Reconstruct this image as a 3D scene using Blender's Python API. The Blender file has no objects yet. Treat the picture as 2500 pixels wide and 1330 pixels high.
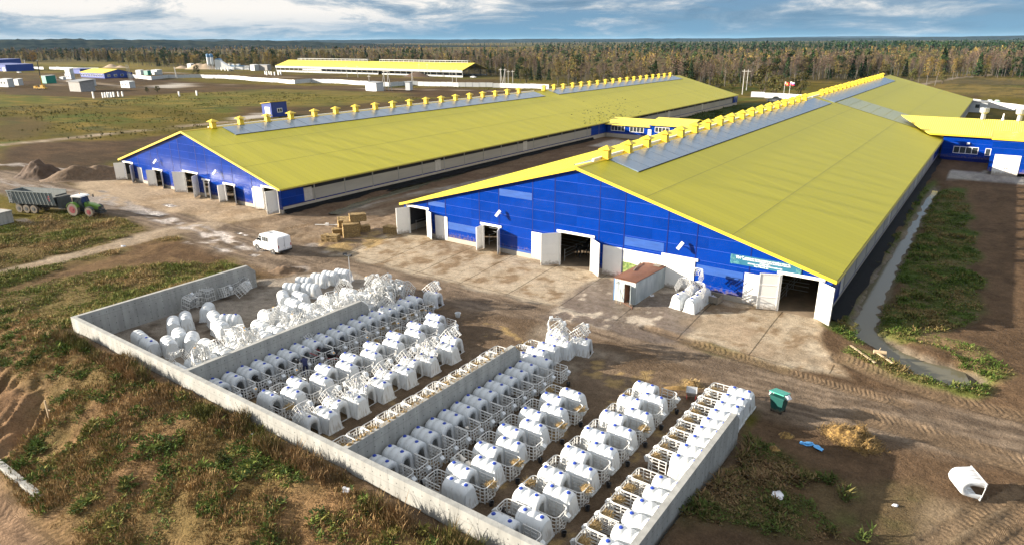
import bpy, bmesh, math, random
import numpy as np
from mathutils import Vector, Matrix, Euler

random.seed(7)
RNG = np.random.default_rng(7)
SC = bpy.context.scene
COL = SC.collection
R_ = math.radians

# ------------------------------------------------------------------ camera, sky, sun, exposure
CAM_H = 24.0
ROT = Matrix(((0.8131828, -0.18558114, 0.55162793),
              (0.58197519, 0.26939819, -0.7672871),
              (-0.00621356, 0.94497844, 0.3270736)))
FPX, PCX, PCY = 1634.84, 1250.0, 665.0
cam = bpy.data.cameras.new('camera')
cam.sensor_width = 36.0
cam.lens = 36.0 * FPX / 2500.0
cam.clip_start = 0.5
cam.clip_end = 60000
camo = bpy.data.objects.new('camera', cam)
camo.matrix_world = Matrix.Translation((0, 0, CAM_H)) @ ROT.to_4x4()
COL.objects.link(camo)
SC.camera = camo

SUN_EL = R_(14.2)
SUN_DIR = Vector((-0.855 * math.cos(SUN_EL), -0.5186 * math.cos(SUN_EL), math.sin(SUN_EL))).normalized()   # towards the sun
sun = bpy.data.lights.new('sun', 'SUN')
sun.energy = 4.6
sun.angle = R_(0.5)
sun.color = (1.0, 0.89, 0.74)
suno = bpy.data.objects.new('sun', sun)
suno.rotation_euler = SUN_DIR.to_track_quat('Z', 'Y').to_euler()
suno.location = (0, 0, 200)
COL.objects.link(suno)

SC.view_settings.view_transform = 'Standard'
SC.view_settings.look = 'None'
SC.view_settings.exposure = 1.85
SC.view_settings.gamma = 1.0
SC.view_settings.use_curve_mapping = False

W = bpy.data.worlds.new('World')
SC.world = W
W.use_nodes = True
def sky_nodes():
    nt = W.node_tree
    nt.nodes.clear()
    N = nt.nodes.new
    L = nt.links.new
    def math_(op, a, b=None, c=None):
        n = N('ShaderNodeMath'); n.operation = op
        for i, q in enumerate((a, b, c)):
            if q is None: continue
            if isinstance(q, (int, float)): n.inputs[i].default_value = q
            else: L(q, n.inputs[i])
        return n.outputs[0]
    out = N('ShaderNodeOutputWorld'); bg = N('ShaderNodeBackground'); bg.inputs[1].default_value = 0.1
    sky = N('ShaderNodeTexSky'); sky.sky_type = 'NISHITA'; sky.sun_disc = False
    sky.sun_elevation = SUN_EL
    sky.sun_rotation = math.atan2(SUN_DIR.x, SUN_DIR.y)
    sky.air_density = 1.0; sky.dust_density = 0.6; sky.ozone_density = 2.5
    tc = N('ShaderNodeTexCoord')
    sep = N('ShaderNodeSeparateXYZ'); L(tc.outputs['Generated'], sep.inputs[0])
    x, y, z = sep.outputs
    zz = math_('ADD', math_('ABSOLUTE', z), 0.085)
    u = math_('DIVIDE', x, zz); v = math_('DIVIDE', y, zz)
    cmb = N('ShaderNodeCombineXYZ'); L(u, cmb.inputs[0]); L(v, cmb.inputs[1])
    def noise(vec, scale, det, rough, dist=0.0, w=0.0):
        n = N('ShaderNodeTexNoise'); n.noise_dimensions = '4D'
        L(vec, n.inputs['Vector']); n.inputs['W'].default_value = w
        n.inputs['Scale'].default_value = scale; n.inputs['Detail'].default_value = det
        n.inputs['Roughness'].default_value = rough; n.inputs['Distortion'].default_value = dist
        return n.outputs['Fac']
    def ramp(fac, stops):
        r = N('ShaderNodeValToRGB'); L(fac, r.inputs[0])
        els = r.color_ramp.elements
        while len(els) > 1: els.remove(els[0])
        els[0].position = stops[0][0]; els[0].color = (*stops[0][1], 1)
        for p, c in stops[1:]:
            e = els.new(p); e.color = (*c, 1)
        return r.outputs[0]
    def mix(f, a, b, mode='MIX'):
        m = N('ShaderNodeMix'); m.data_type = 'RGBA'; m.blend_type = mode
        if isinstance(f, (int, float)): m.inputs[0].default_value = f
        else: L(f, m.inputs[0])
        for i, q in ((6, a), (7, b)):
            if isinstance(q, tuple): m.inputs[i].default_value = (*q, 1)
            else: L(q, m.inputs[i])
        return m.outputs[2]
    ang = math_('ARCTAN2', x, y)
    def cyl(ka, kz):
        c = N('ShaderNodeCombineXYZ'); L(math_('MULTIPLY', ang, ka), c.inputs[0]); L(math_('MULTIPLY', math_('POWER', math_('ABSOLUTE', z), 0.8), kz), c.inputs[1]); return c.outputs[0]
    n1 = noise(cyl(3.2, 15.0), 1.0, 10, 0.60, 0.7, 3.1)       # large cloud banks
    n2 = noise(cyl(9.0, 22.0), 1.0, 10, 0.66, 0.5, 8.4)       # broken edges
    dens = math_('ADD', math_('MULTIPLY', n1, 0.62), math_('MULTIPLY', n2, 0.40))
    # more cloud towards the west, a clearer blue band low over the north
    az = math_('MULTIPLY', math_('ADD', x, math_('MULTIPLY', y, 0.45)), -0.15)
    dens = math_('ADD', dens, math_('ADD', az, -0.035))
    dens = math_('ADD', dens, ramp(z, [(0.0, (-0.0,) * 3), (0.016, (0.0,) * 3), (0.03, (0.045,) * 3), (0.08, (0.05,) * 3)]))
    def bell(c, w): return math_('POWER', 2.718, math_('MULTIPLY', math_('POWER', math_('DIVIDE', math_('SUBTRACT', ang, c), w), 2.0), -1.0))
    lowz = ramp(z, [(0.0, (1, 1, 1)), (0.022, (0.9,) * 3), (0.045, (0, 0, 0))])
    clear = math_('MULTIPLY', math_('ADD', math_('MULTIPLY', bell(-0.62, 0.20), 0.085), math_('MULTIPLY', bell(-1.35, 0.22), 0.06)), lowz)
    glow = math_('MULTIPLY', bell(-0.46, 0.05), math_('MULTIPLY', lowz, 0.06))
    dens = math_('ADD', math_('SUBTRACT', dens, clear), glow)
    mask = ramp(dens, [(0.42, (0, 0, 0)), (0.48, (0.6, 0.6, 0.6)), (0.56, (1, 1, 1))])
    shade = noise(cyl(7.0, 22.0), 1.0, 10, 0.66, 0.6, 21.7)
    low = ramp(z, [(0.0, (0.25,) * 3), (0.014, (0.6,) * 3), (0.04, (1, 1, 1))])
    ccol = ramp(math_('ADD', math_('ADD', math_('MULTIPLY', shade, 0.85), math_('MULTIPLY', dens, 0.30)), math_('ADD', math_('MULTIPLY', x, -0.125), -0.01)),
                [(0.50, (0.46, 0.78, 1.12)), (0.58, (0.86, 1.18, 1.50)), (0.64, (1.65, 1.82, 1.94)), (0.695, (2.75, 2.65, 2.5))])
    blue = ramp(math_('ABSOLUTE', z), [(0.0, (0.55, 1.15, 1.50)), (0.010, (0.35, 0.92, 1.52)), (0.045, (0.34, 0.76, 1.32)), (0.5, (0.5, 0.9, 1.5)), (1.0, (0.5, 0.9, 1.5))])
    base = mix(0.93, sky.outputs[0], blue)
    fin = mix(math_('MULTIPLY', mask, low), base, ccol)
    # the vault overhead and behind is thinly veiled and brighter
    veil = ramp(z, [(0.10, (0, 0, 0)), (0.45, (0.75,) * 3)])
    fin = mix(veil, fin, (2.85, 2.88, 2.95))
    L(fin, bg.inputs[0]); L(bg.outputs[0], out.inputs[0])
sky_nodes()

# ------------------------------------------------------------------ helpers
def G(px, py, z=0.0):
    """the point at height z that stands where the survey picture (2500 x 1330) shows pixel (px, py)"""
    d = ROT @ Vector((px - PCX, -(py - PCY), -FPX))
    t = (z - CAM_H) / d.z
    return Vector((d.x * t, d.y * t, z))

def hash2(ix, iy, seed):
    h = (ix.astype(np.int64) * 374761393 + iy.astype(np.int64) * 668265263 + seed * 1442695041) & 0xFFFFFFFF
    h = ((h ^ (h >> 13)) * 1274126177) & 0xFFFFFFFF
    return ((h ^ (h >> 16)) & 0xFFFFFF) / float(0xFFFFFF)

def vnoise(x, y, seed=0):
    x = np.asarray(x, float); y = np.asarray(y, float)
    ix = np.floor(x); iy = np.floor(y)
    fx = x - ix; fy = y - iy
    fx = fx * fx * (3 - 2 * fx); fy = fy * fy * (3 - 2 * fy)
    a = hash2(ix, iy, seed); b = hash2(ix + 1, iy, seed); c = hash2(ix, iy + 1, seed); d = hash2(ix + 1, iy + 1, seed)
    return a + (b - a) * fx + (c - a) * fy + (a - b - c + d) * fx * fy

def fbm(x, y, size, octs=4, seed=0, gain=0.5):
    s = 0; a = 1; t = 0
    x = np.asarray(x, float) / size; y = np.asarray(y, float) / size
    for o in range(octs):
        s = s + a * vnoise(x + 17.3 * o, y - 9.1 * o, seed + o); t += a
        a *= gain; x = x * 2.03; y = y * 2.03
    return s / t                                            # 0..1, mean .5

def sstep(a, b, x):
    t = np.clip((x - a) / (b - a), 0, 1)
    return t * t * (3 - 2 * t)

def pdist(x, y, poly, closed=True):
    """distance to a polyline / polygon outline, negative inside when closed; second result: 0..1 along the line"""
    P = np.array([(p[0], p[1]) for p in poly], float)
    n = len(P)
    best = np.full(np.shape(x), 1e18); along = np.zeros(np.shape(x))
    ins = np.zeros(np.shape(x), bool)
    m = n if closed else n - 1
    for i in range(m):
        a = P[i]; b = P[(i + 1) % n]
        d = b - a; L2 = max(d @ d, 1e-9)
        t = np.clip(((x - a[0]) * d[0] + (y - a[1]) * d[1]) / L2, 0, 1)
        q = (x - a[0] - t * d[0]) ** 2 + (y - a[1] - t * d[1]) ** 2
        along = np.where(q < best, (i + t) / m, along)
        best = np.minimum(best, q)
        if closed:
            c = ((a[1] > y) != (b[1] > y)) & (x < (b[0] - a[0]) * (y - a[1]) / ((b[1] - a[1]) if abs(b[1] - a[1]) > 1e-12 else 1e-12) + a[0])
            ins ^= c
    dist = np.sqrt(best)
    return (np.where(ins, -dist, dist) if closed else dist), along

MATS = {}
def mud_splash(nt, col, hgt):
    """dried mud spattered on the lowest hgt metres of a thing"""
    N = nt.nodes.new; L = nt.links.new
    tc = N('ShaderNodeTexCoord'); sp = N('ShaderNodeSeparateXYZ'); L(tc.outputs['Object'], sp.inputs[0])
    n = N('ShaderNodeTexNoise'); n.inputs['Scale'].default_value = 3.2; n.inputs['Detail'].default_value = 7; n.inputs['Roughness'].default_value = .7; L(tc.outputs['Object'], n.inputs['Vector'])
    a = N('ShaderNodeMapRange'); L(sp.outputs[2], a.inputs[0]); a.inputs[1].default_value = hgt; a.inputs[2].default_value = 0; a.inputs[3].default_value = -.12; a.inputs[4].default_value = .36
    s = N('ShaderNodeMath'); s.operation = 'ADD'; L(n.outputs['Fac'], s.inputs[0]); L(a.outputs[0], s.inputs[1])
    r = N('ShaderNodeMapRange'); L(s.outputs[0], r.inputs[0]); r.inputs[1].default_value = .56; r.inputs[2].default_value = .80; r.inputs[4].default_value = .72
    m = N('ShaderNodeMix'); m.data_type = 'RGBA'; L(r.outputs[0], m.inputs[0]); L(col, m.inputs[6]); m.inputs[7].default_value = (.19, .135, .085, 1)
    return m.outputs[2]
def mat(name, col=None, rough=0.6, metal=0.0, var=0.12, scale=1.5, bump=0.0, bscale=20.0, col2=None, spec=0.5, attr=None,
        stretch=(1, 1, 1), rnd=0.0, emit=0.0, coat=0.0, waves=None, laps=None, splash=None):
    """procedural principled material: colour broken up by two noises, optional second colour in patches, bump, wave ribs"""
    if name in MATS: return MATS[name]
    m = bpy.data.materials.new(name); m.use_nodes = True
    nt = m.node_tree; N = nt.nodes.new; L = nt.links.new
    bs = nt.nodes['Principled BSDF']
    bs.inputs['Roughness'].default_value = rough
    bs.inputs['Metallic'].default_value = metal
    bs.inputs['Specular IOR Level'].default_value = spec
    bs.inputs['Coat Weight'].default_value = coat
    bs.inputs['Coat Roughness'].default_value = 0.08
    tc = N('ShaderNodeTexCoord'); mp = N('ShaderNodeMapping'); L(tc.outputs['Object'], mp.inputs[0])
    mp.inputs['Scale'].default_value = stretch
    n = N('ShaderNodeTexNoise'); L(mp.outputs[0], n.inputs['Vector']); n.inputs['Scale'].default_value = scale
    n.inputs['Detail'].default_value = 6; n.inputs['Roughness'].default_value = 0.62
    if attr:
        a = N('ShaderNodeAttribute'); a.attribute_name = attr; base = a.outputs['Color']
    else:
        base = None
    if col2 is not None:
        r = N('ShaderNodeValToRGB'); L(n.outputs['Fac'], r.inputs[0])
        r.color_ramp.elements[0].position = 0.42; r.color_ramp.elements[0].color = (*col, 1)
        r.color_ramp.elements[1].position = 0.62; r.color_ramp.elements[1].color = (*col2, 1)
        base = r.outputs[0]
    mul = N('ShaderNodeMapRange'); L(n.outputs['Fac'], mul.inputs[0])
    mul.inputs[1].default_value = 0.25; mul.inputs[2].default_value = 0.75
    mul.inputs[3].default_value = 1 - var; mul.inputs[4].default_value = 1 + var
    fac = mul.outputs[0]
    if rnd:
        oi = N('ShaderNodeObjectInfo'); mr = N('ShaderNodeMapRange'); L(oi.outputs['Random'], mr.inputs[0])
        mr.inputs[3].default_value = 1 - rnd; mr.inputs[4].default_value = 1 + rnd
        mm = N('ShaderNodeMath'); mm.operation = 'MULTIPLY'; L(fac, mm.inputs[0]); L(mr.outputs[0], mm.inputs[1]); fac = mm.outputs[0]
    if laps:
        sx = N('ShaderNodeSeparateXYZ'); L(tc.outputs['Object'], sx.inputs[0])
        pp = N('ShaderNodeMath'); pp.operation = 'PINGPONG'; L(sx.outputs['xyz'.index(laps[0])], pp.inputs[0]); pp.inputs[1].default_value = laps[1] / 2
        lr = N('ShaderNodeMapRange'); L(pp.outputs[0], lr.inputs[0]); lr.inputs[1].default_value = 0; lr.inputs[2].default_value = .05; lr.inputs[3].default_value = .80; lr.inputs[4].default_value = 1
        wn = N('ShaderNodeTexWhiteNoise'); wn.noise_dimensions = '1D'; fl = N('ShaderNodeMath'); fl.operation = 'FLOOR'; dv = N('ShaderNodeMath'); dv.operation = 'DIVIDE'; L(sx.outputs['xyz'.index(laps[0])], dv.inputs[0]); dv.inputs[1].default_value = laps[1]
        L(dv.outputs[0], fl.inputs[0]); L(fl.outputs[0], wn.inputs['W']); wr = N('ShaderNodeMapRange'); L(wn.outputs['Value'], wr.inputs[0]); wr.inputs[3].default_value = .965; wr.inputs[4].default_value = 1.035
        m1 = N('ShaderNodeMath'); m1.operation = 'MULTIPLY'; L(lr.outputs[0], m1.inputs[0]); L(wr.outputs[0], m1.inputs[1])
        m2 = N('ShaderNodeMath'); m2.operation = 'MULTIPLY'; L(m1.outputs[0], m2.inputs[0]); L(fac, m2.inputs[1]); fac = m2.outputs[0]
    vm = N('ShaderNodeVectorMath'); vm.operation = 'SCALE'
    if base is None: vm.inputs[0].default_value = col
    else: L(base, vm.inputs[0])
    L(fac, vm.inputs['Scale'])
    if splash: L(mud_splash(nt, vm.outputs[0], splash), bs.inputs['Base Color'])
    else: L(vm.outputs[0], bs.inputs['Base Color'])
    if emit:
        bs.inputs['Emission Color'].default_value = (*col, 1); bs.inputs['Emission Strength'].default_value = emit
    hgt = None
    if bump:
        n2 = N('ShaderNodeTexNoise'); L(mp.outputs[0], n2.inputs['Vector']); n2.inputs['Scale'].default_value = bscale
        n2.inputs['Detail'].default_value = 5
        b = N('ShaderNodeBump'); b.inputs['Strength'].default_value = min(1, bump); b.inputs['Distance'].default_value = 0.03 * max(1, bump)
        L(n2.outputs['Fac'], b.inputs['Height']); L(b.outputs[0], bs.inputs['Normal']); hgt = b
    if waves:
        axis, pitch, depth = waves
        w = N('ShaderNodeTexWave'); w.bands_direction = axis; w.wave_profile = 'SIN'
        L(tc.outputs['Object'], w.inputs['Vector']); w.inputs['Scale'].default_value = 0.314159 / pitch * 1.0
        b = N('ShaderNodeBump'); b.inputs['Strength'].default_value = 1.0; b.inputs['Distance'].default_value = depth
        L(w.outputs['Fac'], b.inputs['Height'])
        if hgt: L(hgt.outputs[0], b.inputs['Normal'])
        L(b.outputs[0], bs.inputs['Normal'])
    MATS[name] = m
    return m

class MB:
    """collects shapes and links them as one mesh object"""
    def __init__(s): s.v = []; s.f = []; s.m = []
    def add(s, vs, fs, mi=0):
        o = len(s.v); s.v += [tuple(p) for p in vs]; s.f += [tuple(i + o for i in f) for f in fs]; s.m += [mi] * len(fs); return s
    def box(s, x0, x1, y0, y1, z0, z1, mi=0, M=None):
        vs = [(x0, y0, z0), (x1, y0, z0), (x1, y1, z0), (x0, y1, z0), (x0, y0, z1), (x1, y0, z1), (x1, y1, z1), (x0, y1, z1)]
        if M is not None: vs = [M @ Vector(p) for p in vs]
        return s.add(vs, [(0, 3, 2, 1), (4, 5, 6, 7), (0, 1, 5, 4), (1, 2, 6, 5), (2, 3, 7, 6), (3, 0, 4, 7)], mi)
    def prism(s, pts, a, b, axis='y', mi=0):
        """polygon given in the two other axes, extruded from a to b along axis"""
        def P(p, t):
            return {'x': (t, p[0], p[1]), 'y': (p[0], t, p[1]), 'z': (p[0], p[1], t)}[axis]
        n = len(pts); vs = [P(p, a) for p in pts] + [P(p, b) for p in pts]
        fs = [tuple(range(n))[::-1], tuple(range(n, 2 * n))] + [(i, (i + 1) % n, n + (i + 1) % n, n + i) for i in range(n)]
        return s.add(vs, fs, mi)
    def cyl(s, p, q, r0, r1=None, n=8, mi=0, caps=True):
        r1 = r0 if r1 is None else r1
        p = Vector(p); q = Vector(q); d = (q - p)
        if d.length < 1e-9: return s
        d.normalize()
        a = d.orthogonal().normalized(); b = d.cross(a)
        vs = []
        for c, r in ((p, r0), (q, r1)):
            for i in range(n):
                t = 2 * math.pi * i / n + math.pi / n
                vs.append(c + (a * math.cos(t) + b * math.sin(t)) * r)
        fs = [(i, (i + 1) % n, n + (i + 1) % n, n + i) for i in range(n)]
        if caps: fs += [tuple(range(n))[::-1], tuple(range(n, 2 * n))]
        return s.add(vs, fs, mi)
    def tube(s, pts, r, n=4, mi=0):
        pts = [Vector(p) for p in pts]; vs = []; k = len(pts)
        up = Vector((0, 0, 1))
        for i, p in enumerate(pts):
            t = (pts[min(i + 1, k - 1)] - pts[max(i - 1, 0)]).normalized()
            a = t.cross(up)
            if a.length < 0.05: a = t.cross(Vector((1, 0, 0)))
            a.normalize(); b = t.cross(a)
            rr = r[i] if isinstance(r, (list, tuple)) else r
            for j in range(n):
                w = 2 * math.pi * j / n + math.pi / n
                vs.append(p + (a * math.cos(w) + b * math.sin(w)) * rr)
        fs = [(i * n + j, i * n + (j + 1) % n, (i + 1) * n + (j + 1) % n, (i + 1) * n + j) for i in range(k - 1) for j in range(n)]
        fs += [tuple(range(n))[::-1], tuple(range((k - 1) * n, k * n))]
        return s.add(vs, fs, mi)
    def lathe(s, c, prof, n=12, mi=0, M=None):
        """prof: (radius, z) pairs about the vertical through c"""
        c = Vector(c); vs = []
        for r, z in prof:
            for j in range(n):
                w = 2 * math.pi * j / n
                p = Vector((r * math.cos(w), r * math.sin(w), z))
                vs.append(c + (M @ p if M is not None else p))
        k = len(prof)
        fs = [(i * n + j, i * n + (j + 1) % n, (i + 1) * n + (j + 1) % n, (i + 1) * n + j) for i in range(k - 1) for j in range(n)]
        fs += [tuple(range(n))[::-1], tuple(range((k - 1) * n, k * n))]
        return s.add(vs, fs, mi)
    def mesh(s, name, mats, smooth=False):
        me = bpy.data.meshes.new(name)
        me.from_pydata(s.v, [], s.f)
        for m in (mats if isinstance(mats, (list, tuple)) else [mats]): me.materials.append(m)
        if any(s.m): me.polygons.foreach_set('material_index', s.m)
        if smooth: me.polygons.foreach_set('use_smooth', [True] * len(s.f))
        me.update()
        return me
    def build(s, name, mats, parent=None, loc=(0, 0, 0), rotz=0, smooth=False):
        return obj(name, s.mesh(name, mats, smooth), parent, loc, rotz)

def obj(name, me, parent=None, loc=(0, 0, 0), rotz=0.0):
    o = bpy.data.objects.new(name, me)
    COL.objects.link(o)
    o.location = loc
    o.rotation_euler = (0, 0, rotz)
    if parent is not None: o.parent = parent
    return o

def tag(o, label=None, cat=None, group=None, kind=None):
    if label: o['label'] = label
    if cat: o['category'] = cat
    if group: o['group'] = group
    if kind: o['kind'] = kind
    return o

def thing(name, label, cat, loc=(0, 0, 0), rotz=0.0, group=None):
    o = bpy.data.objects.new(name, None)
    o.empty_display_size = 0.3
    COL.objects.link(o)
    o.location = loc; o.rotation_euler = (0, 0, rotz)
    return tag(o, label, cat, group)

KIDS = {}
def dup(root, loc, rotz=0.0, label=None, group=None, rot=None, scale=None, top=True):
    r = root.copy(); COL.objects.link(r)
    r.location = loc
    r.rotation_euler = rot if rot is not None else (0, 0, rotz)
    if scale is not None: r.scale = scale if isinstance(scale, (tuple, list)) else (scale,) * 3
    if label: r['label'] = label
    if group: r['group'] = group
    for ch in KIDS.setdefault(root.name, list(root.children)):
        c = ch.copy(); COL.objects.link(c); c.parent = r
        for g in KIDS.setdefault(ch.name, list(ch.children)):
            d = g.copy(); COL.objects.link(d); d.parent = c
    return r

def np_mesh(name, V, F, mats, attrs=None, smooth=False, mi=None):
    """mesh from numpy arrays; F is (n,3) or (n,4); attrs: {name: (type, per-vertex array)}"""
    me = bpy.data.meshes.new(name)
    V = np.asarray(V, np.float32); F = np.asarray(F, np.int32)
    k = F.shape[1]
    me.vertices.add(len(V)); me.vertices.foreach_set('co', V.ravel())
    me.loops.add(F.size); me.loops.foreach_set('vertex_index', F.ravel())
    me.polygons.add(len(F)); me.polygons.foreach_set('loop_start', np.arange(0, F.size, k, dtype=np.int32))
    if smooth: me.polygons.foreach_set('use_smooth', np.ones(len(F), bool))
    for m in (mats if isinstance(mats, (list, tuple)) else [mats]): me.materials.append(m)
    if mi is not None: me.polygons.foreach_set('material_index', np.asarray(mi, np.int32))
    for an, (ty, arr) in (attrs or {}).items():
        a = me.attributes.new(an, ty, 'POINT')
        if ty == 'FLOAT_COLOR':
            c = np.ones((len(V), 4), np.float32); c[:, :3] = arr
            a.data.foreach_set('color', c.ravel())
        else:
            a.data.foreach_set('value', np.asarray(arr, np.float32))
    me.update(calc_edges=True)
    return me

ORD = ['first', 'second', 'third', 'fourth', 'fifth', 'sixth', 'seventh', 'eighth', 'ninth', 'tenth', 'eleventh', 'twelfth',
       'thirteenth', 'fourteenth', 'fifteenth', 'sixteenth', 'seventeenth', 'eighteenth', 'nineteenth', 'twentieth'] + \
      ['twenty-' + q for q in ('first', 'second', 'third', 'fourth', 'fifth', 'sixth', 'seventh', 'eighth', 'ninth')] + ['thirtieth'] + \
      ['thirty-' + q for q in ('first', 'second', 'third', 'fourth', 'fifth', 'sixth', 'seventh', 'eighth', 'ninth')] + ['fortieth']
# ------------------------------------------------------------------ terrain
PEN = dict(x0=-60.0, x1=-9.73, y0=20.4, y1=37.4)           # outline of the walled calf yard
DITCH = [G(*p) for p in ((2285, 462), (2265, 490), (2244, 530), (2222, 570), (2194, 620), (2168, 660), (2145, 700), (2127, 740), (2112, 780),
                         (2110, 808), (2135, 832), (2175, 852), (2222, 878), (2272, 900), (2330, 915), (2365, 920))]
DITCH_W = [0.25, 0.35, 0.35, 0.45, 0.6, 0.75, 0.8, 0.85, 0.85, 0.95, 0.9, 0.9, 1.05, 1.3, 1.35, 0.9]
DITCH2 = [G(*p) for p in ((815, 520), (880, 495), (1000, 457), (1150, 413), (1300, 375), (1380, 352))]

def var_dist(x, y, line, widths):
    """distance to a line minus a width that changes along it"""
    d, t = pdist(x, y, line, closed=False)
    return d - np.interp(t, np.linspace(0, 1, len(widths)), widths)

def heap_z(x, y, cx, cy, rx, ry, h, ang=0.0):
    c, s = math.cos(ang), math.sin(ang)
    u = ((x - cx) * c + (y - cy) * s) / rx; v = (-(x - cx) * s + (y - cy) * c) / ry
    return h * np.clip(1 - (u * u + v * v), 0, 1) ** 0.8

def gz(x, y, fine=True):
    x = np.asarray(x, float); y = np.asarray(y, float)
    z = 0.42 * sstep(50, 59, y) * sstep(-72, -60, x) + 0.12 * sstep(46, 58, y) * (1 - sstep(-72, -60, x))
    z = z * (1 - sstep(300, 600, y))
    inpen = (x > PEN['x0'] - 0.1) & (x < PEN['x1'] + 0.1) & (y > PEN['y0'] + 0.1)
    # bank in front of the long wall, dropping to the track
    t = np.clip((PEN['y0'] + 0.1 - y), 0, None)
    lump = (fbm(x, y, 5.5, 4, 11) - 0.5) * 2
    front = 1.15 + 0.3 * fbm(x, y, 9, 2, 5) - 3.6 * sstep(0.5, 12.5, t + lump * 1.2) + (lump * 0.6 + (fbm(x, y, 2.3, 3, 19) - .5) * 0.75) * sstep(0.3, 3, t)
    gul = 1 - np.abs(2 * fbm(x * 1.0 + y * .9, y * .25 - x * .25, 1.5, 4, 66) - 1)
    front = front + (gul - .75) * 1.5 * sstep(-47, -51, x) * sstep(4, 7, t) * (1 - sstep(11, 13, t))
    wl = 1 - sstep(-74, -62, x) * 1.0
    wfront = (1 - wl) * (1 - sstep(-2, 8, x))
    side = 1.35 * (1 - sstep(0.4, 9.0, PEN['x0'] - x + lump * 1.0)) * (1 - sstep(30, 42, y)) + lump * 0.22
    right = (1.25 * (1 - sstep(24, 38, y)) + 0.1) * (1 - sstep(0.6, 6.5, x - PEN['x1'] + lump * 0.7)) + lump * 0.06
    zz = np.where(y < PEN['y0'] + 0.12, np.where(x > PEN['x1'], right * (1 - sstep(0, 12, t)) - 1.0 * sstep(0, 14, t), front * (1 - wl) + wl * (side - 0.6 * sstep(0, 14, t))),
                  np.where(x < PEN['x0'], side, np.where(x > PEN['x1'], right * (1 - sstep(38, 44, y)), 0)))
    edge = (1 - sstep(37.5, 43, y)) + 0.0
    z = z + np.where(inpen, 0, zz) * np.where((x < PEN['x0']) | (x > PEN['x1']) | (y < PEN['y0'] + .12), 1, edge)
    # field swell away from the yards
    far = sstep(60, 110, np.hypot(x + 45, (y - 45) * 1.1))
    z = z + far * ((fbm(x, y, 60, 3, 31) - 0.5) * 1.1 * (1 - sstep(300, 900, y)) + (fbm(x, y, 9, 3, 37) - 0.5) * 0.35) * (1 - sstep(-86, -82, x) * (1 - sstep(-10, -4, x)) * (1 - sstep(255, 270, y)))
    # ditches
    dd = var_dist(x, y, DITCH, DITCH_W)
    z = z - 0.75 * (1 - sstep(-0.6, 1.3, dd + (fbm(x, y, 1.2, 3, 3) - .5) * 1.0))
    d2, t2 = pdist(x, y, DITCH2, closed=False)
    z = z - 0.55 * (1 - sstep(0.5, 1.9, d2 + (fbm(x, y, 1.6, 3, 4) - .5) * 1.2))
    if fine:
        rough = (fbm(x, y, 1.1, 4, 41) - 0.5)
        soft = np.where(inpen | ((y > 44) & (y < 60.5) & (x > -60) & (x < -9)), 0.0, 1.0)
        z = z + rough * np.where((y < 20.5) & (x < -5), 0.34, 0.16) * soft * (1 - sstep(120, 200, np.hypot(x, y))) * np.where(z < -0.35, .3, 1)
    return z

def gzs(x, y):
    return float(gz(np.array([x]), np.array([y]))[0])

def growth(a, first, ratio, limit, step_max=1e9):
    out = []; p = a; s = first
    while abs(p) < limit:
        s = math.copysign(min(abs(s) * ratio, step_max), s); p += s; out.append(p)
    return out

def poly_px(pts, z=0.0):
    return [G(p[0], p[1], z) for p in pts]

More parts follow.
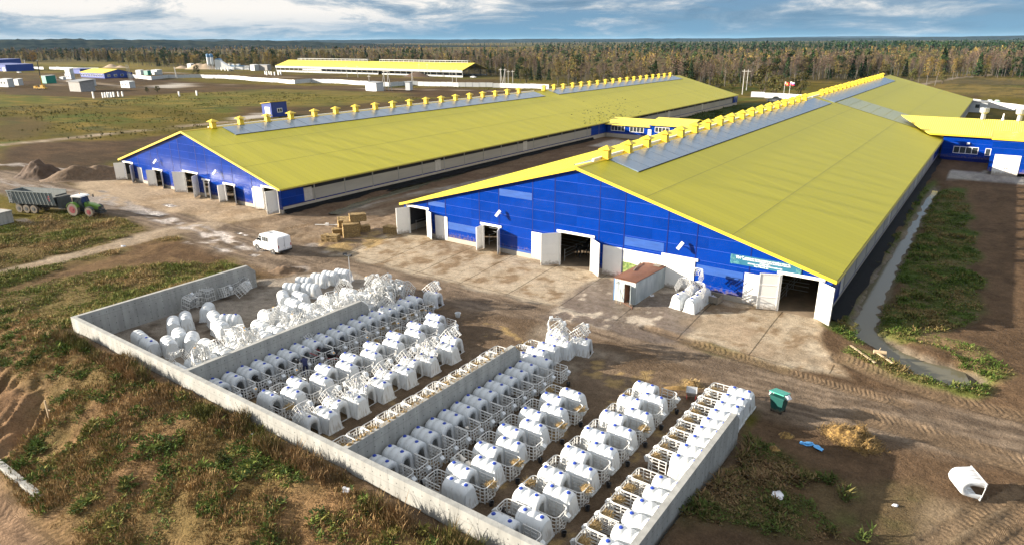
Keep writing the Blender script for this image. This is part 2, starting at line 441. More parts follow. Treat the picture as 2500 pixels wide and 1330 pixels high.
ZN = {}
def build_ground():
    s = 0.22
    core_x = list(np.arange(-72, 9, s)); core_y = list(np.arange(8, 64, s))
    gx = sorted(growth(core_x[0], -s, 1.035, 9000)) + core_x + growth(core_x[-1], s, 1.05, 9000)
    gy = sorted(growth(core_y[0], -s, 1.10, 40)) + core_y + growth(core_y[-1], s, 1.028, 9000)
    X, Y = np.meshgrid(np.array(gx), np.array(gy))
    nx, ny = len(gx), len(gy)
    x = X.ravel(); y = Y.ravel()
    z = gz(x, y)
    n1 = fbm(x, y, 26, 5, 51); n2 = fbm(x, y, 5, 5, 61); n3 = fbm(x, y, 1.3, 4, 71); nb = fbm(x, y, 140, 4, 81)
    na = fbm(x * 0.35 + y * .2, y * 1.2, 14, 5, 91)                  # streaks across the view
    wet = np.zeros_like(x); conc = np.zeros_like(x); trk = np.zeros_like(x); ph = np.zeros_like(x)
    green = np.array((0.052, 0.078, 0.014)); dry = np.array((0.165, 0.118, 0.028)); soil = np.array((0.070, 0.040, 0.024)); olive = np.array((0.088, 0.071, 0.014))
    def lerp(c, d, w): return c + (np.asarray(d) - c) * np.asarray(w)[:, None]
    col = np.tile(olive, (len(x), 1))
    col = lerp(col, dry, sstep(0.42, 0.62, na * .6 + n1 * .4))
    col = lerp(col, green, sstep(0.50, 0.62, n1 * .5 + n2 * .5) * .75)
    col = lerp(col, (0.05, 0.052, 0.022), sstep(0.56, 0.68, na * .5 + n2 * .5) * .7)
    col = lerp(col, soil, sstep(0.60, 0.70, nb * .55 + n2 * .45) * .85)
    veg = np.ones_like(x)
    zone = np.zeros(len(x), np.int8)
    def paint(w, c, c2=None, wv=None, wetv=None, vegv=None, vary=0.5):
        nonlocal col, wet, veg
        w = np.clip(w, 0, 1)
        cc = np.tile(np.asarray(c, float), (len(x), 1))
        if c2 is not None: cc = lerp(cc, c2, sstep(0.40, 0.62, n2 * vary + n3 * (1 - vary)) if wv is None else wv)
        col = col + (cc - col) * w[:, None]
        if wetv is not None: wet = wet + (wetv - wet) * w
        else: wet = wet * (1 - w)
        if vegv is not None: veg = veg + (vegv - veg) * w
    def area(pts, soft=0.6, amp=1.2, world=False, size='n2'):
        P = pts if world else poly_px(pts)
        d, _ = pdist(x, y, P)
        nn = {'n2': n2, 'n3': n3, 'n1': n1}[size]
        return 1 - sstep(-soft, soft, d + (nn - 0.5) * amp * 2)
    def band(pts, half, soft=0.5, amp=0.6, world=False):
        P = pts if world else poly_px(pts)
        d, t = pdist(x, y, P, closed=False)
        hw = half if np.isscalar(half) else np.interp(t, np.linspace(0, 1, len(half)), half)
        return 1 - sstep(-soft, soft, d - hw + (n2 - 0.5) * amp * 2), t
    # --- ploughed and bare ground in the distance
    for pts, a in (([(0, 205), (100, 195), (330, 190), (520, 205), (700, 212), (900, 212), (1300, 222), (1330, 232), (1000, 240), (700, 228), (450, 226), (250, 240), (0, 232)], .85),
                   ([(0, 180), (200, 178), (350, 175), (480, 180), (420, 200), (150, 205), (0, 210)], .6),
                   ([(560, 195), (640, 180), (900, 190), (1200, 195), (1310, 215), (1000, 210), (800, 200)], .75),
                   ([(560, 262), (640, 258), (800, 255), (960, 244), (1300, 235), (1250, 238), (1000, 262), (800, 280), (600, 292)], .8),
                   ([(0, 366), (90, 352), (330, 345), (440, 330), (330, 380), (290, 400), (285, 432), (180, 450), (0, 450), (0, 400)], .95),
                   ([(0, 290), (90, 285), (120, 300), (70, 330), (30, 345), (0, 340)], .5),
                   ([(1820, 233), (1980, 232), (2100, 260), (1900, 262)], .6)):
        paint(area(pts, 3.0, 6.0, size='n1') * a, (0.076, 0.048, 0.030), (0.050, 0.033, 0.021), vegv=.2)
    paint(area([(0, 133), (150, 142), (300, 150), (520, 167), (620, 175), (300, 166), (0, 155)], 6, 8, size='n1') * .8, (0.175, 0.135, 0.035), (0.13, 0.112, 0.03))
    paint(area([(640, 218), (800, 222), (1000, 232), (1000, 246), (760, 262), (430, 262), (240, 250), (420, 232)], 4, 10, size='n1') * .7, (0.155, 0.125, 0.032), (0.085, 0.090, 0.022), vary=.8)
    paint(area([(2180, 185), (2500, 178), (2500, 240), (2250, 235)], 5, 8, size='n1') * .8, (0.165, 0.120, 0.042), (0.085, 0.072, 0.026), vary=.8)
    # --- distant gravel tracks and slabs
    for pts, hw in (([(0, 357), (120, 345), (250, 333), (400, 318), (520, 303), (640, 285)], 1.9), ([(330, 218), (420, 214), (560, 209)], 2.2), ([(130, 197), (200, 200), (320, 214), (360, 216)], 2.0),
                    ([(840, 217), (1000, 220), (1300, 224)], 1.4), ([(500, 183), (700, 190), (840, 197), (1060, 204)], 1.5), ([(2190, 232), (2260, 205), (2340, 190), (2420, 184)], 2.2),
                    ([(130, 210), (230, 188), (330, 176), (460, 180)], 2.5)):
        w, _ = band(pts, hw, .8, .8)
        paint(w, (0.30, 0.245, 0.185), (0.22, 0.17, 0.12), vegv=0); zone[w > .5] = 3
    w = area([(350, 214), (440, 204), (470, 207), (420, 216)], .5, .5); paint(w, (.36, .33, .29), vegv=0)
    w = area([(535, 295), (600, 283), (640, 276), (650, 286), (600, 291)], .4, .3); paint(w, (.36, .33, .29), vegv=0)
    # --- soil and weeds around the near yards
    paint(area([(0, 560), (120, 545), (330, 520), (560, 545), (660, 600), (720, 650), (600, 690), (200, 800), (0, 900)], 2.5, 4, size='n1') * .55, (0.135, 0.092, 0.052), (0.17, 0.12, 0.06), vegv=.7)
    paint(area([(330, 590), (480, 585), (640, 610), (500, 640), (250, 660), (60, 700), (0, 740), (0, 720)], 1.5, 3.5) * .9, (0.085, 0.052, 0.030), (0.135, 0.085, 0.046), vegv=.12)
    paint(area([(600, 640), (700, 640), (730, 665), (640, 690)], 1, 2) * .9, (0.125, 0.080, 0.045), (0.19, 0.125, 0.06), vegv=.1)
    bank = (1 - sstep(-.3, .6, y - PEN['y0'])) * sstep(-82, -70, x) * (1 - sstep(-3, 6, x))
    paint(bank, (0.190, 0.116, 0.058), (0.130, 0.092, 0.038), vary=.75, vegv=1.0)
    paint(bank * sstep(0.55, 0.68, n1 * .45 + n2 * .55), (0.26, 0.165, 0.095), (0.20, 0.125, 0.07), vegv=.25)
    paint(bank * area([(-58, 15.5), (-53, 15.6), (-50, 14.4), (-49, 12.6), (-49, 10), (-60, 6), (-75, 12)], 1.0, 3.2, world=True), (0.20, 0.122, 0.066), (0.105, 0.062, 0.034), wv=sstep(.40, .60, fbm(x * 1.0 + y * .9, y * .25 - x * .25, 1.5, 4, 66)), vegv=.15)
    tr = (1 - sstep(9.3, 10.8, y + (n2 - .5) * 1.6 + (x + 40) * 0.03)) * sstep(-62, -58, x) * (1 - sstep(-16, -10, x))
    paint(tr, (0.245, 0.165, 0.105), (0.185, 0.122, 0.078), vegv=.05)
    # --- right hand side
    rs = sstep(-9.8, -9.3, x) * (1 - sstep(165, 185, y)) * (1 - sstep(25, 40, x))
    paint(rs, (0.108, 0.070, 0.042), (0.078, 0.051, 0.031), vegv=.12)
    paint(area([(2050, 790), (2100, 720), (2190, 580), (2240, 470), (2285, 440), (2290, 470), (2250, 560), (2230, 620), (2190, 700), (2160, 780), (2170, 830), (2090, 850), (2000, 800)], .5, .8), (0.065, 0.085, 0.022), (0.10, 0.105, 0.035), vegv=1)
    paint(area([(2275, 470), (2350, 465), (2372, 560), (2385, 700), (2380, 800), (2300, 830), (2190, 815), (2165, 770), (2190, 690), (2235, 610)], .8, 1.6), (0.052, 0.078, 0.02), (0.10, 0.085, 0.042), vegv=1)
    paint(area([(2170, 800), (2320, 830), (2420, 860), (2460, 920), (2400, 930), (2300, 875), (2190, 840)], .5, 1.2), (0.11, 0.12, 0.032), (0.19, 0.13, 0.072), vegv=.9)
    paint(area([(2060, 850), (2180, 880), (2280, 930), (2400, 945), (2380, 975), (2200, 930), (2050, 890)], .5, 1.0), (0.105, 0.115, 0.032), (0.15, 0.105, 0.06), vegv=.8)
    paint(area([(2320, 420), (2500, 425), (2500, 458), (2310, 442)], .15, .1) , (0.27, 0.26, 0.24), (0.17, 0.16, 0.16), vegv=0)
    # right foreground
    paint(area([(1600, 1330), (1790, 1060), (1900, 1090), (2050, 1170), (2120, 1330)], 1.0, 2.0) * (x > PEN['x1']), (0.10, 0.066, 0.036), (0.072, 0.062, 0.026), vegv=1)
    paint(area([(2000, 1190), (2250, 1190), (2350, 1330), (2100, 1330)], 1.0, 2.4) * .8, (0.105, 0.078, 0.042), (0.085, 0.085, 0.032), vegv=.5)
    paint(area([(2300, 1230), (2500, 1200), (2500, 1330), (2250, 1330)], .8, 1.4), (0.20, 0.15, 0.098), (0.15, 0.11, 0.07), vegv=0)
    # --- between the barns
    bb = sstep(-83.4, -83, x) * (1 - sstep(-61.2, -60.8, x)) * sstep(52, 56, y) * (1 - sstep(157, 160, y))
    paint(bb, (0.105, 0.068, 0.045), (0.14, 0.095, 0.062), vegv=0)
    paint((band([(850, 520), (960, 488), (1000, 478), (1300, 420)], 1.3, .4, .8)[0]) * bb, (0.26, 0.225, 0.19), (0.18, 0.14, 0.105), vegv=0)
    paint(area([(1440, 358), (1500, 340), (1560, 348), (1540, 375), (1470, 362)], .8, 1) * bb, (0.34, 0.30, 0.26), vegv=0)
    paint(sstep(-83.4, -83, x) * (1 - sstep(-61.2, -60.8, x)) * sstep(170, 172, y) * (1 - sstep(275, 280, y)), (0.045, 0.062, 0.02), (0.06, 0.07, 0.025), vegv=.8)
    # --- wet brown yard ground around the road, bale yard
    paint(area([(560, 545), (690, 520), (800, 530), (985, 500), (985, 580), (880, 620), (800, 640), (700, 620), (640, 600)], 1.0, 2) * .95, (0.15, 0.105, 0.068), (0.215, 0.16, 0.11), wetv=.12, vegv=0)
    road = [(-40, 432), (60, 458), (150, 482), (330, 512), (480, 556), (600, 595), (700, 627), (850, 662), (1000, 702), (1150, 748), (1350, 805), (1550, 865), (1800, 935), (2000, 985), (2250, 1030), (2500, 1080), (2700, 1120)]
    w, t = band(road, [5, 5, 4.5, 4, 4, 4.2, 4.6, 5.2, 5.6, 5.4, 5, 4.2, 3.6, 3.4, 3.2, 3.2], 1.2, 1.2)
    dr, _t = pdist(x, y, poly_px(road), closed=False)
    lanes = fbm(_t * 26, dr / .42, 1.0, 3, 88)
    paint(w, (0.105, 0.077, 0.054), (0.185, 0.140, 0.100), wv=sstep(.36, .66, lanes * .75 + n3 * .25), vegv=0, wetv=.14); zone[w > .5] = 2
    # pens floor and the yard in front of it
    w = area([(-60.1, 20), (-9.5, 20), (-9.5, 40), (-14, 45.5), (-27, 47), (-44, 44.5), (-56, 46.5), (-60.5, 40)], .5, 1.0, world=True)
    paint(w, (0.098, 0.068, 0.043), (0.140, 0.100, 0.066), vegv=0, vary=.35, wetv=.12); zone[w > .5] = 1
    wA = area([(-59.6, 20.5), (-43, 20.5), (-43, 37), (-47, 45), (-56, 46.5), (-61, 39)], .4, .8, world=True)
    paint(wA, (0.25, 0.215, 0.175), (0.165, 0.135, 0.105), vegv=0, wetv=.05)
    paint(wA * sstep(.56, .66, n2 * .4 + n3 * .6), (0.075, 0.055, 0.04), vegv=0, wetv=.3)
    paint(area([(1350, 790), (1500, 870), (1460, 960), (1380, 900), (1290, 870)], .8, 2), (0.22, 0.18, 0.135), (0.105, 0.076, 0.052), vegv=0, wetv=.15)
    # concrete aprons
    ap2 = area([(985, 556), (940, 582), (880, 602), (815, 622), (900, 645), (1000, 668), (1140, 702), (1310, 738), (1500, 786), (1700, 832), (1890, 885), (2078, 926), (2015, 855), (2000, 790), (2060, 700), (1800, 600), (1200, 540)], .5, 1.3)
    paint(ap2, (0.335, 0.280, 0.208), (0.262, 0.206, 0.142), vegv=0, vary=.5); zone[ap2 > .5] = 1; conc = np.maximum(conc, ap2)
    paint(ap2 * sstep(.585, .61, n2 * .35 + n3 * .65) * .8, (0.17, 0.118, 0.072), vegv=0)
    paint(ap2 * sstep(.57, .60, fbm(x * .5, y, .9, 4, 123) * .6 + n1 * .4) * .55, (0.20, 0.150, 0.100), vegv=0)
    wetp = area([(1480, 690), (1560, 760), (1640, 690), (1720, 740), (1690, 790), (1640, 830), (1450, 800), (1330, 770), (1400, 720)], .6, 2.0)
    paint(wetp * .9, (0.115, 0.088, 0.066), (0.14, 0.11, 0.085), vegv=0, wetv=.75)
    paint(wetp * sstep(.52, .57, n2 * .6 + n3 * .4), (0.36, 0.31, 0.25), vegv=0)
    paint(area([(1690, 790), (1800, 770), (1900, 850), (1880, 880)], .7, 2.0) * .6, (0.20, 0.15, 0.10), (0.27, 0.21, 0.15), vegv=0)
    ap1 = area([(290, 425), (190, 452), (245, 492), (330, 506), (440, 522), (560, 545), (640, 532), (692, 520), (690, 480), (450, 430)], .7, 1.6)
    paint(ap1, (0.315, 0.245, 0.170), (0.25, 0.185, 0.120), vegv=0, vary=.7); zone[ap1 > .5] = 1; conc = np.maximum(conc, ap1 * .5)
    # pale path
    w, _ = band([(-40, 676), (0, 668), (120, 640), (250, 607), (350, 580), (430, 562), (480, 556)], [1.3, 1.3, 1.4, 1.6, 1.8, 2.4, 3.0], .4, .7)
    paint(w, (0.295, 0.235, 0.170), (0.235, 0.18, 0.125), vegv=0); zone[w > .5] = 3
    # wet shining streaks in the ruts of the road
    for pts, hw in (([(0, 405), (80, 410), (170, 420)], 1.0), ([(0, 445), (120, 470), (260, 500), (330, 515)], 1.1), ([(230, 480), (330, 510), (420, 540)], 1.5), ([(340, 515), (420, 540), (500, 572), (590, 602), (640, 612)], .9),
                    ([(380, 520), (500, 555), (560, 580)], .6), ([(460, 590), (520, 600), (560, 612)], .4), ([(760, 600), (830, 618), (880, 612)], .5), ([(100, 455), (200, 475)], .5), ([(700, 652), (760, 668)], .8)):
        w, _ = band(pts, hw, .5, 1.2)
        paint(w * sstep(.42, .52, n3 * .7 + n2 * .3), (0.21, 0.175, 0.145), vegv=0, wetv=.8)
    for cx, cy, r in ((420, 505, 1.2), (130, 500, 1.2), (60, 540, 1.0), (620, 620, .9), (585, 570, .5), (600, 575, .5), (30, 480, 1.3), (250, 470, 1.0)):
        p = G(cx, cy); d = np.hypot(x - p.x, (y - p.y) * 1.6) - r + (n3 - .5) * 1.6
        paint(1 - sstep(-.15, .15, d), (0.14, 0.115, 0.095), vegv=0, wetv=1.0)
    # straw litter
    for pts, a in (([(985, 570), (930, 600), (860, 625), (800, 605), (780, 580), (880, 560), (960, 575)], .8), ([(1630, 935), (1690, 930), (1700, 960), (1640, 955)], .7), ([(640, 945), (560, 1010), (700, 1000)], .0)):
        paint(area(pts, .6, 1.8) * a * sstep(.40, .56, n3), (0.36, 0.255, 0.11), (0.26, 0.18, 0.08), vegv=0)
    litter = (zone == 1) & (y < 44) & (x > -42)
    paint(litter * sstep(.60, .70, n3 * .75 + fbm(x, y, .5, 2, 77) * .25) * .75, (0.30, 0.21, 0.09), vegv=0)
    # tyre treads pressed into the mud
    for pts, hw in (([(2060, 880), (2180, 930), (2320, 975), (2500, 1020), (2650, 1060)], 1.0), ([(2120, 1020), (2230, 1050), (2360, 1090), (2500, 1135), (2600, 1160)], 1.2),
                    ([(2250, 1330), (2320, 1290), (2400, 1240), (2500, 1190)], .45), ([(2350, 1345), (2430, 1290), (2500, 1240)], .45), ([(2430, 1350), (2500, 1295), (2560, 1250)], .45),
                    ([(860, 520), (930, 500), (990, 485)], .6), ([(700, 560), (790, 548), (850, 560)], .6), ([(1580, 800), (1800, 870), (2000, 930), (2200, 985)], .7),
                    ([(-20, 1240), (150, 1330), (260, 1400)], .7), ([(110, 1215), (220, 1275), (330, 1340), (420, 1400)], 1.3)):
        low_ = pts[0][0] < 200 and pts[0][1] > 1200; zt = -3.0 if low_ else 0.0
        P = [G(p[0], p[1], zt) for p in pts]
        if low_:
            for _ in range(4): P = [G(p[0], p[1], gzs(q.x, q.y)) for p, q in zip(pts, P)]
        d, t = pdist(x, y, P, closed=False)
        L = sum((P[i + 1] - P[i]).length for i in range(len(P) - 1))
        w = 1 - sstep(hw * .75, hw * 1.15, d)
        z = z - 0.07 * w + (0.07 * np.exp(-((d - hw * 1.25) / .25) ** 2) + .10 * (n3 - .5)) * (w > 0.01)
        if zt == 0: paint(w * .7, (0.14, 0.098, 0.062), (0.175, 0.122, 0.075), vegv=0)
        trk = np.maximum(trk, w * sstep(.38, .56, n2 * .5 + n3 * .5)); ph = np.where(w > 0, t * L + d * .5, ph)
    dd = var_dist(x, y, DITCH, DITCH_W)
    paint(1 - sstep(0.0, .7, dd + (n3 - .5) * .8), (0.105, 0.085, 0.062), (0.15, 0.12, 0.085), vegv=0, wetv=.4)
    # under and beside the barns
    zone[(x > -9.0) & (x < -8.0) & (y > 60) & (y < 160)] = 0
    ZN['veg'] = (np.array(gx), np.array(gy), veg.reshape(ny, nx))
    # forest floor far away
    far = sstep(330, 420, y + 0.0 * x) * (np.hypot(x, y) > 450)
    paint(far * (0.6 * sstep(.35, .6, nb)), (0.075, 0.06, 0.035))
    v = np.stack([x, y, z], 1)
    I = np.arange(nx * ny).reshape(ny, nx)
    F = np.stack([I[:-1, :-1], I[:-1, 1:], I[1:, 1:], I[1:, :-1]], -1).reshape(-1, 4)
    fz = zone[F[:, 0]]
    col = np.clip(col, 0, 1)
    for k, nm in enumerate(('ground', 'yard', 'road', 'path')):
        f = F[fz == k]
        u, inv = np.unique(f, return_inverse=True)
        me = np_mesh(nm, v[u], inv.reshape(-1, 4), MATS['soil'], {'col': ('FLOAT_COLOR', col[u]), 'wet': ('FLOAT', wet[u]), 'conc': ('FLOAT', conc[u]), 'trk': ('FLOAT', trk[u]), 'ph': ('FLOAT', ph[u])}, smooth=True)
        tag(obj(nm, me), kind='structure')

def soil_material():
    m = bpy.data.materials.new('soil'); m.use_nodes = True; MATS['soil'] = m
    nt = m.node_tree; N = nt.nodes.new; L = nt.links.new; bs = nt.nodes['Principled BSDF']
    def at(nm):
        a = N('ShaderNodeAttribute'); a.attribute_name = nm; return a
    def M(op, a, b=None, c=None):
        n = N('ShaderNodeMath'); n.operation = op
        for i, q in enumerate((a, b, c)):
            if q is None: continue
            if isinstance(q, (int, float)): n.inputs[i].default_value = q
            else: L(q, n.inputs[i])
        return n.outputs[0]
    tc = N('ShaderNodeTexCoord')
    def noise(scale, det=6, rough=.65):
        n = N('ShaderNodeTexNoise'); L(tc.outputs['Object'], n.inputs['Vector']); n.inputs['Scale'].default_value = scale
        n.inputs['Detail'].default_value = det; n.inputs['Roughness'].default_value = rough; return n.outputs['Fac']
    col = at('col').outputs['Color']; wet = at('wet').outputs['Fac']; conc = at('conc').outputs['Fac']; trk = at('trk').outputs['Fac']; ph = at('ph').outputs['Fac']
    a, b, c = noise(1.7, 7, .7), noise(7.0, 4), noise(0.25, 4)
    k = M('ADD', M('ADD', M('MULTIPLY', a, .9), M('MULTIPLY', b, .55)), M('MULTIPLY', c, .35))
    gr = noise(13.0, 3, .7)
    k = M('ADD', k, M('MULTIPLY', M('SUBTRACT', gr, .5), .95))
    mr = N('ShaderNodeMapRange'); L(k, mr.inputs[0]); mr.inputs[1].default_value = .62; mr.inputs[2].default_value = 1.18; mr.inputs[3].default_value = .55; mr.inputs[4].default_value = 1.45
    # joints between the concrete slabs
    sx = N('ShaderNodeSeparateXYZ'); L(tc.outputs['Object'], sx.inputs[0])
    wob = M('MULTIPLY', M('SUBTRACT', b, .5), .10)
    def joint(s, off, pitch):
        f = M('PINGPONG', M('ADD', M('ADD', s, wob), off), pitch / 2)
        return M('LESS_THAN', f, .055)
    j = M('MAXIMUM', joint(sx.outputs[0], 1.0, 6.0), M('MULTIPLY', joint(sx.outputs[1], 3.4, 18.0), .8))
    j = M('MULTIPLY', j, M('GREATER_THAN', conc, .7))
    f = M('MULTIPLY', mr.outputs[0], M('SUBTRACT', 1.0, M('MULTIPLY', j, .6)))
    vm = N('ShaderNodeVectorMath'); vm.operation = 'SCALE'; L(col, vm.inputs[0]); L(f, vm.inputs['Scale'])
    L(vm.outputs[0], bs.inputs['Base Color'])
    w2 = M('MULTIPLY', wet, M('MULTIPLY', a, 1.6)); w2n = N('ShaderNodeClamp'); L(w2, w2n.inputs[0])
    rg = N('ShaderNodeMapRange'); L(w2n.outputs[0], rg.inputs[0]); rg.inputs[3].default_value = .92; rg.inputs[4].default_value = .12
    L(rg.outputs[0], bs.inputs['Roughness'])
    L(M('ADD', .04, M('MULTIPLY', w2n.outputs[0], .46)), bs.inputs['Specular IOR Level'])
    tr = M('MULTIPLY', M('MULTIPLY', M('SINE', M('ADD', M('MULTIPLY', ph, 17.0), M('MULTIPLY', a, 5.0))), trk), .22)
    h = M('ADD', M('ADD', M('MULTIPLY', a, 1.4), M('MULTIPLY', noise(5.0, 6, .7), 1.0)), tr)
    h = M('MULTIPLY', h, M('SUBTRACT', 1.0, M('MAXIMUM', M('MULTIPLY', w2n.outputs[0], .97), M('MULTIPLY', conc, .80))))
    bp = N('ShaderNodeBump'); bp.inputs['Strength'].default_value = .8; bp.inputs['Distance'].default_value = .16
    L(h, bp.inputs['Height']); L(bp.outputs[0], bs.inputs['Normal'])
soil_material()
build_ground()

def water_mat():
    m = bpy.data.materials.new('murky_water'); m.use_nodes = True; MATS['water'] = m
    nt = m.node_tree; bs = nt.nodes['Principled BSDF']; N = nt.nodes.new; L = nt.links.new
    bs.inputs['Base Color'].default_value = (0.115, 0.105, 0.070, 1); bs.inputs['Roughness'].default_value = .10; bs.inputs['Specular IOR Level'].default_value = .17
    tc = N('ShaderNodeTexCoord'); n = N('ShaderNodeTexNoise'); n.inputs['Scale'].default_value = 3; L(tc.outputs['Object'], n.inputs['Vector'])
    b = N('ShaderNodeBump'); b.inputs['Strength'].default_value = .06; b.inputs['Distance'].default_value = .05; L(n.outputs['Fac'], b.inputs['Height']); L(b.outputs[0], bs.inputs['Normal'])
water_mat()

def strip(name, line, widths, z, m, kind='structure'):
    mb = MB(); pts = [Vector((p[0], p[1], 0)) for p in line]; n = len(pts); vs = []
    for i, p in enumerate(pts):
        t = (pts[min(i + 1, n - 1)] - pts[max(i - 1, 0)]).normalized(); s = Vector((-t.y, t.x, 0))
        w = widths[i] if isinstance(widths, (list, tuple)) else widths
        vs += [(p + s * w) + Vector((0, 0, z if np.isscalar(z) else z(p + s * w))), (p - s * w) + Vector((0, 0, z if np.isscalar(z) else z(p - s * w)))]
    mb.add(vs, [(2 * i, 2 * i + 1, 2 * i + 3, 2 * i + 2) for i in range(n - 1)])
    return tag(mb.build(name, m), kind=kind)
strip('water', DITCH, [w + 0.9 for w in DITCH_W], -0.16, MATS['water'])
strip('water', DITCH2, 1.6, -0.20, MATS['water'])
# ------------------------------------------------------------------ materials of the buildings
mat('yellow_roof', (0.64, 0.55, 0.022), rough=0.42, var=0.035, scale=0.22, spec=0.35, waves=('Y', 0.30, 0.045), stretch=(0.06, 1.6, .3), laps=('y', 1.15))
mat('yellow_roof_cross', (0.80, 0.64, 0.08), rough=0.40, var=0.05, scale=0.3, spec=0.5, waves=('X', 0.36, 0.06))
mat('yellow_metal', (0.72, 0.51, 0.035), rough=0.42, var=0.05, scale=1.0)
mat('roof_seam', (0.33, 0.27, 0.05), rough=0.6)
mat('sky_panel', (0.22, 0.29, 0.37), rough=0.22, var=0.10, scale=0.6, spec=0.6)
mat('pale_panel', (0.46, 0.47, 0.25), rough=0.3, var=0.06, scale=0.5)
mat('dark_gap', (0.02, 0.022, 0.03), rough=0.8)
mat('white_metal', (0.76, 0.755, 0.73), splash=.9, rough=0.5, var=0.05, scale=1.2, bump=0.1, bscale=3)
mat('white_trim', (0.84, 0.83, 0.80), rough=0.5, var=0.03)
mat('plinth', (0.37, 0.335, 0.285), rough=0.9, var=0.18, scale=1.6, stretch=(1, 1, 3))
mat('curtain', (0.30, 0.285, 0.26), rough=0.75, var=0.14, scale=0.5, stretch=(1, .25, 2), bump=0.5, bscale=2.5)
mat('flap', (0.42, 0.40, 0.38), rough=0.7, var=0.2, scale=2, bump=0.6, bscale=4)
mat('membrane', (0.009, 0.009, 0.010), spec=0.1, rough=0.8, var=0.3, scale=2, bump=0.5, bscale=4)
mat('interior', (0.16, 0.15, 0.14), rough=0.9)
mat('barn_floor', (0.20, 0.15, 0.10), rough=0.85, var=0.35, scale=0.8)
mat('galvanised', (0.42, 0.43, 0.44), rough=0.45, metal=0.5, var=0.1)
mat('steel', (0.30, 0.31, 0.32), rough=0.4, metal=0.7)
mat('glass_dark', (0.035, 0.045, 0.05), rough=0.06, spec=0.8)
mat('black_plastic', (0.018, 0.018, 0.020), rough=0.5, var=0.3, scale=5)
mat('rust', (0.20, 0.085, 0.045), rough=0.85, var=0.3, scale=2.2, col2=(0.13, 0.055, 0.032), bump=0.5, bscale=8)
mat('blue_gutter', (0.003, 0.014, 0.14), rough=0.5, spec=.2)

def blue_wall():
    """glossy blue sandwich panels: uneven bays, horizontal joints, a few courses still wearing a pale film"""
    m = bpy.data.materials.new('blue_wall'); m.use_nodes = True; MATS['blue_wall'] = m
    nt = m.node_tree; N = nt.nodes.new; L = nt.links.new; bs = nt.nodes['Principled BSDF']
    tc = N('ShaderNodeTexCoord'); sp = N('ShaderNodeSeparateXYZ'); L(tc.outputs['Object'], sp.inputs[0])
    def M(op, a, b=None):
        n = N('ShaderNodeMath'); n.operation = op
        for i, q in enumerate((a, b)):
            if q is None: continue
            if isinstance(q, (int, float)): n.inputs[i].default_value = q
            else: L(q, n.inputs[i])
        return n.outputs[0]
    h = M('ADD', sp.outputs[0], sp.outputs[1])
    bay = M('FLOOR', M('DIVIDE', h, 2.9)); row = M('FLOOR', M('DIVIDE', M('ADD', sp.outputs[2], .15), 1.19))
    cv = N('ShaderNodeCombineXYZ'); L(bay, cv.inputs[0]); L(row, cv.inputs[1])
    wn = N('ShaderNodeTexWhiteNoise'); wn.noise_dimensions = '2D'; L(cv.outputs[0], wn.inputs['Vector'])
    ns = N('ShaderNodeTexNoise'); L(tc.outputs['Object'], ns.inputs['Vector']); ns.inputs['Scale'].default_value = .9; ns.inputs['Detail'].default_value = 6
    k = M('ADD', M('MULTIPLY', wn.outputs['Value'], .30), M('MULTIPLY', ns.outputs['Fac'], .5))
    mr = N('ShaderNodeMapRange'); L(k, mr.inputs[0]); mr.inputs[1].default_value = .15; mr.inputs[2].default_value = .6; mr.inputs[3].default_value = .82; mr.inputs[4].default_value = 1.18
    jz = M('LESS_THAN', M('PINGPONG', M('ADD', sp.outputs[2], .15), .595), .013)
    f = M('ADD', mr.outputs[0], M('MULTIPLY', jz, .9))
    vm = N('ShaderNodeVectorMath'); vm.operation = 'SCALE'; vm.inputs[0].default_value = (0.0010, 0.031, 0.24); L(f, vm.inputs['Scale'])
    mx = N('ShaderNodeMix'); mx.data_type = 'RGBA'; L(vm.outputs[0], mx.inputs[6]); mx.inputs[7].default_value = (0.55, .56, .58, 1); L(M('MULTIPLY', jz, .10), mx.inputs[0])
    L(mud_splash(nt, mx.outputs[2], 1.7), bs.inputs['Base Color'])
    bs.inputs['Roughness'].default_value = .16; bs.inputs['Specular IOR Level'].default_value = .30
    n2 = N('ShaderNodeTexNoise'); L(tc.outputs['Object'], n2.inputs['Vector']); n2.inputs['Scale'].default_value = .7
    bp = N('ShaderNodeBump'); bp.inputs['Strength'].default_value = .10; bp.inputs['Distance'].default_value = .05; L(n2.outputs['Fac'], bp.inputs['Height']); L(bp.outputs[0], bs.inputs['Normal'])
blue_wall()
mat('film_blue', (0.028, 0.088, 0.33), rough=0.35, var=0.25, scale=1.2, stretch=(.6, 1, 3))

def text_mesh(name, body, size, m, parent, M, align='CENTER', bold=0.0, ext=0.004):
    c = bpy.data.curves.new(name, 'FONT'); c.body = body; c.size = size; c.align_x = align; c.align_y = 'CENTER'; c.extrude = ext; c.offset = bold; c.resolution_u = 2
    t = bpy.data.objects.new(name, c); COL.objects.link(t)
    bpy.context.view_layer.update()
    me = bpy.data.meshes.new_from_object(t.evaluated_get(bpy.context.evaluated_depsgraph_get()))
    bpy.data.objects.remove(t); bpy.data.curves.remove(c)
    me.materials.clear(); me.materials.append(MATS[m]); me.transform(M)
    return obj(name, me, parent)

WALL_M = lambda x, y, z: Matrix.Translation((x, y, z)) @ Matrix.Rotation(R_(90), 4, 'X')     # lettering that faces -Y

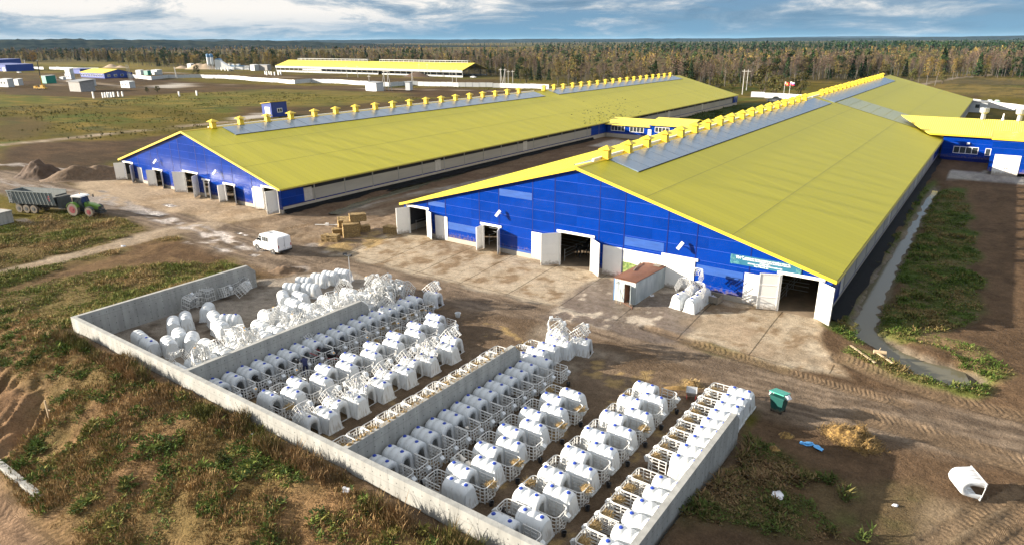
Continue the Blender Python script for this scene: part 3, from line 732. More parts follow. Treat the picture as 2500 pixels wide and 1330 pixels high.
def leaf(parent, hx, hy, w, h, ang, base, name='door_leaf', flip=1, brace=False):
    """hinged leaf: hinge at (hx, hy); closed it would run flip*w along x; ang opens it outwards (towards -y)"""
    mb = MB(); t = .06
    mb.box(0, w * flip, -t, 0, 0.06, h) if flip > 0 else mb.box(-w, 0, -t, 0, 0.06, h)
    x0, x1 = (0, w) if flip > 0 else (-w, 0)
    for z in (0.06, h * .35, h * .68, h - .08):
        mb.box(x0, x1, 0.0, .035, z, z + .06); mb.box(x0 + .001, x1 - .001, -t - .012, -t, z, z + .05)
    for x in (x0, x1 - .07): mb.box(x, x + .07, 0.0, .036, .06, h)
    o = mb.build(name, MATS['white_metal'], parent, (hx, hy, base), -ang * flip)
    hd = MB(); hd.cyl((x1 - .1 if flip > 0 else x0 + .1, -t - .05, h * .4), (x1 - .1 if flip > 0 else x0 + .1, -t - .05, h * .4 + .35), .025, n=6)
    hd.build('handle', MATS['steel'], o)
    return o

def floodlight(parent, x, y, z, ang=0.5):
    mb = MB()
    mb.box(-.04, .04, -.35, 0, -.03, .03)
    mb.cyl((0, -.3, 0), (0, -.55, -.1), .05, n=6)
    M1 = Matrix.Translation((0, -.6, .1)) @ Matrix.Rotation(ang, 4, 'Y') @ Matrix.Rotation(-.5, 4, 'X')
    mb.box(-.16, .16, -.07, .07, -.4, .45, M=M1)
    return mb.build('floodlight', [MATS['white_trim']], parent, (x, y, z))

def gable_barn(name, label, x0, x1, y0, y1, ze, xr, zr, base, doors, lines, panels, vents, cross=None, vent_pitch=5.25, plen=.9):
    b = thing(name, label, 'barn', ((x0 + x1) / 2, y0, base))
    ox, oy, oz = (x0 + x1) / 2, y0, base
    def roofz(x): return (ze + (zr - ze) * (x - x0) / (xr - x0)) if x < xr else (zr + (ze - zr) * (x - xr) / (x1 - xr))
    # front wall, cut round the doors
    xs = sorted({x0, x1, xr, *[d[0] for d in doors], *[d[1] for d in doors]})
    for yy, nm in ((0.0, 'gable_wall'), (y1 - y0 - .12, 'rear_wall')):
        wall = MB(); pl = MB()
        for a, c in zip(xs[:-1], xs[1:]):
            mid = (a + c) / 2; bot = .55; dr = None
            for d in doors:
                if d[0] - 1e-6 <= mid <= d[1] + 1e-6: bot = d[2]; dr = d
            if nm == 'rear_wall': bot = .55; dr = None
            pts = [(a - ox, bot), (c - ox, bot), (c - ox, roofz(c) - oz - .16), (a - ox, roofz(a) - oz - .16)]
            if min(pts[2][1], pts[3][1]) > bot: wall.prism(pts, yy, yy + .12, 'y')
            if dr is None: pl.box(a - ox, c - ox, yy - .05, yy + .14, -.9, .545)
        wall.build(nm, MATS['blue_wall'], b)
        pl.build('plinth', MATS['plinth'], b)
    if lines:
        for x in lines:
            ln = MB()
            top = roofz(x) - oz - .2; bot = .56
            for d in doors:
                if d[0] - .05 < x < d[1] + .05: bot = max(bot, d[2] + .2)
            ln.box(x - ox - .045, x - ox + .045, -.02, -.002, bot, top)
            ln.build('joint_cover', MATS['blue_gutter'], b)
    # roof slopes
    def slope(sx0, sz0, sx1, sz1, nm, m, ya, yb, t0, t1, up=0.0):
        d = Vector((sx1 - sx0, 0, sz1 - sz0)); L = d.length; d.normalize(); nrm = Vector((-d.z, 0, d.x))
        if nrm.z < 0: nrm = -nrm
        P = Vector((sx0 - ox, 0, sz0 - oz))
        A = P + d * t0 + nrm * (-.12 + up); B = P + d * t1 + nrm * (-.12 + up); Ct = P + d * t1 + nrm * up; D = P + d * t0 + nrm * up
        return [(q.x, q.z) for q in (A, B, Ct, D)], ya - oy, yb - oy, L
    LR = math.hypot(x1 - xr, zr - ze); LL = math.hypot(xr - x0, zr - ze)
    for (ex, L, nm) in ((x0, LL, 'roof_slope'), (x1, LR, 'roof_slope')):
        pts, a, c, _ = slope(xr, zr, ex, ze, nm, None, y0 - .35, y1 + .35, 0.0, L + .35)
        mb = MB(); mb.prism(pts, a, c, 'y'); r = mb.build(nm, MATS['yellow_roof'], b)
        sm = MB()
        for fr in (.305, .65):
            p2, a2, c2, _ = slope(xr, zr, ex, ze, '', None, y0 - .34, y1 + .34, L * fr, L * fr + .05, up=.006); sm.prism(p2, a2, c2, 'y')
        sm.build('sheet_seam', MATS['roof_seam'], r)
        vt = MB(); p2, a2, c2, _ = slope(xr, zr, ex, ze, '', None, 0, 0, -0.02, L + .40, up=.05)
        p3 = [(p2[0][0], p2[0][1] - .18), (p2[1][0], p2[1][1] - .18), p2[2], p2[3]]
        vt.prism(p3, -.46, -.36, 'y'); vt.build('verge_trim', MATS['yellow_metal'], b)
        gt = MB(); sgn = 1 if ex > xr else -1
        gt.tube([(ex - ox + sgn * .42, -.3, ze - oz - .24), (ex - ox + sgn * .42, y1 - y0 + .3, ze - oz - .24)], .10, 6); gt.build('gutter', MATS['yellow_metal' if sgn < 0 else 'roof_seam'], b)
    rc = MB(); rc.prism([(xr - ox - .3, zr - oz - .03), (xr - ox + .3, zr - oz - .03), (xr - ox, zr - oz + .09)], -.36, y1 - y0 + .36, 'y'); rc.build('ridge_cap', MATS['yellow_metal'], b)
    cb = MB()
    for ya, yb in panels: cb.box(xr - ox - .62, xr - ox - .40, ya - oy - 2, yb - oy + 1, zr - oz - .12, zr - oz + .22)
    cb.build('ridge_curb', MATS['white_trim'], b)
    for ya, yb in panels:
        mb = MB(); ed = MB(); y = ya
        while y < yb - .5:
            for ex, L in ((x1, LR), (x0, LL)):
                p, a, c, _ = slope(xr, zr, ex, ze, '', None, y + .03, min(y + 2.95, yb), .35 if ex == x1 else .9, 4.15, up=.10); mb.prism(p, a, c, 'y')
            y += 3.0
        mb.build('skylight_strip', MATS['sky_panel'], b)
        for ex, L in ((x1, LR), (x0, LL)):
            p, a, c, _ = slope(xr, zr, ex, ze, '', None, ya, yb, 4.16, 4.24, up=.11); ed.prism(p, a, c, 'y')
        ed.build('skylight_edge', MATS['dark_gap'], b)
    if cross:
        mb = MB(); dk = MB()
        ya, yb = cross; L = LR; t = 4.4
        while t < L - .3:
            p, a, c, _ = slope(xr, zr, x1, ze, '', None, ya, yb, t + .05, min(t + 2.4, L - .1), up=.05); mb.prism(p, a, c, 'y'); t += 2.45
        y = ya
        mb.build('translucent_sheet', MATS['pale_panel'], b)
        while y < yb:
            p, a, c, _ = slope(xr, zr, x1, ze, '', None, y, y + .12, 4.4, L - .1, up=.06); dk.prism(p, a, c, 'y'); y += 2.2
        dk.build('sheet_joint', MATS['roof_seam'], b)
    # ridge vents
    vb = MB(); w = .46
    vb.box(-w, w, -w, w, -.25, .86); vb.box(-w - .16, w + .16, -w - .16, w + .16, -.22, -.12)
    vc = MB(); c_ = .84
    for sx in (-1, 1):
        for sy in (-1, 1): vc.box(sx * w - .03 * sx - .03, sx * w - .03 * sx + .03, sy * w - .03 * sy - .03, sy * w - .03 * sy + .03, .86, 1.06)
    vc.add([(-c_, -c_, 1.05), (c_, -c_, 1.05), (c_, c_, 1.05), (-c_, c_, 1.05), (0, 0, 1.52), (-c_, -c_, .99), (c_, -c_, .99), (c_, c_, .99), (-c_, c_, .99)],
           [(0, 1, 4), (1, 2, 4), (2, 3, 4), (3, 0, 4), (0, 5, 6, 1), (1, 6, 7, 2), (2, 7, 8, 3), (3, 8, 5, 0), (8, 7, 6, 5)])
    vm_, cm_ = vb.mesh('roof_vent', MATS['yellow_metal']), vc.mesh('vent_cap', MATS['yellow_metal'])
    for ya, n in vents:
        for k in range(n):
            v = obj('roof_vent', vm_, b, (xr - ox + .05 + random.uniform(-.04, .04), ya + k * vent_pitch - oy + random.uniform(-.12, .12), zr - oz + .18 + random.uniform(-.04, .04)), random.uniform(-.03, .03)); obj('vent_cap', cm_, v); v.scale = (.84, .84, .86)
    # long sides: plinth, blue rail, roll-up curtain, dark vent gap, end panels and flaps
    for ex, sg in ((x0, -1), (x1, 1)):
        X = ex - ox; ln = y1 - y0; H_ = ze - oz
        s = MB(); s.box(min(X, X - sg * .2), max(X, X - sg * .2), .14, ln - .14, -.9, .95); s.build('plinth', MATS['plinth'], b)
        s = MB(); s.box(min(X + sg * .02, X - sg * .1), max(X + sg * .02, X - sg * .1), .14, ln - .14, .955, 1.12); s.build('sill_rail', MATS['blue_gutter'], b)
        segs = [(5.5, 33.5), (35.0, 62.0), (63.5, 92.0), (113, 140), (141.5, 168), (169.5, ln - 6)] if ln > 190 else [(5, 50)]
        for a, c in segs: s = MB(); s.box(X - .03, X + .03, a, c, 1.125, H_ - .95); s.build('side_curtain', MATS['curtain'], b)
        for a, c in zip([0.13] + [q[1] for q in segs], [q[0] for q in segs] + [ln - .13]):
            if c - a < 2: s = MB(); s.box(X - .05, X + .05, a, c, 1.122, H_ - .7); s.build('curtain_flap', MATS['flap'], b)
        s = MB(); s.box(X - .06, X + .06, .13, 4.0, .96 + .17, H_ - .5); s.box(X - .06, X + .06, 92.0, 113, 1.13, H_ - .5); s.box(X - .06, X + .06, ln - 4.5, ln - .13, 1.13, H_ - .5); s.build('side_panel', MATS['blue_wall'], b)
        s = MB(); s.box(X - .055, X + .05, 4.0, 5.5, 1.13, H_ - .7); s.build('white_flap', MATS['flap'], b)
        s = MB(); s.box(min(X - sg * .4, X - sg * .3), max(X - sg * .4, X - sg * .3), .2, ln - .2, .9, H_ - .25); s.build('gap_shade_sheet', MATS['dark_gap'], b)  # near-black sheet puts the shade of the vent gap into colour
        s = MB(); p = []
        for i in range(int(ln / 6)): s.box(X - .07, X + .07, i * 6 + 6 - .08, i * 6 + 6 + .08, .95, H_ - .25)
        s.build('side_frame', MATS['steel'], b)
    # inside: floor, posts, rails
    s = MB(); s.box(x0 - ox + .3, x1 - ox - .3, -.05, y1 - y0 - .2, -.3, -.03 + .04); s.build('barn_floor', MATS['barn_floor'], b)
    s = MB()
    for d in doors:
        if d[3] == 'open':
            for xx in (d[0] - ox - .2, d[1] - ox + .2):
                for z in (.45, .85, 1.25): s.cyl((xx, 1.5, z), (xx, 26, z), .035, n=5)
                for k in range(10): s.cyl((xx, 1.5 + k * 2.7, 0), (xx, 1.5 + k * 2.7, 1.35), .045, n=5)
            for z in (.5, .95, 1.3): s.cyl((d[0] - ox - 3, 5.2, z), (d[0] - ox + (d[1] - d[0]) * .45, 5.2, z), .035, n=5)
    s.build('stall_rail', MATS['galvanised'], b)
    s = MB()
    for k in range(6):
        for xx in np.arange(x0 + 5.5, x1 - 4, 6.0): s.box(xx - ox - .12, xx - ox + .12, 8 + k * 12, 8.24 + k * 12, 0, roofz(xx) - oz - .3)
    s.build('inner_post', MATS['plinth'], b)
    # doors
    for d in doors:
        xa, xb, h = d[0] - ox, d[1] - ox, d[2]
        fr = MB(); fw = .16
        fr.box(xa - .02, xa + fw, -.06, .10, 0, h); fr.box(xb - fw, xb + .02, -.06, .10, 0, h); fr.box(xa - .3, xb + .3, -.09, -.003, h, h + .26)
        fr.build('door_frame', MATS['white_trim'], b)
        if d[3] == 'closed':
            mb = MB(); mb.box(xa + fw, xb - fw, -.02, .04, .05, h - .01)
            for z in (h * .33, h * .66): mb.box(xa + fw, xb - fw, -.035, -.02, z, z + .04)
            mb.box((xa + xb) / 2 - .02, (xa + xb) / 2 + .02, -.036, -.02, .05, h - .02)
            mb.build('door_leaf', MATS['white_metal'], b)
        for lf in d[4]:
            side, w, ang = lf[:3]
            leaf(b, xa + .02 if side == 'L' else xb - .02, -.10, w, h - .05, R_(ang), 0.0, flip=1 if side == 'L' else -1)
        for px_, w in d[5]:
            mb = MB(); mb.box(px_ - ox, px_ + w - ox, -.07, -.01, .10, h * .86)
            mb.box(px_ - ox + w * .5 - .015, px_ - ox + w * .5 + .015, -.085, -.07, .10, h * .86)
            mb.build('white_panel', MATS['white_metal'], b)
    return b, ox, oy, oz

# ------------------------------------------------------------------ the near barn
BARN = gable_barn('cattle_barn', 'large blue cattle barn nearest the calf pens, yellow roof, green banner on its gable', -60.6, -9.25, 60.5, 279.5, 4.40, -34.94, 11.5, 0.42,
    [(-59.85, -56.55, 3.55, 'open', [('L', 1.65, 112), ('R', 1.65, 150)], [(-55.25, 2.0)]),
     (-47.75, -45.25, 2.95, 'open', [('L', 1.2, 88), ('R', 1.25, 118)], []),
     (-37.05, -32.95, 3.72, 'open', [('L', 2.05, 132), ('R', 2.05, 142)], [(-40.7, 1.4), (-31.6, 2.2)]),
     (-24.75, -21.6, 3.25, 'closed', [], []),
     (-13.6, -10.15, 3.55, 'open', [('L', 1.75, 158), ('R', 1.75, 140)], [(-16.75, 1.75)])],
    [-56.5, -53.5, -48.2, -45.3, -40.6, -37.7, -32.2, -29.3, -24.6, -21.6, -16.4, -13.4], [(66.6, 163.5), (167.0, 262.0)], [(66.8, 18), (172.0, 18)], cross=(167.5, 185.5))
b, ox, oy, oz = BARN
floodlight(b, -45.0 - ox, -.02, 5.1 - oz); floodlight(b, -23.0 - ox, -.02, 5.0 - oz)
for xa, xb, z0, z1 in ((-53.3, -48.3, 2.0, 2.9), (-45.2, -40.7, 7.2, 8.0), (-29.2, -24.9, 4.0, 4.9), (-21.4, -16.9, 2.6, 3.4), (-56.3, -53.6, 4.6, 5.2), (-45.2, -40.7, .75, 1.2)):
    fm = MB(); fm.box(xa - ox, xb - ox, -.012, -.003, z0 - oz, z1 - oz); fm.build('film_panel', MATS['film_blue'], b)
mem = MB(); mem.add([(x1 - ox, y, z) for y, x1, z in ()], [])
n_ = 40; vs = []; fs = []
for i in range(n_ + 1):
    y = .2 + i * 103 / n_ ; wob = .12 * math.sin(i * 1.7) + .08 * math.sin(i * 4.1)
    vs += [(25.72, y, .72), (25.95, y, .30), (26.9 + wob, y, -.18)]
for i in range(n_): fs += [(3 * i, 3 * i + 1, 3 * i + 4, 3 * i + 3), (3 * i + 1, 3 * i + 2, 3 * i + 5, 3 * i + 4)]
mem2 = MB(); mem2.add([(v[0] - 25.675 + (-9.25 - ox) , v[1], v[2]) for v in vs], fs); mem2.build('drainage_membrane', MATS['membrane'], b)
gv = MB(); vs = []; fs = []

# ------------------------------------------------------------------ the left barn
BARN1 = gable_barn('cattle_barn', 'blue cattle barn with yellow roof standing left of the nearest barn', -130.3, -83.3, 58.3, 264.0, 3.92, -107.3, 10.45, 0.12,
    [(-129.6, -126.4, 3.2, 'open', [('L', 1.6, 115), ('R', 1.6, 140)], [(-124.8, 1.5)]),
     (-119.0, -116.4, 2.9, 'open', [('L', 1.3, 140), ('R', 1.3, 150)], []),
     (-109.2, -105.2, 3.55, 'open', [('L', 2.0, 150), ('R', 2.0, 128)], [(-112.2, 1.3)]),
     (-103.6, -101.9, 2.75, 'open', [('R', 1.5, 148)], []),
     (-97.6, -94.9, 2.8, 'open', [('L', 1.1, 95), ('R', 1.3, 148)], []),
     (-87.6, -84.0, 3.5, 'open', [('L', 1.8, 168), ('R', 1.8, 75)], [(-90.3, 1.3)])],
    [-126.6, -124.1, -119.3, -116.8, -112.3, -109.7, -104.7, -102.0, -97.6, -95.1, -90.2, -87.3], [(65.0, 160.0), (167.0, 258.0)], [(63.6, 18), (165.5, 18)])
b1, ox1, oy1, oz1 = BARN1
floodlight(b1, -116.9 - ox1, -.02, 4.6 - oz1); floodlight(b1, -98.9 - ox1, -.02, 4.6 - oz1)
n_ = 30; vs = []; fs = []
for i in range(n_ + 1):
    y = .2 + i * 93 / n_
    vs += [(.02, y, .55), (.25, y, .1), (1.1 + .1 * math.sin(i * 2.1), y, -.12)]
for i in range(n_): fs += [(3 * i, 3 * i + 1, 3 * i + 4, 3 * i + 3), (3 * i + 1, 3 * i + 2, 3 * i + 5, 3 * i + 4)]
mem = MB(); mem.add([(v[0] + (-83.3 - ox1), v[1], v[2]) for v in vs], fs); mem.build('drainage_membrane', MATS['membrane'], b1)

# ------------------------------------------------------------------ windows for the smaller buildings
def window(parent, x0, x1, z0, z1, y=0.0, n=4, sgn=-1, axis='x'):
    """a white framed window on a wall that faces -y (or +x when axis is 'y')"""
    def bx(mb, a, c, d0, d1, za, zb):
        mb.box(a, c, d0, d1, za, zb) if axis == 'x' else mb.box(-d1, -d0, a, c, za, zb)
    fr = MB(); w = .09
    bx(fr, x0, x1, y - .06, y + .02, z0, z0 + w); bx(fr, x0, x1, y - .06, y + .02, z1 - w, z1)
    for i in range(n + 1):
        xx = x0 + (x1 - x0 - w) * i / n; bx(fr, xx, xx + w, y - .062, y + .02, z0 + w, z1 - w)
    f = fr.build('window', MATS['white_trim'], parent)
    p = MB(); bx(p, x0 + w, x1 - w, y - .03, y - .012, z0 + w, z1 - w); p.build('pane', MATS['glass_dark'], f)
    return f

# milking block on the right
mb_ = thing('milking_block', 'blue milking block with corrugated yellow roof joined to the right side of the near barn', 'building', (-9.0, 163.6, .42))
s = MB(); s.box(.15, 40, 0, 14, .5, 5.0); s.build('wall', MATS['blue_wall'], mb_)
s = MB(); s.box(.15, 40, -.06, 14, -.9, .495); s.build('plinth', MATS['blue_gutter'], mb_)
def roofslab(parent, x0, x1, y0, z0, y1, z1, m, name='roof', t=.14, slant=0.0):
    s = MB(); s.add([(x0 + slant, y0, z0 - t), (x1, y0, z0 - t), (x1, y1, z1 - t), (x0, y1, z1 - t), (x0 + slant, y0, z0), (x1, y0, z0), (x1, y1, z1), (x0, y1, z1)],
                    [(0, 3, 2, 1), (4, 5, 6, 7), (0, 1, 5, 4), (1, 2, 6, 5), (2, 3, 7, 6), (3, 0, 4, 7)])
    return s.build(name, m, parent)
roofslab(mb_, -9.0, 40.2, -.8, 5.08, 8.5, 7.55, MATS['yellow_roof_cross'], slant=6.4)
roofslab(mb_, -9.0, 40.2, 17.8, 5.08, 8.5, 7.55, MATS['yellow_roof_cross'], slant=6.4)
s = MB(); s.prism([(-.8, 4.8), (-.8, 5.1), (-.9, 5.1), (-.9, 4.8)], -2.4, 40, 'x'); s.build('fascia', MATS['yellow_metal'], mb_)
window(mb_, 2.2, 6.45, 1.35, 2.75); window(mb_, 7.6, 9.4, 1.3, 2.7, n=2)
s = MB(); s.box(4.3, 4.8, -.2, -.01, 3.2, 3.6); s.build('wall_lamp', MATS['white_trim'], mb_)
s = MB(); s.box(8.6, 24, -13.4, -.01, .35, 6.05); s.build('porch', MATS['blue_wall'], mb_)
s = MB(); s.box(8.3, 24.2, -13.7, -.01, 6.06, 6.25); s.build('porch_roof', MATS['yellow_metal'], mb_)
s = MB(); s.box(9.3, 13.2, -13.47, -13.41, -.35, 3.5); s.box(11.23, 11.27, -13.49, -13.47, -.35, 3.5)
po = s.build('door', MATS['white_metal'], mb_)
s = MB(); s.box(11.05, 11.12, -13.56, -13.5, 1.0, 1.25); s.box(11.4, 11.47, -13.56, -13.5, 1.0, 1.25); s.build('handle', MATS['steel'], po)
for fx in (5.9, 12.0):
    s = MB(); s.lathe((fx, 8.4, 7.5), [(.45, 0), (.45, .7), (.42, .75), (.42, 1.1), (.85, 1.45), (.85, 2.3), (.62, 2.3)], 14); s.build('roof_fan', MATS['galvanised'], mb_, smooth=False)
for fx in (9.3, 15.4):
    s = MB(); s.lathe((fx, 8.4, 7.5), [(.28, 0), (.2, .35), (.14, .4), (.14, 1.1), (.04, 1.35)], 8); s.build('roof_pipe', MATS['white_trim'], mb_)

# link corridor between the barns
lk = thing('link_corridor', 'low blue link corridor with white windows between the two barns', 'building', (-83.2, 158.2, .3))
for x0, x1, ze_, nm in ((0.1, 12.2, 3.05, 'wall'), (12.25, 22.6, 3.65, 'wall')):
    s = MB(); s.box(x0, x1, 0 if x0 < 5 else -.5, 10, .75, ze_); s.build('wall', MATS['blue_wall'], lk)
    s = MB(); s.box(x0, x1, -.05 if x0 < 5 else -.55, 10, -.8, .745); s.build('plinth', MATS['plinth'], lk)
roofslab(lk, -.4, 12.6, -.7, 3.1, 5.5, 4.3, MATS['yellow_roof_cross']); roofslab(lk, -.4, 12.6, 10.7, 3.1, 5.5, 4.3, MATS['yellow_roof_cross'])
roofslab(lk, 12.0, 23.0, -1.2, 3.75, 5.5, 4.95, MATS['yellow_roof_cross']); roofslab(lk, 12.0, 23.0, 10.9, 3.75, 5.5, 4.95, MATS['yellow_roof_cross'])
window(lk, 1.4, 5.3, 1.45, 2.75); window(lk, 6.7, 10.6, 1.45, 2.75); window(lk, 13.8, 17.6, 1.9, 3.2, y=-.5)
s = MB(); s.box(12.0, 12.9, -.62, -.52, 0.1, 2.5); s.build('door', MATS['white_metal'], lk)

# ------------------------------------------------------------------ banners on the near barn
mat('banner_teal', (0.022, 0.135, 0.21), rough=0.45, var=0.10, scale=1.5)
mat('banner_lace', (0.16, 0.42, 0.44), rough=0.5)
mat('letter_white', (0.85, 0.86, 0.86), rough=0.5)
mat('banner_white', (0.80, 0.82, 0.82), rough=0.45, var=0.03)
mat('letter_grey', (0.50, 0.54, 0.58), rough=0.5)
mat('letter_pink', (0.72, 0.50, 0.46), rough=0.5)
mat('letter_pale', (0.45, 0.66, 0.72), rough=0.5)
mat('meadow_print', (0.10, 0.17, 0.04), rough=0.5, var=0.3, scale=4, col2=(0.22, 0.26, 0.09))
mat('hill_print', (0.55, 0.60, 0.50), rough=0.5, var=0.1, scale=3, col2=(0.68, 0.70, 0.55))
bn = thing('banner', 'long green blue banner with white lettering above the right door of the near barn', 'banner', (-15.05, 60.5, 4.6))
s = MB()
for i in range(24):
    xa = -3.18 + 6.36 * i / 24; xb = -3.18 + 6.36 * (i + 1) / 24
    f = lambda x: -.055 + .012 * math.sin(x * 3.1)
    s.add([(xa, f(xa), -.47 - .03 * math.sin(xa)), (xb, f(xb), -.47 - .03 * math.sin(xb)), (xb, f(xb), .45 - .02 * math.sin(xb * 1.3)), (xa, f(xa), .45 - .02 * math.sin(xa * 1.3)),
           (xa, f(xa) + .01, -.47), (xb, f(xb) + .01, -.47), (xb, f(xb) + .01, .45), (xa, f(xa) + .01, .45)], [(0, 1, 2, 3), (7, 6, 5, 4)])
s.build('cloth', MATS['banner_teal'], bn)
s = MB(); rr = random.Random(3)
for k in range(60):
    sd = -1 if k < 34 else 1
    u = rr.random() ** 1.8; x = sd * (3.1 - u * .75); z = -.44 + rr.random() * (.85 - u * .7)
    r = .03 + .05 * rr.random()
    for q in range(6):
        a0, a1 = q * math.pi / 3, (q + 1) * math.pi / 3
        s.cyl((x + r * math.cos(a0), -.072, z + r * math.sin(a0)), (x + r * math.cos(a1), -.072, z + r * math.sin(a1)), .008, n=3, caps=False)
s.build('lace_print', MATS['banner_lace'], bn)
text_mesh('lettering', 'TH', .34, 'letter_white', bn, WALL_M(-2.45, -.075, .21), bold=.012)
s = MB(); s.add([(-2.16, -.078, .24), (-2.02, -.078, .27), (-1.93, -.078, .40), (-2.06, -.078, .39), (-2.15, -.078, .33)], [(0, 1, 2, 3, 4)]); s.build('leaf_emblem', MATS['letter_white'], bn)
for t, z, sz, x in (('ЦЕРЕМОНИЯ ПРИЕМА ПЛЕМЕННЫХ НЕТЕЛЕЙ НА ФЕРМУ ТН', .27, .135, .15), ('СЕЛО БАРСУКИ, УЛЬЯНОВСКИЙ РАЙОН, КАЛУЖСКАЯ ОБЛАСТЬ', .11, .135, .10), ('17 ноября 2021 г.', -.045, .12, .0), ('CEREMONY OF RECEIVING HEIFER IN KALUGA FARM', -.21, .13, .0), ('Kaluga, 17 November, 2021', -.37, .115, -.3)):
    text_mesh('lettering', t, sz, 'letter_white', bn, WALL_M(x, -.075, z), bold=.006)
bw = thing('banner', 'white banner with grey lettering and a meadow photograph behind the rusty container', 'banner', (-27.0, 60.5, 2.1))
s = MB(); s.box(-2.3, 2.28, -.05, -.02, -1.15, 1.50); s.build('cloth', MATS['banner_white'], bw)
s = MB(); s.add([(-2.28, -.056, -1.12), (2.26, -.056, -1.12), (2.26, -.056, .02), (1.5, -.056, -.10), (.6, -.056, -.18), (-.4, -.056, .0), (-1.5, -.056, .15), (-2.28, -.056, .12)], [tuple(range(8))]); s.build('meadow_picture', MATS['meadow_print'], bw)
s = MB(); s.add([(-2.28, -.054, -.2), (2.26, -.054, -.3), (2.26, -.054, .30), (1.7, -.054, .24), (.9, -.054, .06), (-.6, -.054, .2), (-1.6, -.054, .36), (-2.28, -.054, .40)], [tuple(range(8))]); s.build('hill_picture', MATS['hill_print'], bw)
s = MB()
for cx, cz, k in ((1.75, -.05, 1.0), (2.0, -.1, .9)):
    s.add([(cx - .16 * k, -.06, cz), (cx + .14 * k, -.06, cz), (cx + .15 * k, -.06, cz + .13 * k), (cx + .22 * k, -.06, cz + .2 * k), (cx + .12 * k, -.06, cz + .18 * k), (cx - .15 * k, -.06, cz + .17 * k)], [tuple(range(6))])
    for dx in (-.13, -.07, .07, .12): s.box(cx + dx * k - .015, cx + dx * k + .015, -.061, -.058, cz - .12 * k, cz + .02)
s.build('cow_picture', MATS['black_plastic'], bw)
text_mesh('lettering', 'TH', .36, 'letter_pale', bw, WALL_M(-1.98, -.06, 1.22))
for t, z, sz, x, m in (('ЦЕРЕМОНИЯ ПРИЕМА ПЛЕМЕННЫХ НЕТЕЛЕЙ НА ФЕРМУ ТН', 1.02, .12, .1, 'letter_grey'), ('СЕЛО БАРСУКИ, УЛЬЯНОВСКИЙ РАЙОН, КАЛУЖСКАЯ ОБЛАСТЬ', .86, .12, .1, 'letter_grey'), ('17 ноября 2021 г.', .72, .10, -.1, 'letter_grey'), ('CEREMONY OF RECEIVING HEIFER IN KALUGA FARM', .58, .12, .1, 'letter_pink')):
    text_mesh('lettering', t, sz, m, bw, WALL_M(x, -.06, z))

# ------------------------------------------------------------------ concrete walls of the calf yard
def concrete_mat():
    m = mat('concrete', (0.325, 0.325, 0.305), rough=0.9, var=0.16, scale=1.1, bump=0.25, bscale=9, stretch=(1, 1, .6))
    nt = m.node_tree; N = nt.nodes.new; L = nt.links.new; bs = nt.nodes['Principled BSDF']
    src = bs.inputs['Base Color'].links[0].from_socket
    tc = N('ShaderNodeTexCoord'); sp = N('ShaderNodeSeparateXYZ'); L(tc.outputs['Object'], sp.inputs[0])
    def M(op, a, b=None):
        n = N('ShaderNodeMath'); n.operation = op
        for i, q in enumerate((a, b)):
            if q is None: continue
            if isinstance(q, (int, float)): n.inputs[i].default_value = q
            else: L(q, n.inputs[i])
        return n.outputs[0]
    h = M('ADD', sp.outputs[0], sp.outputs[1])
    jx = M('LESS_THAN', M('PINGPONG', h, .61), .012); jz = M('LESS_THAN', M('ABSOLUTE', M('SUBTRACT', sp.outputs[2], 1.95)), .014)
    # tie holes
    ax = M('SUBTRACT', M('PINGPONG', M('ADD', h, .3), .60), .3); az = M('SUBTRACT', M('PINGPONG', sp.outputs[2], .62), .31)
    hole = M('LESS_THAN', M('ADD', M('MULTIPLY', ax, ax), M('MULTIPLY', az, az)), .0019)
    d = M('SUBTRACT', 1.0, M('MAXIMUM', M('MULTIPLY', M('MAXIMUM', jx, jz), .28), M('MULTIPLY', hole, .6)))
    st = N('ShaderNodeTexNoise'); mp = N('ShaderNodeMapping'); mp.inputs['Scale'].default_value = (1.6, 1.6, .22); L(tc.outputs['Object'], mp.inputs[0]); L(mp.outputs[0], st.inputs['Vector']); st.inputs['Scale'].default_value = 1.4; st.inputs['Detail'].default_value = 5
    mr = N('ShaderNodeMapRange'); L(st.outputs['Fac'], mr.inputs[0]); mr.inputs[1].default_value = .35; mr.inputs[2].default_value = .65; mr.inputs[3].default_value = .84; mr.inputs[4].default_value = 1.08
    vm = N('ShaderNodeVectorMath'); vm.operation = 'SCALE'; L(src, vm.inputs[0]); L(M('MULTIPLY', d, mr.outputs[0]), vm.inputs['Scale']); L(vm.outputs[0], bs.inputs['Base Color'])
concrete_mat()
WH = 2.5
def cwall(x0, x1, y0, y1, label, chamfer=True, zb=-1.6, step=False):
    s = MB()
    pts = [(y0, zb), (y1, zb), (y1, 1.75), (y1 - .75, WH), (y0, WH)] if chamfer else [(y0, zb), (y1, zb), (y1, WH), (y0, WH)]
    s.prism(pts, x0, x1, 'x') if True else None
    o = s.build('concrete_wall', MATS['concrete'])
    return tag(o, label, 'wall', 'concrete walls of the calf yard')
cwall(-60.0, -59.65, 20.753, 37.6, 'grey concrete wall closing the left side of the calf yard')
cwall(-43.05, -42.7, 20.753, 37.5, 'grey concrete dividing wall beside the heap of loose pen fences')
cwall(-26.7, -26.35, 20.753, 37.7, 'grey concrete dividing wall in the middle, old straw along its top')
cwall(-10.08, -9.73, 20.753, 37.6, 'grey concrete wall closing the right side of the calf yard')
s = MB(); s.box(-60.0, -9.73, 20.4, 20.75, -1.6, WH); tag(s.build('concrete_wall', MATS['concrete']), 'long pale concrete wall on the camera side of the calf yard, weeds against it', 'wall', 'concrete walls of the calf yard')
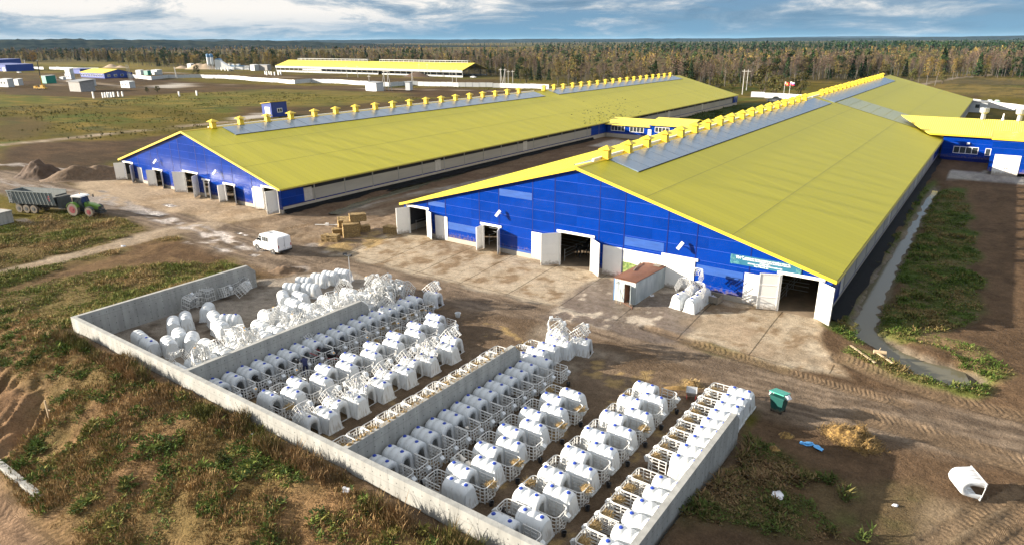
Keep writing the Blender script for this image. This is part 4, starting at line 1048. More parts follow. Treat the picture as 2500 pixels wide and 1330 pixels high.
# ------------------------------------------------------------------ calf hutches, pens, buckets, calves
def plastic():
    m = mat('hutch_plastic', (0.68, 0.71, 0.73), rough=0.34, var=0.05, scale=1.2, rnd=0.05, spec=0.5)
    nt = m.node_tree; N = nt.nodes.new; L = nt.links.new; bs = nt.nodes['Principled BSDF']
    src = bs.inputs['Base Color'].links[0].from_socket
    tc = N('ShaderNodeTexCoord'); oi = N('ShaderNodeObjectInfo')
    ad = N('ShaderNodeVectorMath'); ad.operation = 'ADD'; L(tc.outputs['Object'], ad.inputs[0])
    sc = N('ShaderNodeVectorMath'); sc.operation = 'SCALE'; sc.inputs[0].default_value = (37, 53, 0); L(oi.outputs['Random'], sc.inputs['Scale']); L(sc.outputs[0], ad.inputs[1])
    mp = N('ShaderNodeMapping'); mp.inputs['Scale'].default_value = (5, 5, .9); L(ad.outputs[0], mp.inputs[0])
    n = N('ShaderNodeTexNoise'); n.inputs['Scale'].default_value = 1.6; n.inputs['Detail'].default_value = 6; L(mp.outputs[0], n.inputs['Vector'])
    sp = N('ShaderNodeSeparateXYZ'); L(tc.outputs['Object'], sp.inputs[0])
    def M(op, a, b=None):
        q = N('ShaderNodeMath'); q.operation = op
        for i, v in enumerate((a, b)):
            if v is None: continue
            if isinstance(v, (int, float)): q.inputs[i].default_value = v
            else: L(v, q.inputs[i])
        return q.outputs[0]
    low = N('ShaderNodeMapRange'); L(sp.outputs[2], low.inputs[0]); low.inputs[1].default_value = .95; low.inputs[2].default_value = .0; low.inputs[3].default_value = .0; low.inputs[4].default_value = .20
    r = N('ShaderNodeMapRange'); L(M('ADD', n.outputs['Fac'], low.outputs[0]), r.inputs[0]); r.inputs[1].default_value = .60; r.inputs[2].default_value = .84; r.inputs[3].default_value = 0; r.inputs[4].default_value = .75
    mx = N('ShaderNodeMix'); mx.data_type = 'RGBA'; L(r.outputs[0], mx.inputs[0]); L(src, mx.inputs[6]); mx.inputs[7].default_value = (.30, .25, .19, 1)
    L(mx.outputs[2], bs.inputs['Base Color'])
    tr = N('ShaderNodeBsdfTranslucent'); L(mx.outputs[2], tr.inputs['Color']); ms = N('ShaderNodeMixShader'); ms.inputs[0].default_value = .16
    L(bs.outputs[0], ms.inputs[1]); L(tr.outputs[0], ms.inputs[2]); L(ms.outputs[0], nt.nodes['Material Output'].inputs['Surface'])
    return m
plastic()
mat('old_plastic', (0.62, 0.63, 0.62), rough=0.4, var=0.1, scale=1.5, rnd=0.06)
mat('pen_plastic', (0.56, 0.56, 0.545), rough=0.4, var=0.14, scale=3, rnd=0.08)
mat('blue_cap', (0.012, 0.05, 0.36), rough=0.4)
mat('orange_label', (0.70, 0.36, 0.04), rough=0.5)
mat('straw', (0.28, 0.195, 0.085), rough=0.95, var=0.35, scale=9, bump=1.0, bscale=30, rnd=0.12)
mat('hay_old', (0.25, 0.165, 0.065), rough=0.95, var=0.4, scale=6, bump=1.0, bscale=25)

def hutch_profile(k=9):
    """half outline from base to top: (y, z)"""
    pts = [(.585, 0.0), (.575, .10), (.565, .32), (.55, .62), (.53, .84)]
    for i in range(1, k):
        a = math.pi / 2 * i / (k - 1)
        pts.append((.53 * math.cos(a) ** .9 if i < k - 1 else 0.0, .84 + .52 * math.sin(a)))
    return pts
def hutch_mesh():
    half = hutch_profile(); prof = [(y, z) for y, z in half] + [(-y, z) for y, z in half[-2::-1]]
    n = len(prof)
    st = [(.84, .93, .965), (.79, .985, .99), (.66, 1, 1), (.36, 1, 1), (.32, .965, .975), (.22, .965, .975), (.18, 1, 1), (-.14, 1, 1), (-.18, .965, .975), (-.28, .965, .975), (-.32, 1, 1), (-.56, .995, .99), (-.70, .95, .95), (-.80, .84, .86)]
    vs = []
    for x, sy, sz in st:
        for y, z in prof:
            low = max(0, 1 - z / .9)                       # the end walls flare towards the base
            xx = x + (low * .07 if x > .7 else (-low * .09 if x < -.6 else 0))
            vs.append((xx, y * (sy + (1 - sy) * low), z * sz))
    fs = []
    for i in range(len(st) - 1):
        for j in range(n - 1):
            fs.append((i * n + j, (i + 1) * n + j, (i + 1) * n + j + 1, i * n + j + 1))
    last = (len(st) - 1) * n
    fs.append(tuple(last + j for j in range(n)))           # closed back
    # front wall with an arched doorway
    dh = []
    for y, z in prof:
        s = .56
        if z < .62: dh.append((y / max(abs(y), 1e-6) * .30, min(z, .62)))
        else:
            a = math.atan2(z - .62, y / .8); dh.append((.30 * math.cos(a), .62 + .36 * math.sin(a)))
    o = len(vs)
    for y, z in dh: vs.append((.842 + max(0, 1 - z / .9) * .07, y, z))
    for y, z in dh: vs.append((.77 + max(0, 1 - z / .9) * .07, y * .93, z))
    for j in range(n - 1):
        fs.append((j, j + 1, o + j + 1, o + j)); fs.append((o + j, o + j + 1, o + n + j + 1, o + n + j))
    me = bpy.data.meshes.new('shell'); me.from_pydata(vs, [], fs); me.materials.append(MATS['hutch_plastic'])
    me.polygons.foreach_set('use_smooth', [len(f) < 6 for f in fs]); me.update()
    return me
SHELL = hutch_mesh()
_f = MB()
for y in (-1, 1): _f.box(-.92, .95, y * .60 - .035 - .02 * (y > 0), y * .60 + .035 - .02 * (y > 0), 0.005, .07)
_f.box(-.945, -.88, -.54, .54, .005, .07); _f.box(.89, .95, -.56, -.30, .005, .069); _f.box(.89, .95, .30, .56, .005, .069); _f.box(.90, .95, -.3, .3, .005, .04)
FLANGE = _f.mesh('base_flange', MATS['hutch_plastic'])
_c = MB(); _c.lathe((0, 0, 0), [(.125, 0), (.125, .025), (.095, .03), (.085, .075), (.05, .085)], 10); CAP = _c.mesh('vent_cap', MATS['blue_cap'])
_c = MB(); _c.lathe((0, 0, 0), [(.115, 0), (.115, .025), (.09, .03), (.08, .06)], 10); CAPW = _c.mesh('vent_cap', MATS['old_plastic'])
def make_hutch(cap, nm):
    t = thing('calf_hutch', 'white plastic calf hutch', 'calf hutch')
    obj('shell', SHELL, t); obj('base_flange', FLANGE, t)
    for x in (.5, -.5): obj('vent_cap', cap, t, (x, 0, 1.335))
    return t
HUTCH = make_hutch(CAP, 'blue'); HUTCHW = make_hutch(CAPW, 'white')
H_USED = {}

def pen_meshes():
    """three sided fence, open side at x=0 (towards the hutch), front at x=1.22"""
    D, Wd, r = 1.22, .575, .26
    path = [(0, Wd), (D - r, Wd)] + [(D - r + r * math.sin(a), Wd - r + r * math.cos(a)) for a in (R_(30), R_(60), R_(90))]
    path = path + [(x, -y) for x, y in path[::-1]]
    top = MB(); rails = MB()
    rails.tube([(x, y, 1.0) for x, y in path], .031, 5)
    for z in (.10, .33, .56, .79): rails.tube([(x, y, z) for x, y in path], .021, 4)
    for y in (Wd, -Wd):
        for x in (.03, .46, .90): rails.box(x - .025, x + .025, y - .018, y + .02, .04, .985)
    for y in (-.32, .32): rails.box(D - .022, D + .022, y - .035, y + .035, .02, .985)
    for y, z0, z1 in ((-.12, .56, .79), (.12, .56, .79), (0, .10, .56), (-.22, .33, .56), (.22, .79, 1.0)): rails.box(D - .018, D + .018, y - .028, y + .028, z0, z1)
    for sy in (1, -1): rails.box(D - .12, D - .05, sy * (Wd - .10) - .03, sy * (Wd - .10) + .03, .0, .98)
    a = rails.mesh('fence_rails', MATS['pen_plastic'])
    b = MB(); M1 = Matrix.Translation((D + .13, .28, .62)) @ Matrix.Rotation(.25, 4, 'Y')
    b.prism([(-.10, -.16), (.09, -.16), (.13, .14), (-.10, .22)], -.13, .13, 'y')
    b.v = [tuple(M1 @ Vector(p)) for p in b.v]
    feed = b.mesh('feed_box', MATS['hutch_plastic'])
    l = MB(); l.box(-.05, .07, -.07, .07, .205, .212, M=M1 @ Matrix.Rotation(.28, 4, 'Y')); lab = l.mesh('paper_label', MATS['orange_label'])
    h = MB(); 
    for i in range(8):
        a0, a1 = i * math.pi / 4, (i + 1) * math.pi / 4
        h.cyl((D + .16 + .14 * math.cos(a0), -.28 + .14 * math.sin(a0), .42), (D + .16 + .14 * math.cos(a1), -.28 + .14 * math.sin(a1), .42), .015, n=4)
    return a, feed, lab, h.mesh('bucket_ring', MATS['pen_plastic'])
RAILS, FEED, LABEL_M, RING = pen_meshes()
def make_pen(lab):
    t = thing('pen_fence', 'white plastic pen fence', 'pen fence')
    obj('fence_rails', RAILS, t); f = obj('feed_box', FEED, t); obj('bucket_ring', RING, t)
    if lab: obj('paper_label', LABEL_M, f)
    return t
PEN_ = make_pen(False); PENL = make_pen(True)
_b = MB(); _b.lathe((0, 0, 0), [(.11, 0.004), (.15, .26), (.16, .27), (.16, .29), (.14, .29), (.10, .06)], 12); BUCKET = _b.build('bucket', MATS['black_plastic'])
_b = MB()
for i in range(8):
    a0, a1 = math.pi * i / 8, math.pi * (i + 1) / 8
    _b.cyl((.15 * math.cos(a0), 0, .27 + .10 * math.sin(a0)), (.15 * math.cos(a1), 0, .27 + .10 * math.sin(a1)), .008, n=4, caps=False)
_b.build('handle', MATS['steel'], BUCKET)

FIRST = {}
def put(proto, loc, rotz=0, label=None, group=None, rot=None, cat=None, scale=None):
    """the first call moves the prototype itself, later calls copy it"""
    if proto.name in FIRST or FIRST.get(id(proto)):
        o = dup(proto, loc, rotz, label, group, rot, scale)
    else:
        KIDS.setdefault(proto.name, list(proto.children))
        for ch in proto.children: KIDS.setdefault(ch.name, list(ch.children))
        FIRST[id(proto)] = True
        FIRST[proto.name] = True
        o = proto; o.location = loc; o.rotation_euler = rot if rot is not None else (0, 0, rotz)
        if scale is not None: o.scale = scale if isinstance(scale, (tuple, list)) else (scale,) * 3
        if label: o['label'] = label
        if group: o['group'] = group
    if cat: o['category'] = cat
    return o

def straw_clump(r, seed, n=150, h=.6, m='straw'):
    rr = random.Random(seed); mb = MB()
    for i in range(n):
        a = rr.uniform(0, 6.28); d = r * rr.random() ** .6
        x, y = d * math.cos(a), d * math.sin(a); z = h * r * (1 - (d / r) ** 1.5) * rr.random() + .01
        L = rr.uniform(.10, .24); b = rr.uniform(0, 6.28); t = rr.uniform(-.3, .7); w = .022
        dx, dy, dz = L * math.cos(b) * math.cos(t), L * math.sin(b) * math.cos(t), L * math.sin(t)
        px, py = -math.sin(b) * w, math.cos(b) * w
        mb.add([(x - px, y - py, z), (x + px, y + py, z), (x + dx + px * .4, y + dy + py * .4, z + dz + .01), (x + dx - px * .4, y + dy - py * .4, z + dz)], [(0, 1, 2, 3)])
    mb.lathe((0, 0, 0), [(r * .8, 0), (r * .62, h * r * .4), (r * .3, h * r * .66), (.02, h * r * .72)], 9)
    return mb
STRAW = [straw_clump(.30, s).mesh('straw_wisp', MATS['straw']) for s in (1, 2, 3)]

# --- calves: one skin surface each
def skin_mesh(name, chains, m, sub=1, root=0):
    """chains: list of [(x, y, z, r), ...]; a chain may start with an int = index of the vertex it grows from"""
    vs = []; es = []; rs = []
    for ch in chains:
        prev = None
        for p in ch:
            if isinstance(p, int): prev = p; continue
            vs.append(p[:3]); rs.append(p[3] if len(p) == 4 else (p[3], p[4])); i = len(vs) - 1
            if prev is not None: es.append((prev, i))
            prev = i
    me = bpy.data.meshes.new(name); me.from_pydata(vs, es, [])
    o = bpy.data.objects.new(name, me); COL.objects.link(o)
    sk = o.modifiers.new('skin', 'SKIN'); sk.use_smooth_shade = True
    for i, d in enumerate(me.skin_vertices[0].data):
        d.radius = rs[i] if isinstance(rs[i], tuple) else (rs[i], rs[i]); d.use_root = (i == root)
    sb = o.modifiers.new('sub', 'SUBSURF'); sb.levels = sub; sb.render_levels = sub
    bpy.context.view_layer.update()
    out = bpy.data.meshes.new_from_object(o.evaluated_get(bpy.context.evaluated_depsgraph_get()))
    bpy.data.objects.remove(o); bpy.data.meshes.remove(me)
    out.materials.clear(); out.materials.append(m)
    out.name = name
    return out

def hide_mat(name, thr):
    m = bpy.data.materials.new(name); m.use_nodes = True; MATS[name] = m
    nt = m.node_tree; N = nt.nodes.new; L = nt.links.new; bs = nt.nodes['Principled BSDF']; bs.inputs['Roughness'].default_value = .8
    tc = N('ShaderNodeTexCoord'); oi = N('ShaderNodeObjectInfo')
    sc = N('ShaderNodeVectorMath'); sc.operation = 'SCALE'; sc.inputs[0].default_value = (31, 17, 47); L(oi.outputs['Random'], sc.inputs['Scale'])
    ad = N('ShaderNodeVectorMath'); ad.operation = 'ADD'; L(tc.outputs['Object'], ad.inputs[0]); L(sc.outputs[0], ad.inputs[1])
    n = N('ShaderNodeTexNoise'); n.inputs['Scale'].default_value = 2.1; n.inputs['Detail'].default_value = 1.5; L(ad.outputs[0], n.inputs['Vector'])
    r = N('ShaderNodeValToRGB'); L(n.outputs['Fac'], r.inputs[0]); e = r.color_ramp.elements
    e[0].position = thr; e[0].color = (.014, .012, .012, 1); e[1].position = thr + .02; e[1].color = (.62, .58, .52, 1)
    L(r.outputs[0], bs.inputs['Base Color'])
hide_mat('black_pied_hide', .58); hide_mat('white_pied_hide', .40)
def calf_mesh(name, m, lying=False, big=1.0):
    if not lying:
        ch = [[(-.42, 0, .66, .15, .17), (-.15, 0, .64, .18, .20), (.18, 0, .66, .17, .20), (.36, 0, .72, .12, .15), (.52, 0, .86, .085, .10), (.66, 0, .93, .085, .09), (.80, 0, .86, .055, .06), (.88, 0, .82, .05, .05)]]
        for sy in (-1, 1):
            ch.append([0, (-.46, sy * .12, .56, .09), (-.40, sy * .12, .42, .055), (-.50, sy * .12, .26, .038), (-.46, sy * .12, .05, .036), (-.43, sy * .12, .02, .04)])
            ch.append([2, (.24, sy * .12, .50, .07), (.25, sy * .12, .30, .042), (.24, sy * .12, .10, .034), (.27, sy * .12, .02, .04)])
            ch.append([5, (.60, sy * .14, .97, .035), (.57, sy * .22, .96, .03)])
        ch.append([0, (-.56, 0, .70, .03), (-.62, 0, .50, .022), (-.62, 0, .34, .03)])
    else:
        ch = [[(-.42, 0, .24, .16, .17), (-.15, 0, .25, .19, .21), (.18, 0, .26, .17, .20), (.36, 0, .34, .12, .14), (.48, 0, .48, .085, .10), (.60, .02, .56, .085, .09), (.74, .05, .50, .055, .06), (.82, .06, .46, .05, .05)]]
        for sy in (-1, 1):
            ch.append([0, (-.36, sy * .20, .16, .08), (-.12, sy * .28, .10, .05), (-.34, sy * .30, .05, .036), (-.14, sy * .32, .04, .036)])
            ch.append([2, (.26, sy * .16, .14, .07), (.42, sy * .18, .06, .042), (.30, sy * .20, .04, .034)])
            ch.append([5, (.54, .02 + sy * .14, .60, .035), (.51, .02 + sy * .22, .59, .03)])
        ch.append([0, (-.58, .05, .20, .03), (-.62, .16, .06, .022)])
    return skin_mesh(name, ch, MATS[m], 1, 1)
CALF = {('s', 'b'): calf_mesh('calf', 'black_pied_hide'), ('s', 'w'): calf_mesh('calf', 'white_pied_hide'), ('l', 'b'): calf_mesh('calf', 'black_pied_hide', True), ('l', 'w'): calf_mesh('calf', 'white_pied_hide', True)}
def calf(kind, colr, x, y, rz, label, s=1.0, z=0.0):
    o = obj('calf', CALF[(kind, colr)], None, (x, y, z), rz); o.scale = (s, s, s)
    return tag(o, label, 'calf', 'calves in the pens')

rr = random.Random(11)
def J(a): return rr.uniform(-a, a)
def hutch(x, y, rz, label, group, cap='b', rot=None, z=0.0, s=1.0):
    return put(HUTCH if cap == 'b' else HUTCHW, (x, y, z), rz, label, group, rot, 'calf hutch', s)
def pen(x, y, rz, label, group, lab=False, rot=None, z=0.0):
    return put(PENL if lab else PEN_, (x, y, z), rz, label, group, rot, 'pen fence')
def bucket(x, y, label):
    return put(BUCKET, (x, y, .0), J(3), label, 'black buckets beside the pens', None, 'bucket')
def wisp(x, y, z, label, s=1.0, k=None):
    o = obj('straw_wisp', STRAW[rr.randrange(3) if k is None else k], None, (x, y, z), J(3)); o.scale = (s, s, s)
    return tag(o, label, 'straw', 'tufts of straw in the pens')

# row along the middle dividing wall, right bay
n = 13
for k in range(n):
    y = 22.3 + 1.224 * k; nm = ORD[k]
    hutch(-25.42 + J(.04), y + J(.03), J(.03), f'{nm} hutch from the camera end, row against the middle dividing wall', 'hutches against the middle dividing wall')
    pen(-24.50 + J(.03), y + J(.03), J(.02), f'{nm} pen from the camera end, row facing the middle dividing wall', 'pens facing the middle dividing wall')
    bucket(-22.98 + J(.06), y - .38 + J(.05), f'black bucket by the {nm} pen, row at the middle dividing wall')
# two double rows in the right bay: hutches alternate left and right, each with its pen on the other side
def double_row(xl, xr, yl, yr, nl, nr, where, grp, straw_p):
    for k in range(nl):
        y = yl + 2.43 * k
        hutch(xl + J(.05), y + J(.04), J(.04), f'{ORD[k]} left-hand hutch from the camera end, {where}', 'left-hand hutches, ' + grp)
        pen(xl + .92, y + J(.03), J(.03), f'pen right of the {ORD[k]} left-hand hutch, {where}', 'right-hand pens, ' + grp)
        bucket(xl + 2.50 + J(.05), y - .42, f'black bucket by the {ORD[k]} right-hand pen, {where}')
        if rr.random() < straw_p: wisp(xl + 2.08, y + .12, .86, f'straw hanging on the {ORD[k]} right-hand pen, {where}', 1.15)
    for k in range(nr):
        y = yr + 2.43 * k
        hutch(xr + J(.05), y + J(.04), math.pi + J(.04), f'{ORD[k]} right-hand hutch from the camera end, {where}', 'right-hand hutches, ' + grp)
        pen(xr - .92, y + J(.03), math.pi + J(.03), f'pen left of the {ORD[k]} right-hand hutch, {where}', 'left-hand pens, ' + grp)
        if rr.random() < straw_p: wisp(xr - 2.08, y + J(.2), .72, f'straw hanging on the {ORD[k]} left-hand pen, {where}', 1.1)
double_row(-21.22, -20.32, 24.42, 23.22, 5, 6, 'second row of the right bay', 'second row of the right bay', .35)
double_row(-16.75, -15.55, 22.25, 23.45, 8, 7, 'third row of the right bay', 'third row of the right bay', .5)
# row along the right wall, opening to the left; one place is empty
ys = [25.05 + 1.225 * k for k in range(-1, 15) if k != 5]
for k, y in enumerate(ys):
    hutch(-11.03 + J(.04), y + J(.03), math.pi + J(.03), f'{ORD[k]} hutch from the camera end, row against the right wall', 'hutches against the right wall')
    pen(-11.95 + J(.03), y + J(.03), math.pi + J(.02), f'{ORD[k]} pen from the camera end, row facing the right wall', 'pens facing the right wall')
    wisp(-12.95 + J(.05), y + J(.2), .62, f'straw in the {ORD[k]} pen of the row by the right wall', 1.2)
# row along the left dividing wall, middle bay
for k in range(18):
    y = 22.2 + 1.182 * k
    hutch(-41.86 + J(.04), y + J(.03), J(.03), f'{ORD[k]} hutch from the camera end, row against the left dividing wall', 'hutches against the left dividing wall')
    pen(-40.94 + J(.03), y + J(.03), J(.02), f'{ORD[k]} pen from the camera end, row facing the left dividing wall', 'pens facing the left dividing wall', lab=(k % 3 == 1 or k == 4))
    if k % 2 == 0: bucket(-39.36 + J(.06), y - .38, f'black bucket by the {ORD[k]} pen, row at the left dividing wall')
    if k > 11: wisp(-39.8, y + J(.2), .8, f'straw on the {ORD[k]} pen, row at the left dividing wall', .9)
double_row(-37.35, -36.32, 23.22, 24.50, 8, 7, 'second row of the middle bay', 'second row of the middle bay', .12)
# third row of the middle bay: empty hutches with their fences tipped up on top
def tipped(x, y, rz, tilt, zz, label, lab=False, g='fences tipped up on the empty hutches'):
    M1 = Matrix.Rotation(rz, 4, 'Z') @ Matrix.Rotation(tilt, 4, 'Y')
    return pen(x, max(y, 22.5) if x > -60 else y, 0, label, g, lab, rot=M1.to_euler(), z=zz)
for k in range(7):
    y = 22.9 + 2.42 * k
    hutch(-33.05 + J(.06), y, J(.05), f'empty hutch with open doorway, number {ORD[k]} from the camera end of its row', 'empty hutches with open doorways')
    tipped(-33.15 + J(.06), y + .03, J(.06), R_(-50), .62, f'fence tipped up on the {ORD[k]} open empty hutch from the camera end')
    if k < 6:
        hutch(-32.35 + J(.06), y + 1.15, math.pi + J(.06), f'empty hutch showing its closed back, {ORD[k]} from the camera end of its row', 'empty hutches showing closed backs')
        if k in (1, 4): tipped(-31.75 + J(.06), y + 1.15, math.pi + J(.10), R_(-14), 1.12, f'fence lying on the {ORD[k]} closed empty hutch from the camera end')
# fences left in a row along the left face of the middle dividing wall
for k in range(14):
    y = 21.7 + 1.17 * k
    pen(-27.2 + J(.05), y, math.pi + J(.05), f'{ORD[k]} old fence from the camera end, behind the middle dividing wall', 'old fences behind the middle dividing wall', z=.78 + J(.08))
    if k % 3 != 1: wisp(-28.0 + J(.3), y, 1.25, f'old straw on the {ORD[k]} fence behind the middle dividing wall', 1.5)
# end of the middle dividing wall: mixed group
for k, (x, y, rz) in enumerate([(-26.05, 38.35, math.pi), (-26.0, 39.55, math.pi), (-25.75, 40.75, math.pi), (-24.95, 38.35, 0.05), (-25.25, 41.95, math.pi + .1), (-24.3, 43.2, .2), (-26.6, 43.3, .1), (-26.0, 42.5, .4)]):
    nm = ORD[k]
    hutch(x, y, rz, f'{nm} hutch of the mixed group past the middle dividing wall', 'mixed group past the middle dividing wall')
    if k < 3: pen(x - .92, y, math.pi, f'{nm} fence left of the mixed group past the middle dividing wall', 'fences of the mixed group'); wisp(x - 2.3, y, .7, f'straw on the {nm} fence of the mixed group', 1.3)
    if k == 3: pen(x + .92, y, 0.02, 'fence in front of the hutch just past the middle dividing wall', 'fences of the mixed group'); bucket(x + 2.7, y - .4, 'black bucket by the pen just past the middle dividing wall')
    if k > 3: tipped(x - .2 * math.cos(rz), y, rz + (0 if k != 6 else 2.2), R_(-40 if k != 6 else -55), .9 + .1 * (k % 2), f'fence tipped over the {nm} hutch of the mixed group', g='tipped fences of the mixed group')
# lone pair at the road end of the left dividing row
hutch(-41.2, 44.2, .1, 'empty hutch under a tipped fence at the road end of the middle bay', 'mixed group past the middle dividing wall')
tipped(-41.3, 44.2, .1, R_(-42), .85, 'fence tipped up on the hutch at the road end of the middle bay')

# left bay: loose hutches
free = [((425, 800), -.5, 'w'), ((455, 788), -.45, 'w'), ((442, 830), -.3, 'w'), ((507, 766), -.75, 'w'), ((527, 786), -.3, 'w'), ((565, 790), .6, 'b'), ((415, 850), -.25, 'w'), ((345, 835), -.15, 'w'), ((368, 852), -.1, 'b'), ((470, 840), -.6, 'w'),
        ((693, 735), -.5, 'w'), ((715, 712), .45, 'w'), ((745, 697), .5, 'w'), ((760, 713), .4, 'w'), ((782, 688), .35, 'w'), ((808, 682), .3, 'w'), ((838, 677), .25, 'w'), ((735, 735), -.05, 'w'), ((720, 752), 0, 'w'), ((700, 768), -.1, 'w'), ((655, 782), -.05, 'w'), ((540, 806), -.1, 'w'), ((930, 703), -.15, 'w')]
for k, ((px, py), rz, cap) in enumerate(free):
    p = G(px, py, .45)
    o = hutch(p.x, p.y, rz + math.pi, f'loose hutch in the left bay, {ORD[k]} counted from the camera end', 'loose hutches in the left bay', cap)
    if k == 8: o['label'] = 'loose hutch with one blue cap in the near left corner of the calf yard'
# left bay: heap of hutches and fences along the dividing wall and past its end
idx = 0
for col_, (cx, y0, n_) in enumerate(((-44.1, 21.6, 17), (-46.35, 21.9, 18), (-48.5, 25.5, 14))):
    for k in range(n_):
        y = y0 + 1.22 * k + J(.12)
        if col_ == 0 and y > 40.2: continue
        if col_ < 2 or k % 2 == 0: hutch(cx + J(.15), y, math.pi + J(.15), f'hutch under the fence heap, {ORD[k]} place from the camera end, column {("by the wall", "in the middle", "on the left")[col_]}', 'hutches under the fence heap', 'w')
        for q in range((2 if k % 4 == 0 else 0 if k % 4 == 2 else 1) if col_ < 2 else k % 2):
            tilt = R_(rr.choice((-24, -32, -40, -150, 160))) + J(.15); rz = rr.choice((0, math.pi, math.pi, 1.7)) + J(.5)
            tipped(cx + J(.45) - .3 * math.cos(rz), y + J(.3), rz, tilt, 1.0 + .42 * q + J(.15), 'white fence tangled in the heap beside the left dividing wall', lab=(q == 1 and k % 2 == 0), g='fences in the tangled heap')
for k in range(7):
    for q in range(3):
        y = 39.0 + .75 * k
        tipped(-44.3 + q * .9 + J(.3) - .35 * k * (q > 1), y + J(.3), rr.uniform(0, 6.28), R_(rr.choice((-25, -38, 155))), .55 + J(.2) + .25 * (k % 2), 'white fence tangled in the heap beyond the left dividing wall', lab=(q == 1), g='fences of the heap end')
# fences thrown against the left wall
for k, (px, py, rz, tilt) in enumerate(((452, 752, 1.4, -20), (472, 758, .3, -75), (492, 742, 1.2, -88), (505, 735, 1.0, -70), (520, 728, 1.5, -95), (540, 722, .1, -15), (556, 715, 1.5, -10), (572, 708, 1.2, -92), (590, 722, .5, -40), (598, 705, .2, -85), (585, 712, 1.7, -20))):
    p = G(px, py, .1)
    tipped(p.x + .2, p.y, rz, R_(tilt), .06 + .12 * (tilt < -60), f'loose fence thrown by the left wall, {ORD[k]} from the camera end', lab=(k == 1), g='loose fences by the left wall')
# calves
for k, (c, kd, dx, lab) in {1: ('b', 'l', 1.0, 'dark calf lying in a doorway near the camera end of the left row'), 2: ('b', 's', 1.15, 'black and white calf standing in the third pen of the left row'), 3: ('b', 'l', 1.2, 'black calf lying across the fourth pen of the left row'),
                            4: ('b', 's', 1.2, 'black calf with white face in the fifth pen of the left row'), 5: ('w', 's', 1.25, 'white calf with dark ears in the sixth pen of the left row'), 6: ('b', 's', 1.2, 'pied calf standing in the seventh pen of the left row'),
                            7: ('w', 'l', 1.25, 'nearly white calf lying in the eighth pen of the left row'), 8: ('b', 'l', 1.1, 'black calf in the doorway of the ninth hutch, left row'), 9: ('b', 's', .85, 'black calf leaning out of the tenth hutch, left row'), 11: ('w', 's', 1.2, 'white faced calf in the twelfth pen of the left row'),
                            15: ('w', 'l', 1.3, 'pale calf lying in straw near the road end, left row'), 17: ('b', 's', 1.3, 'black calf in the last pen of the left row by the road')}.items():
    calf(kd, c, -41.86 + dx + .25, 22.2 + 1.182 * k + J(.08), J(.5) + (math.pi if k % 3 == 2 else 0), lab, .88)
calf('s', 'b', -24.0, 22.3 + 1.224 * 9 + .05, .3, 'black and white calf in the tenth pen of the middle wall row', .9)
calf('s', 'b', -24.55, 22.3 + 1.224 * 5, 0.0, 'calf looking out of the sixth hutch, middle wall row', .8)
calf('l', 'b', -24.5, 22.3 + 1.224 * 3, 0.0, 'calf lying in the doorway of the fourth hutch, middle wall row', .8)
calf('l', 'b', -36.45, 23.22 + 2.43, 0.2, 'dark calf in the doorway of the second left-hand hutch, second row of the middle bay', .8)
calf('s', 'b', -36.35, 23.22 + 2.43 * 3, 0.1, 'white faced calf looking out of a hutch, second row of the middle bay', .75)
calf('l', 'b', -36.4, 23.22 + 2.43 * 4, 0.1, 'black calf in the doorway of the fifth left-hand hutch, middle bay', .75)
calf('s', 'w', -21.9, 23.22 + 2.43, 2.9, 'white calf with black spots beside the second right-hand hutch', .95)
calf('l', 'b', -17.2, 23.45, 2.8, 'black and white calf lying in the pen nearest the long camera side wall', .95)
calf('s', 'b', -27.2, 38.9, 1.2, 'black calf in the pen at the end of the middle dividing wall', .9)
# ------------------------------------------------------------------ things in the yard
mat('container_paint', (0.36, 0.41, 0.43), rough=0.6, var=0.25, scale=1.0, col2=(0.40, 0.44, 0.45), stretch=(2, 2, .4), waves=None)
mat('container_blue', (0.05, 0.17, 0.38), rough=0.6, var=0.3, scale=3)
mat('wood_grey', (0.22, 0.19, 0.15), rough=0.9, var=0.3, scale=4, stretch=(1, 6, 6))
mat('wood_pale', (0.42, 0.32, 0.20), rough=0.9, var=0.25, scale=4)
mat('bale', (0.20, 0.13, 0.052), rough=0.95, var=0.4, scale=5, bump=1.0, bscale=22, stretch=(1, 1, 2.5), col2=(0.29, 0.20, 0.08))
mat('bin_green', (0.012, 0.075, 0.066), splash=.5, rough=0.45, var=0.12, scale=2)
mat('bin_lid', (0.06, 0.36, 0.28), rough=0.5, var=0.08)
mat('bag_white', (0.68, 0.69, 0.72), rough=0.5, var=0.15, scale=6, bump=0.6, bscale=12)
mat('tarp_blue', (0.09, 0.36, 0.72), rough=0.45, var=0.25, scale=5, bump=0.8, bscale=9)
mat('car_white', (0.80, 0.81, 0.82), splash=1.0, rough=0.25, var=0.02, coat=0.5)
mat('tyre', (0.030, 0.027, 0.024), rough=0.9, var=0.4, scale=6)
mat('tyre_muddy', (0.20, 0.165, 0.125), rough=0.95, var=0.35, scale=5)
mat('tail_red', (0.35, 0.02, 0.02), rough=0.3)
mat('rim_grey', (0.45, 0.45, 0.45), rough=0.4, metal=0.4)
mat('rim_red', (0.22, 0.03, 0.04), rough=0.5, var=0.3, scale=4)
mat('tractor_green', (0.12, 0.24, 0.03), splash=1.7, rough=0.45, var=0.12, scale=2, coat=0.3)
mat('tractor_dark', (0.035, 0.04, 0.04), rough=0.6, var=0.3)
mat('trailer_grey', (0.17, 0.195, 0.195), splash=2.6, rough=0.55, var=0.22, scale=1.2, stretch=(1.5, 1.5, .5))
mat('trailer_dark', (0.05, 0.055, 0.055), rough=0.7, var=0.3)
mat('red_paint', (0.45, 0.03, 0.03), rough=0.5)
mat('dirt_heap', (0.070, 0.042, 0.025), rough=0.98, var=0.4, scale=2.2, bump=1.4, bscale=5)
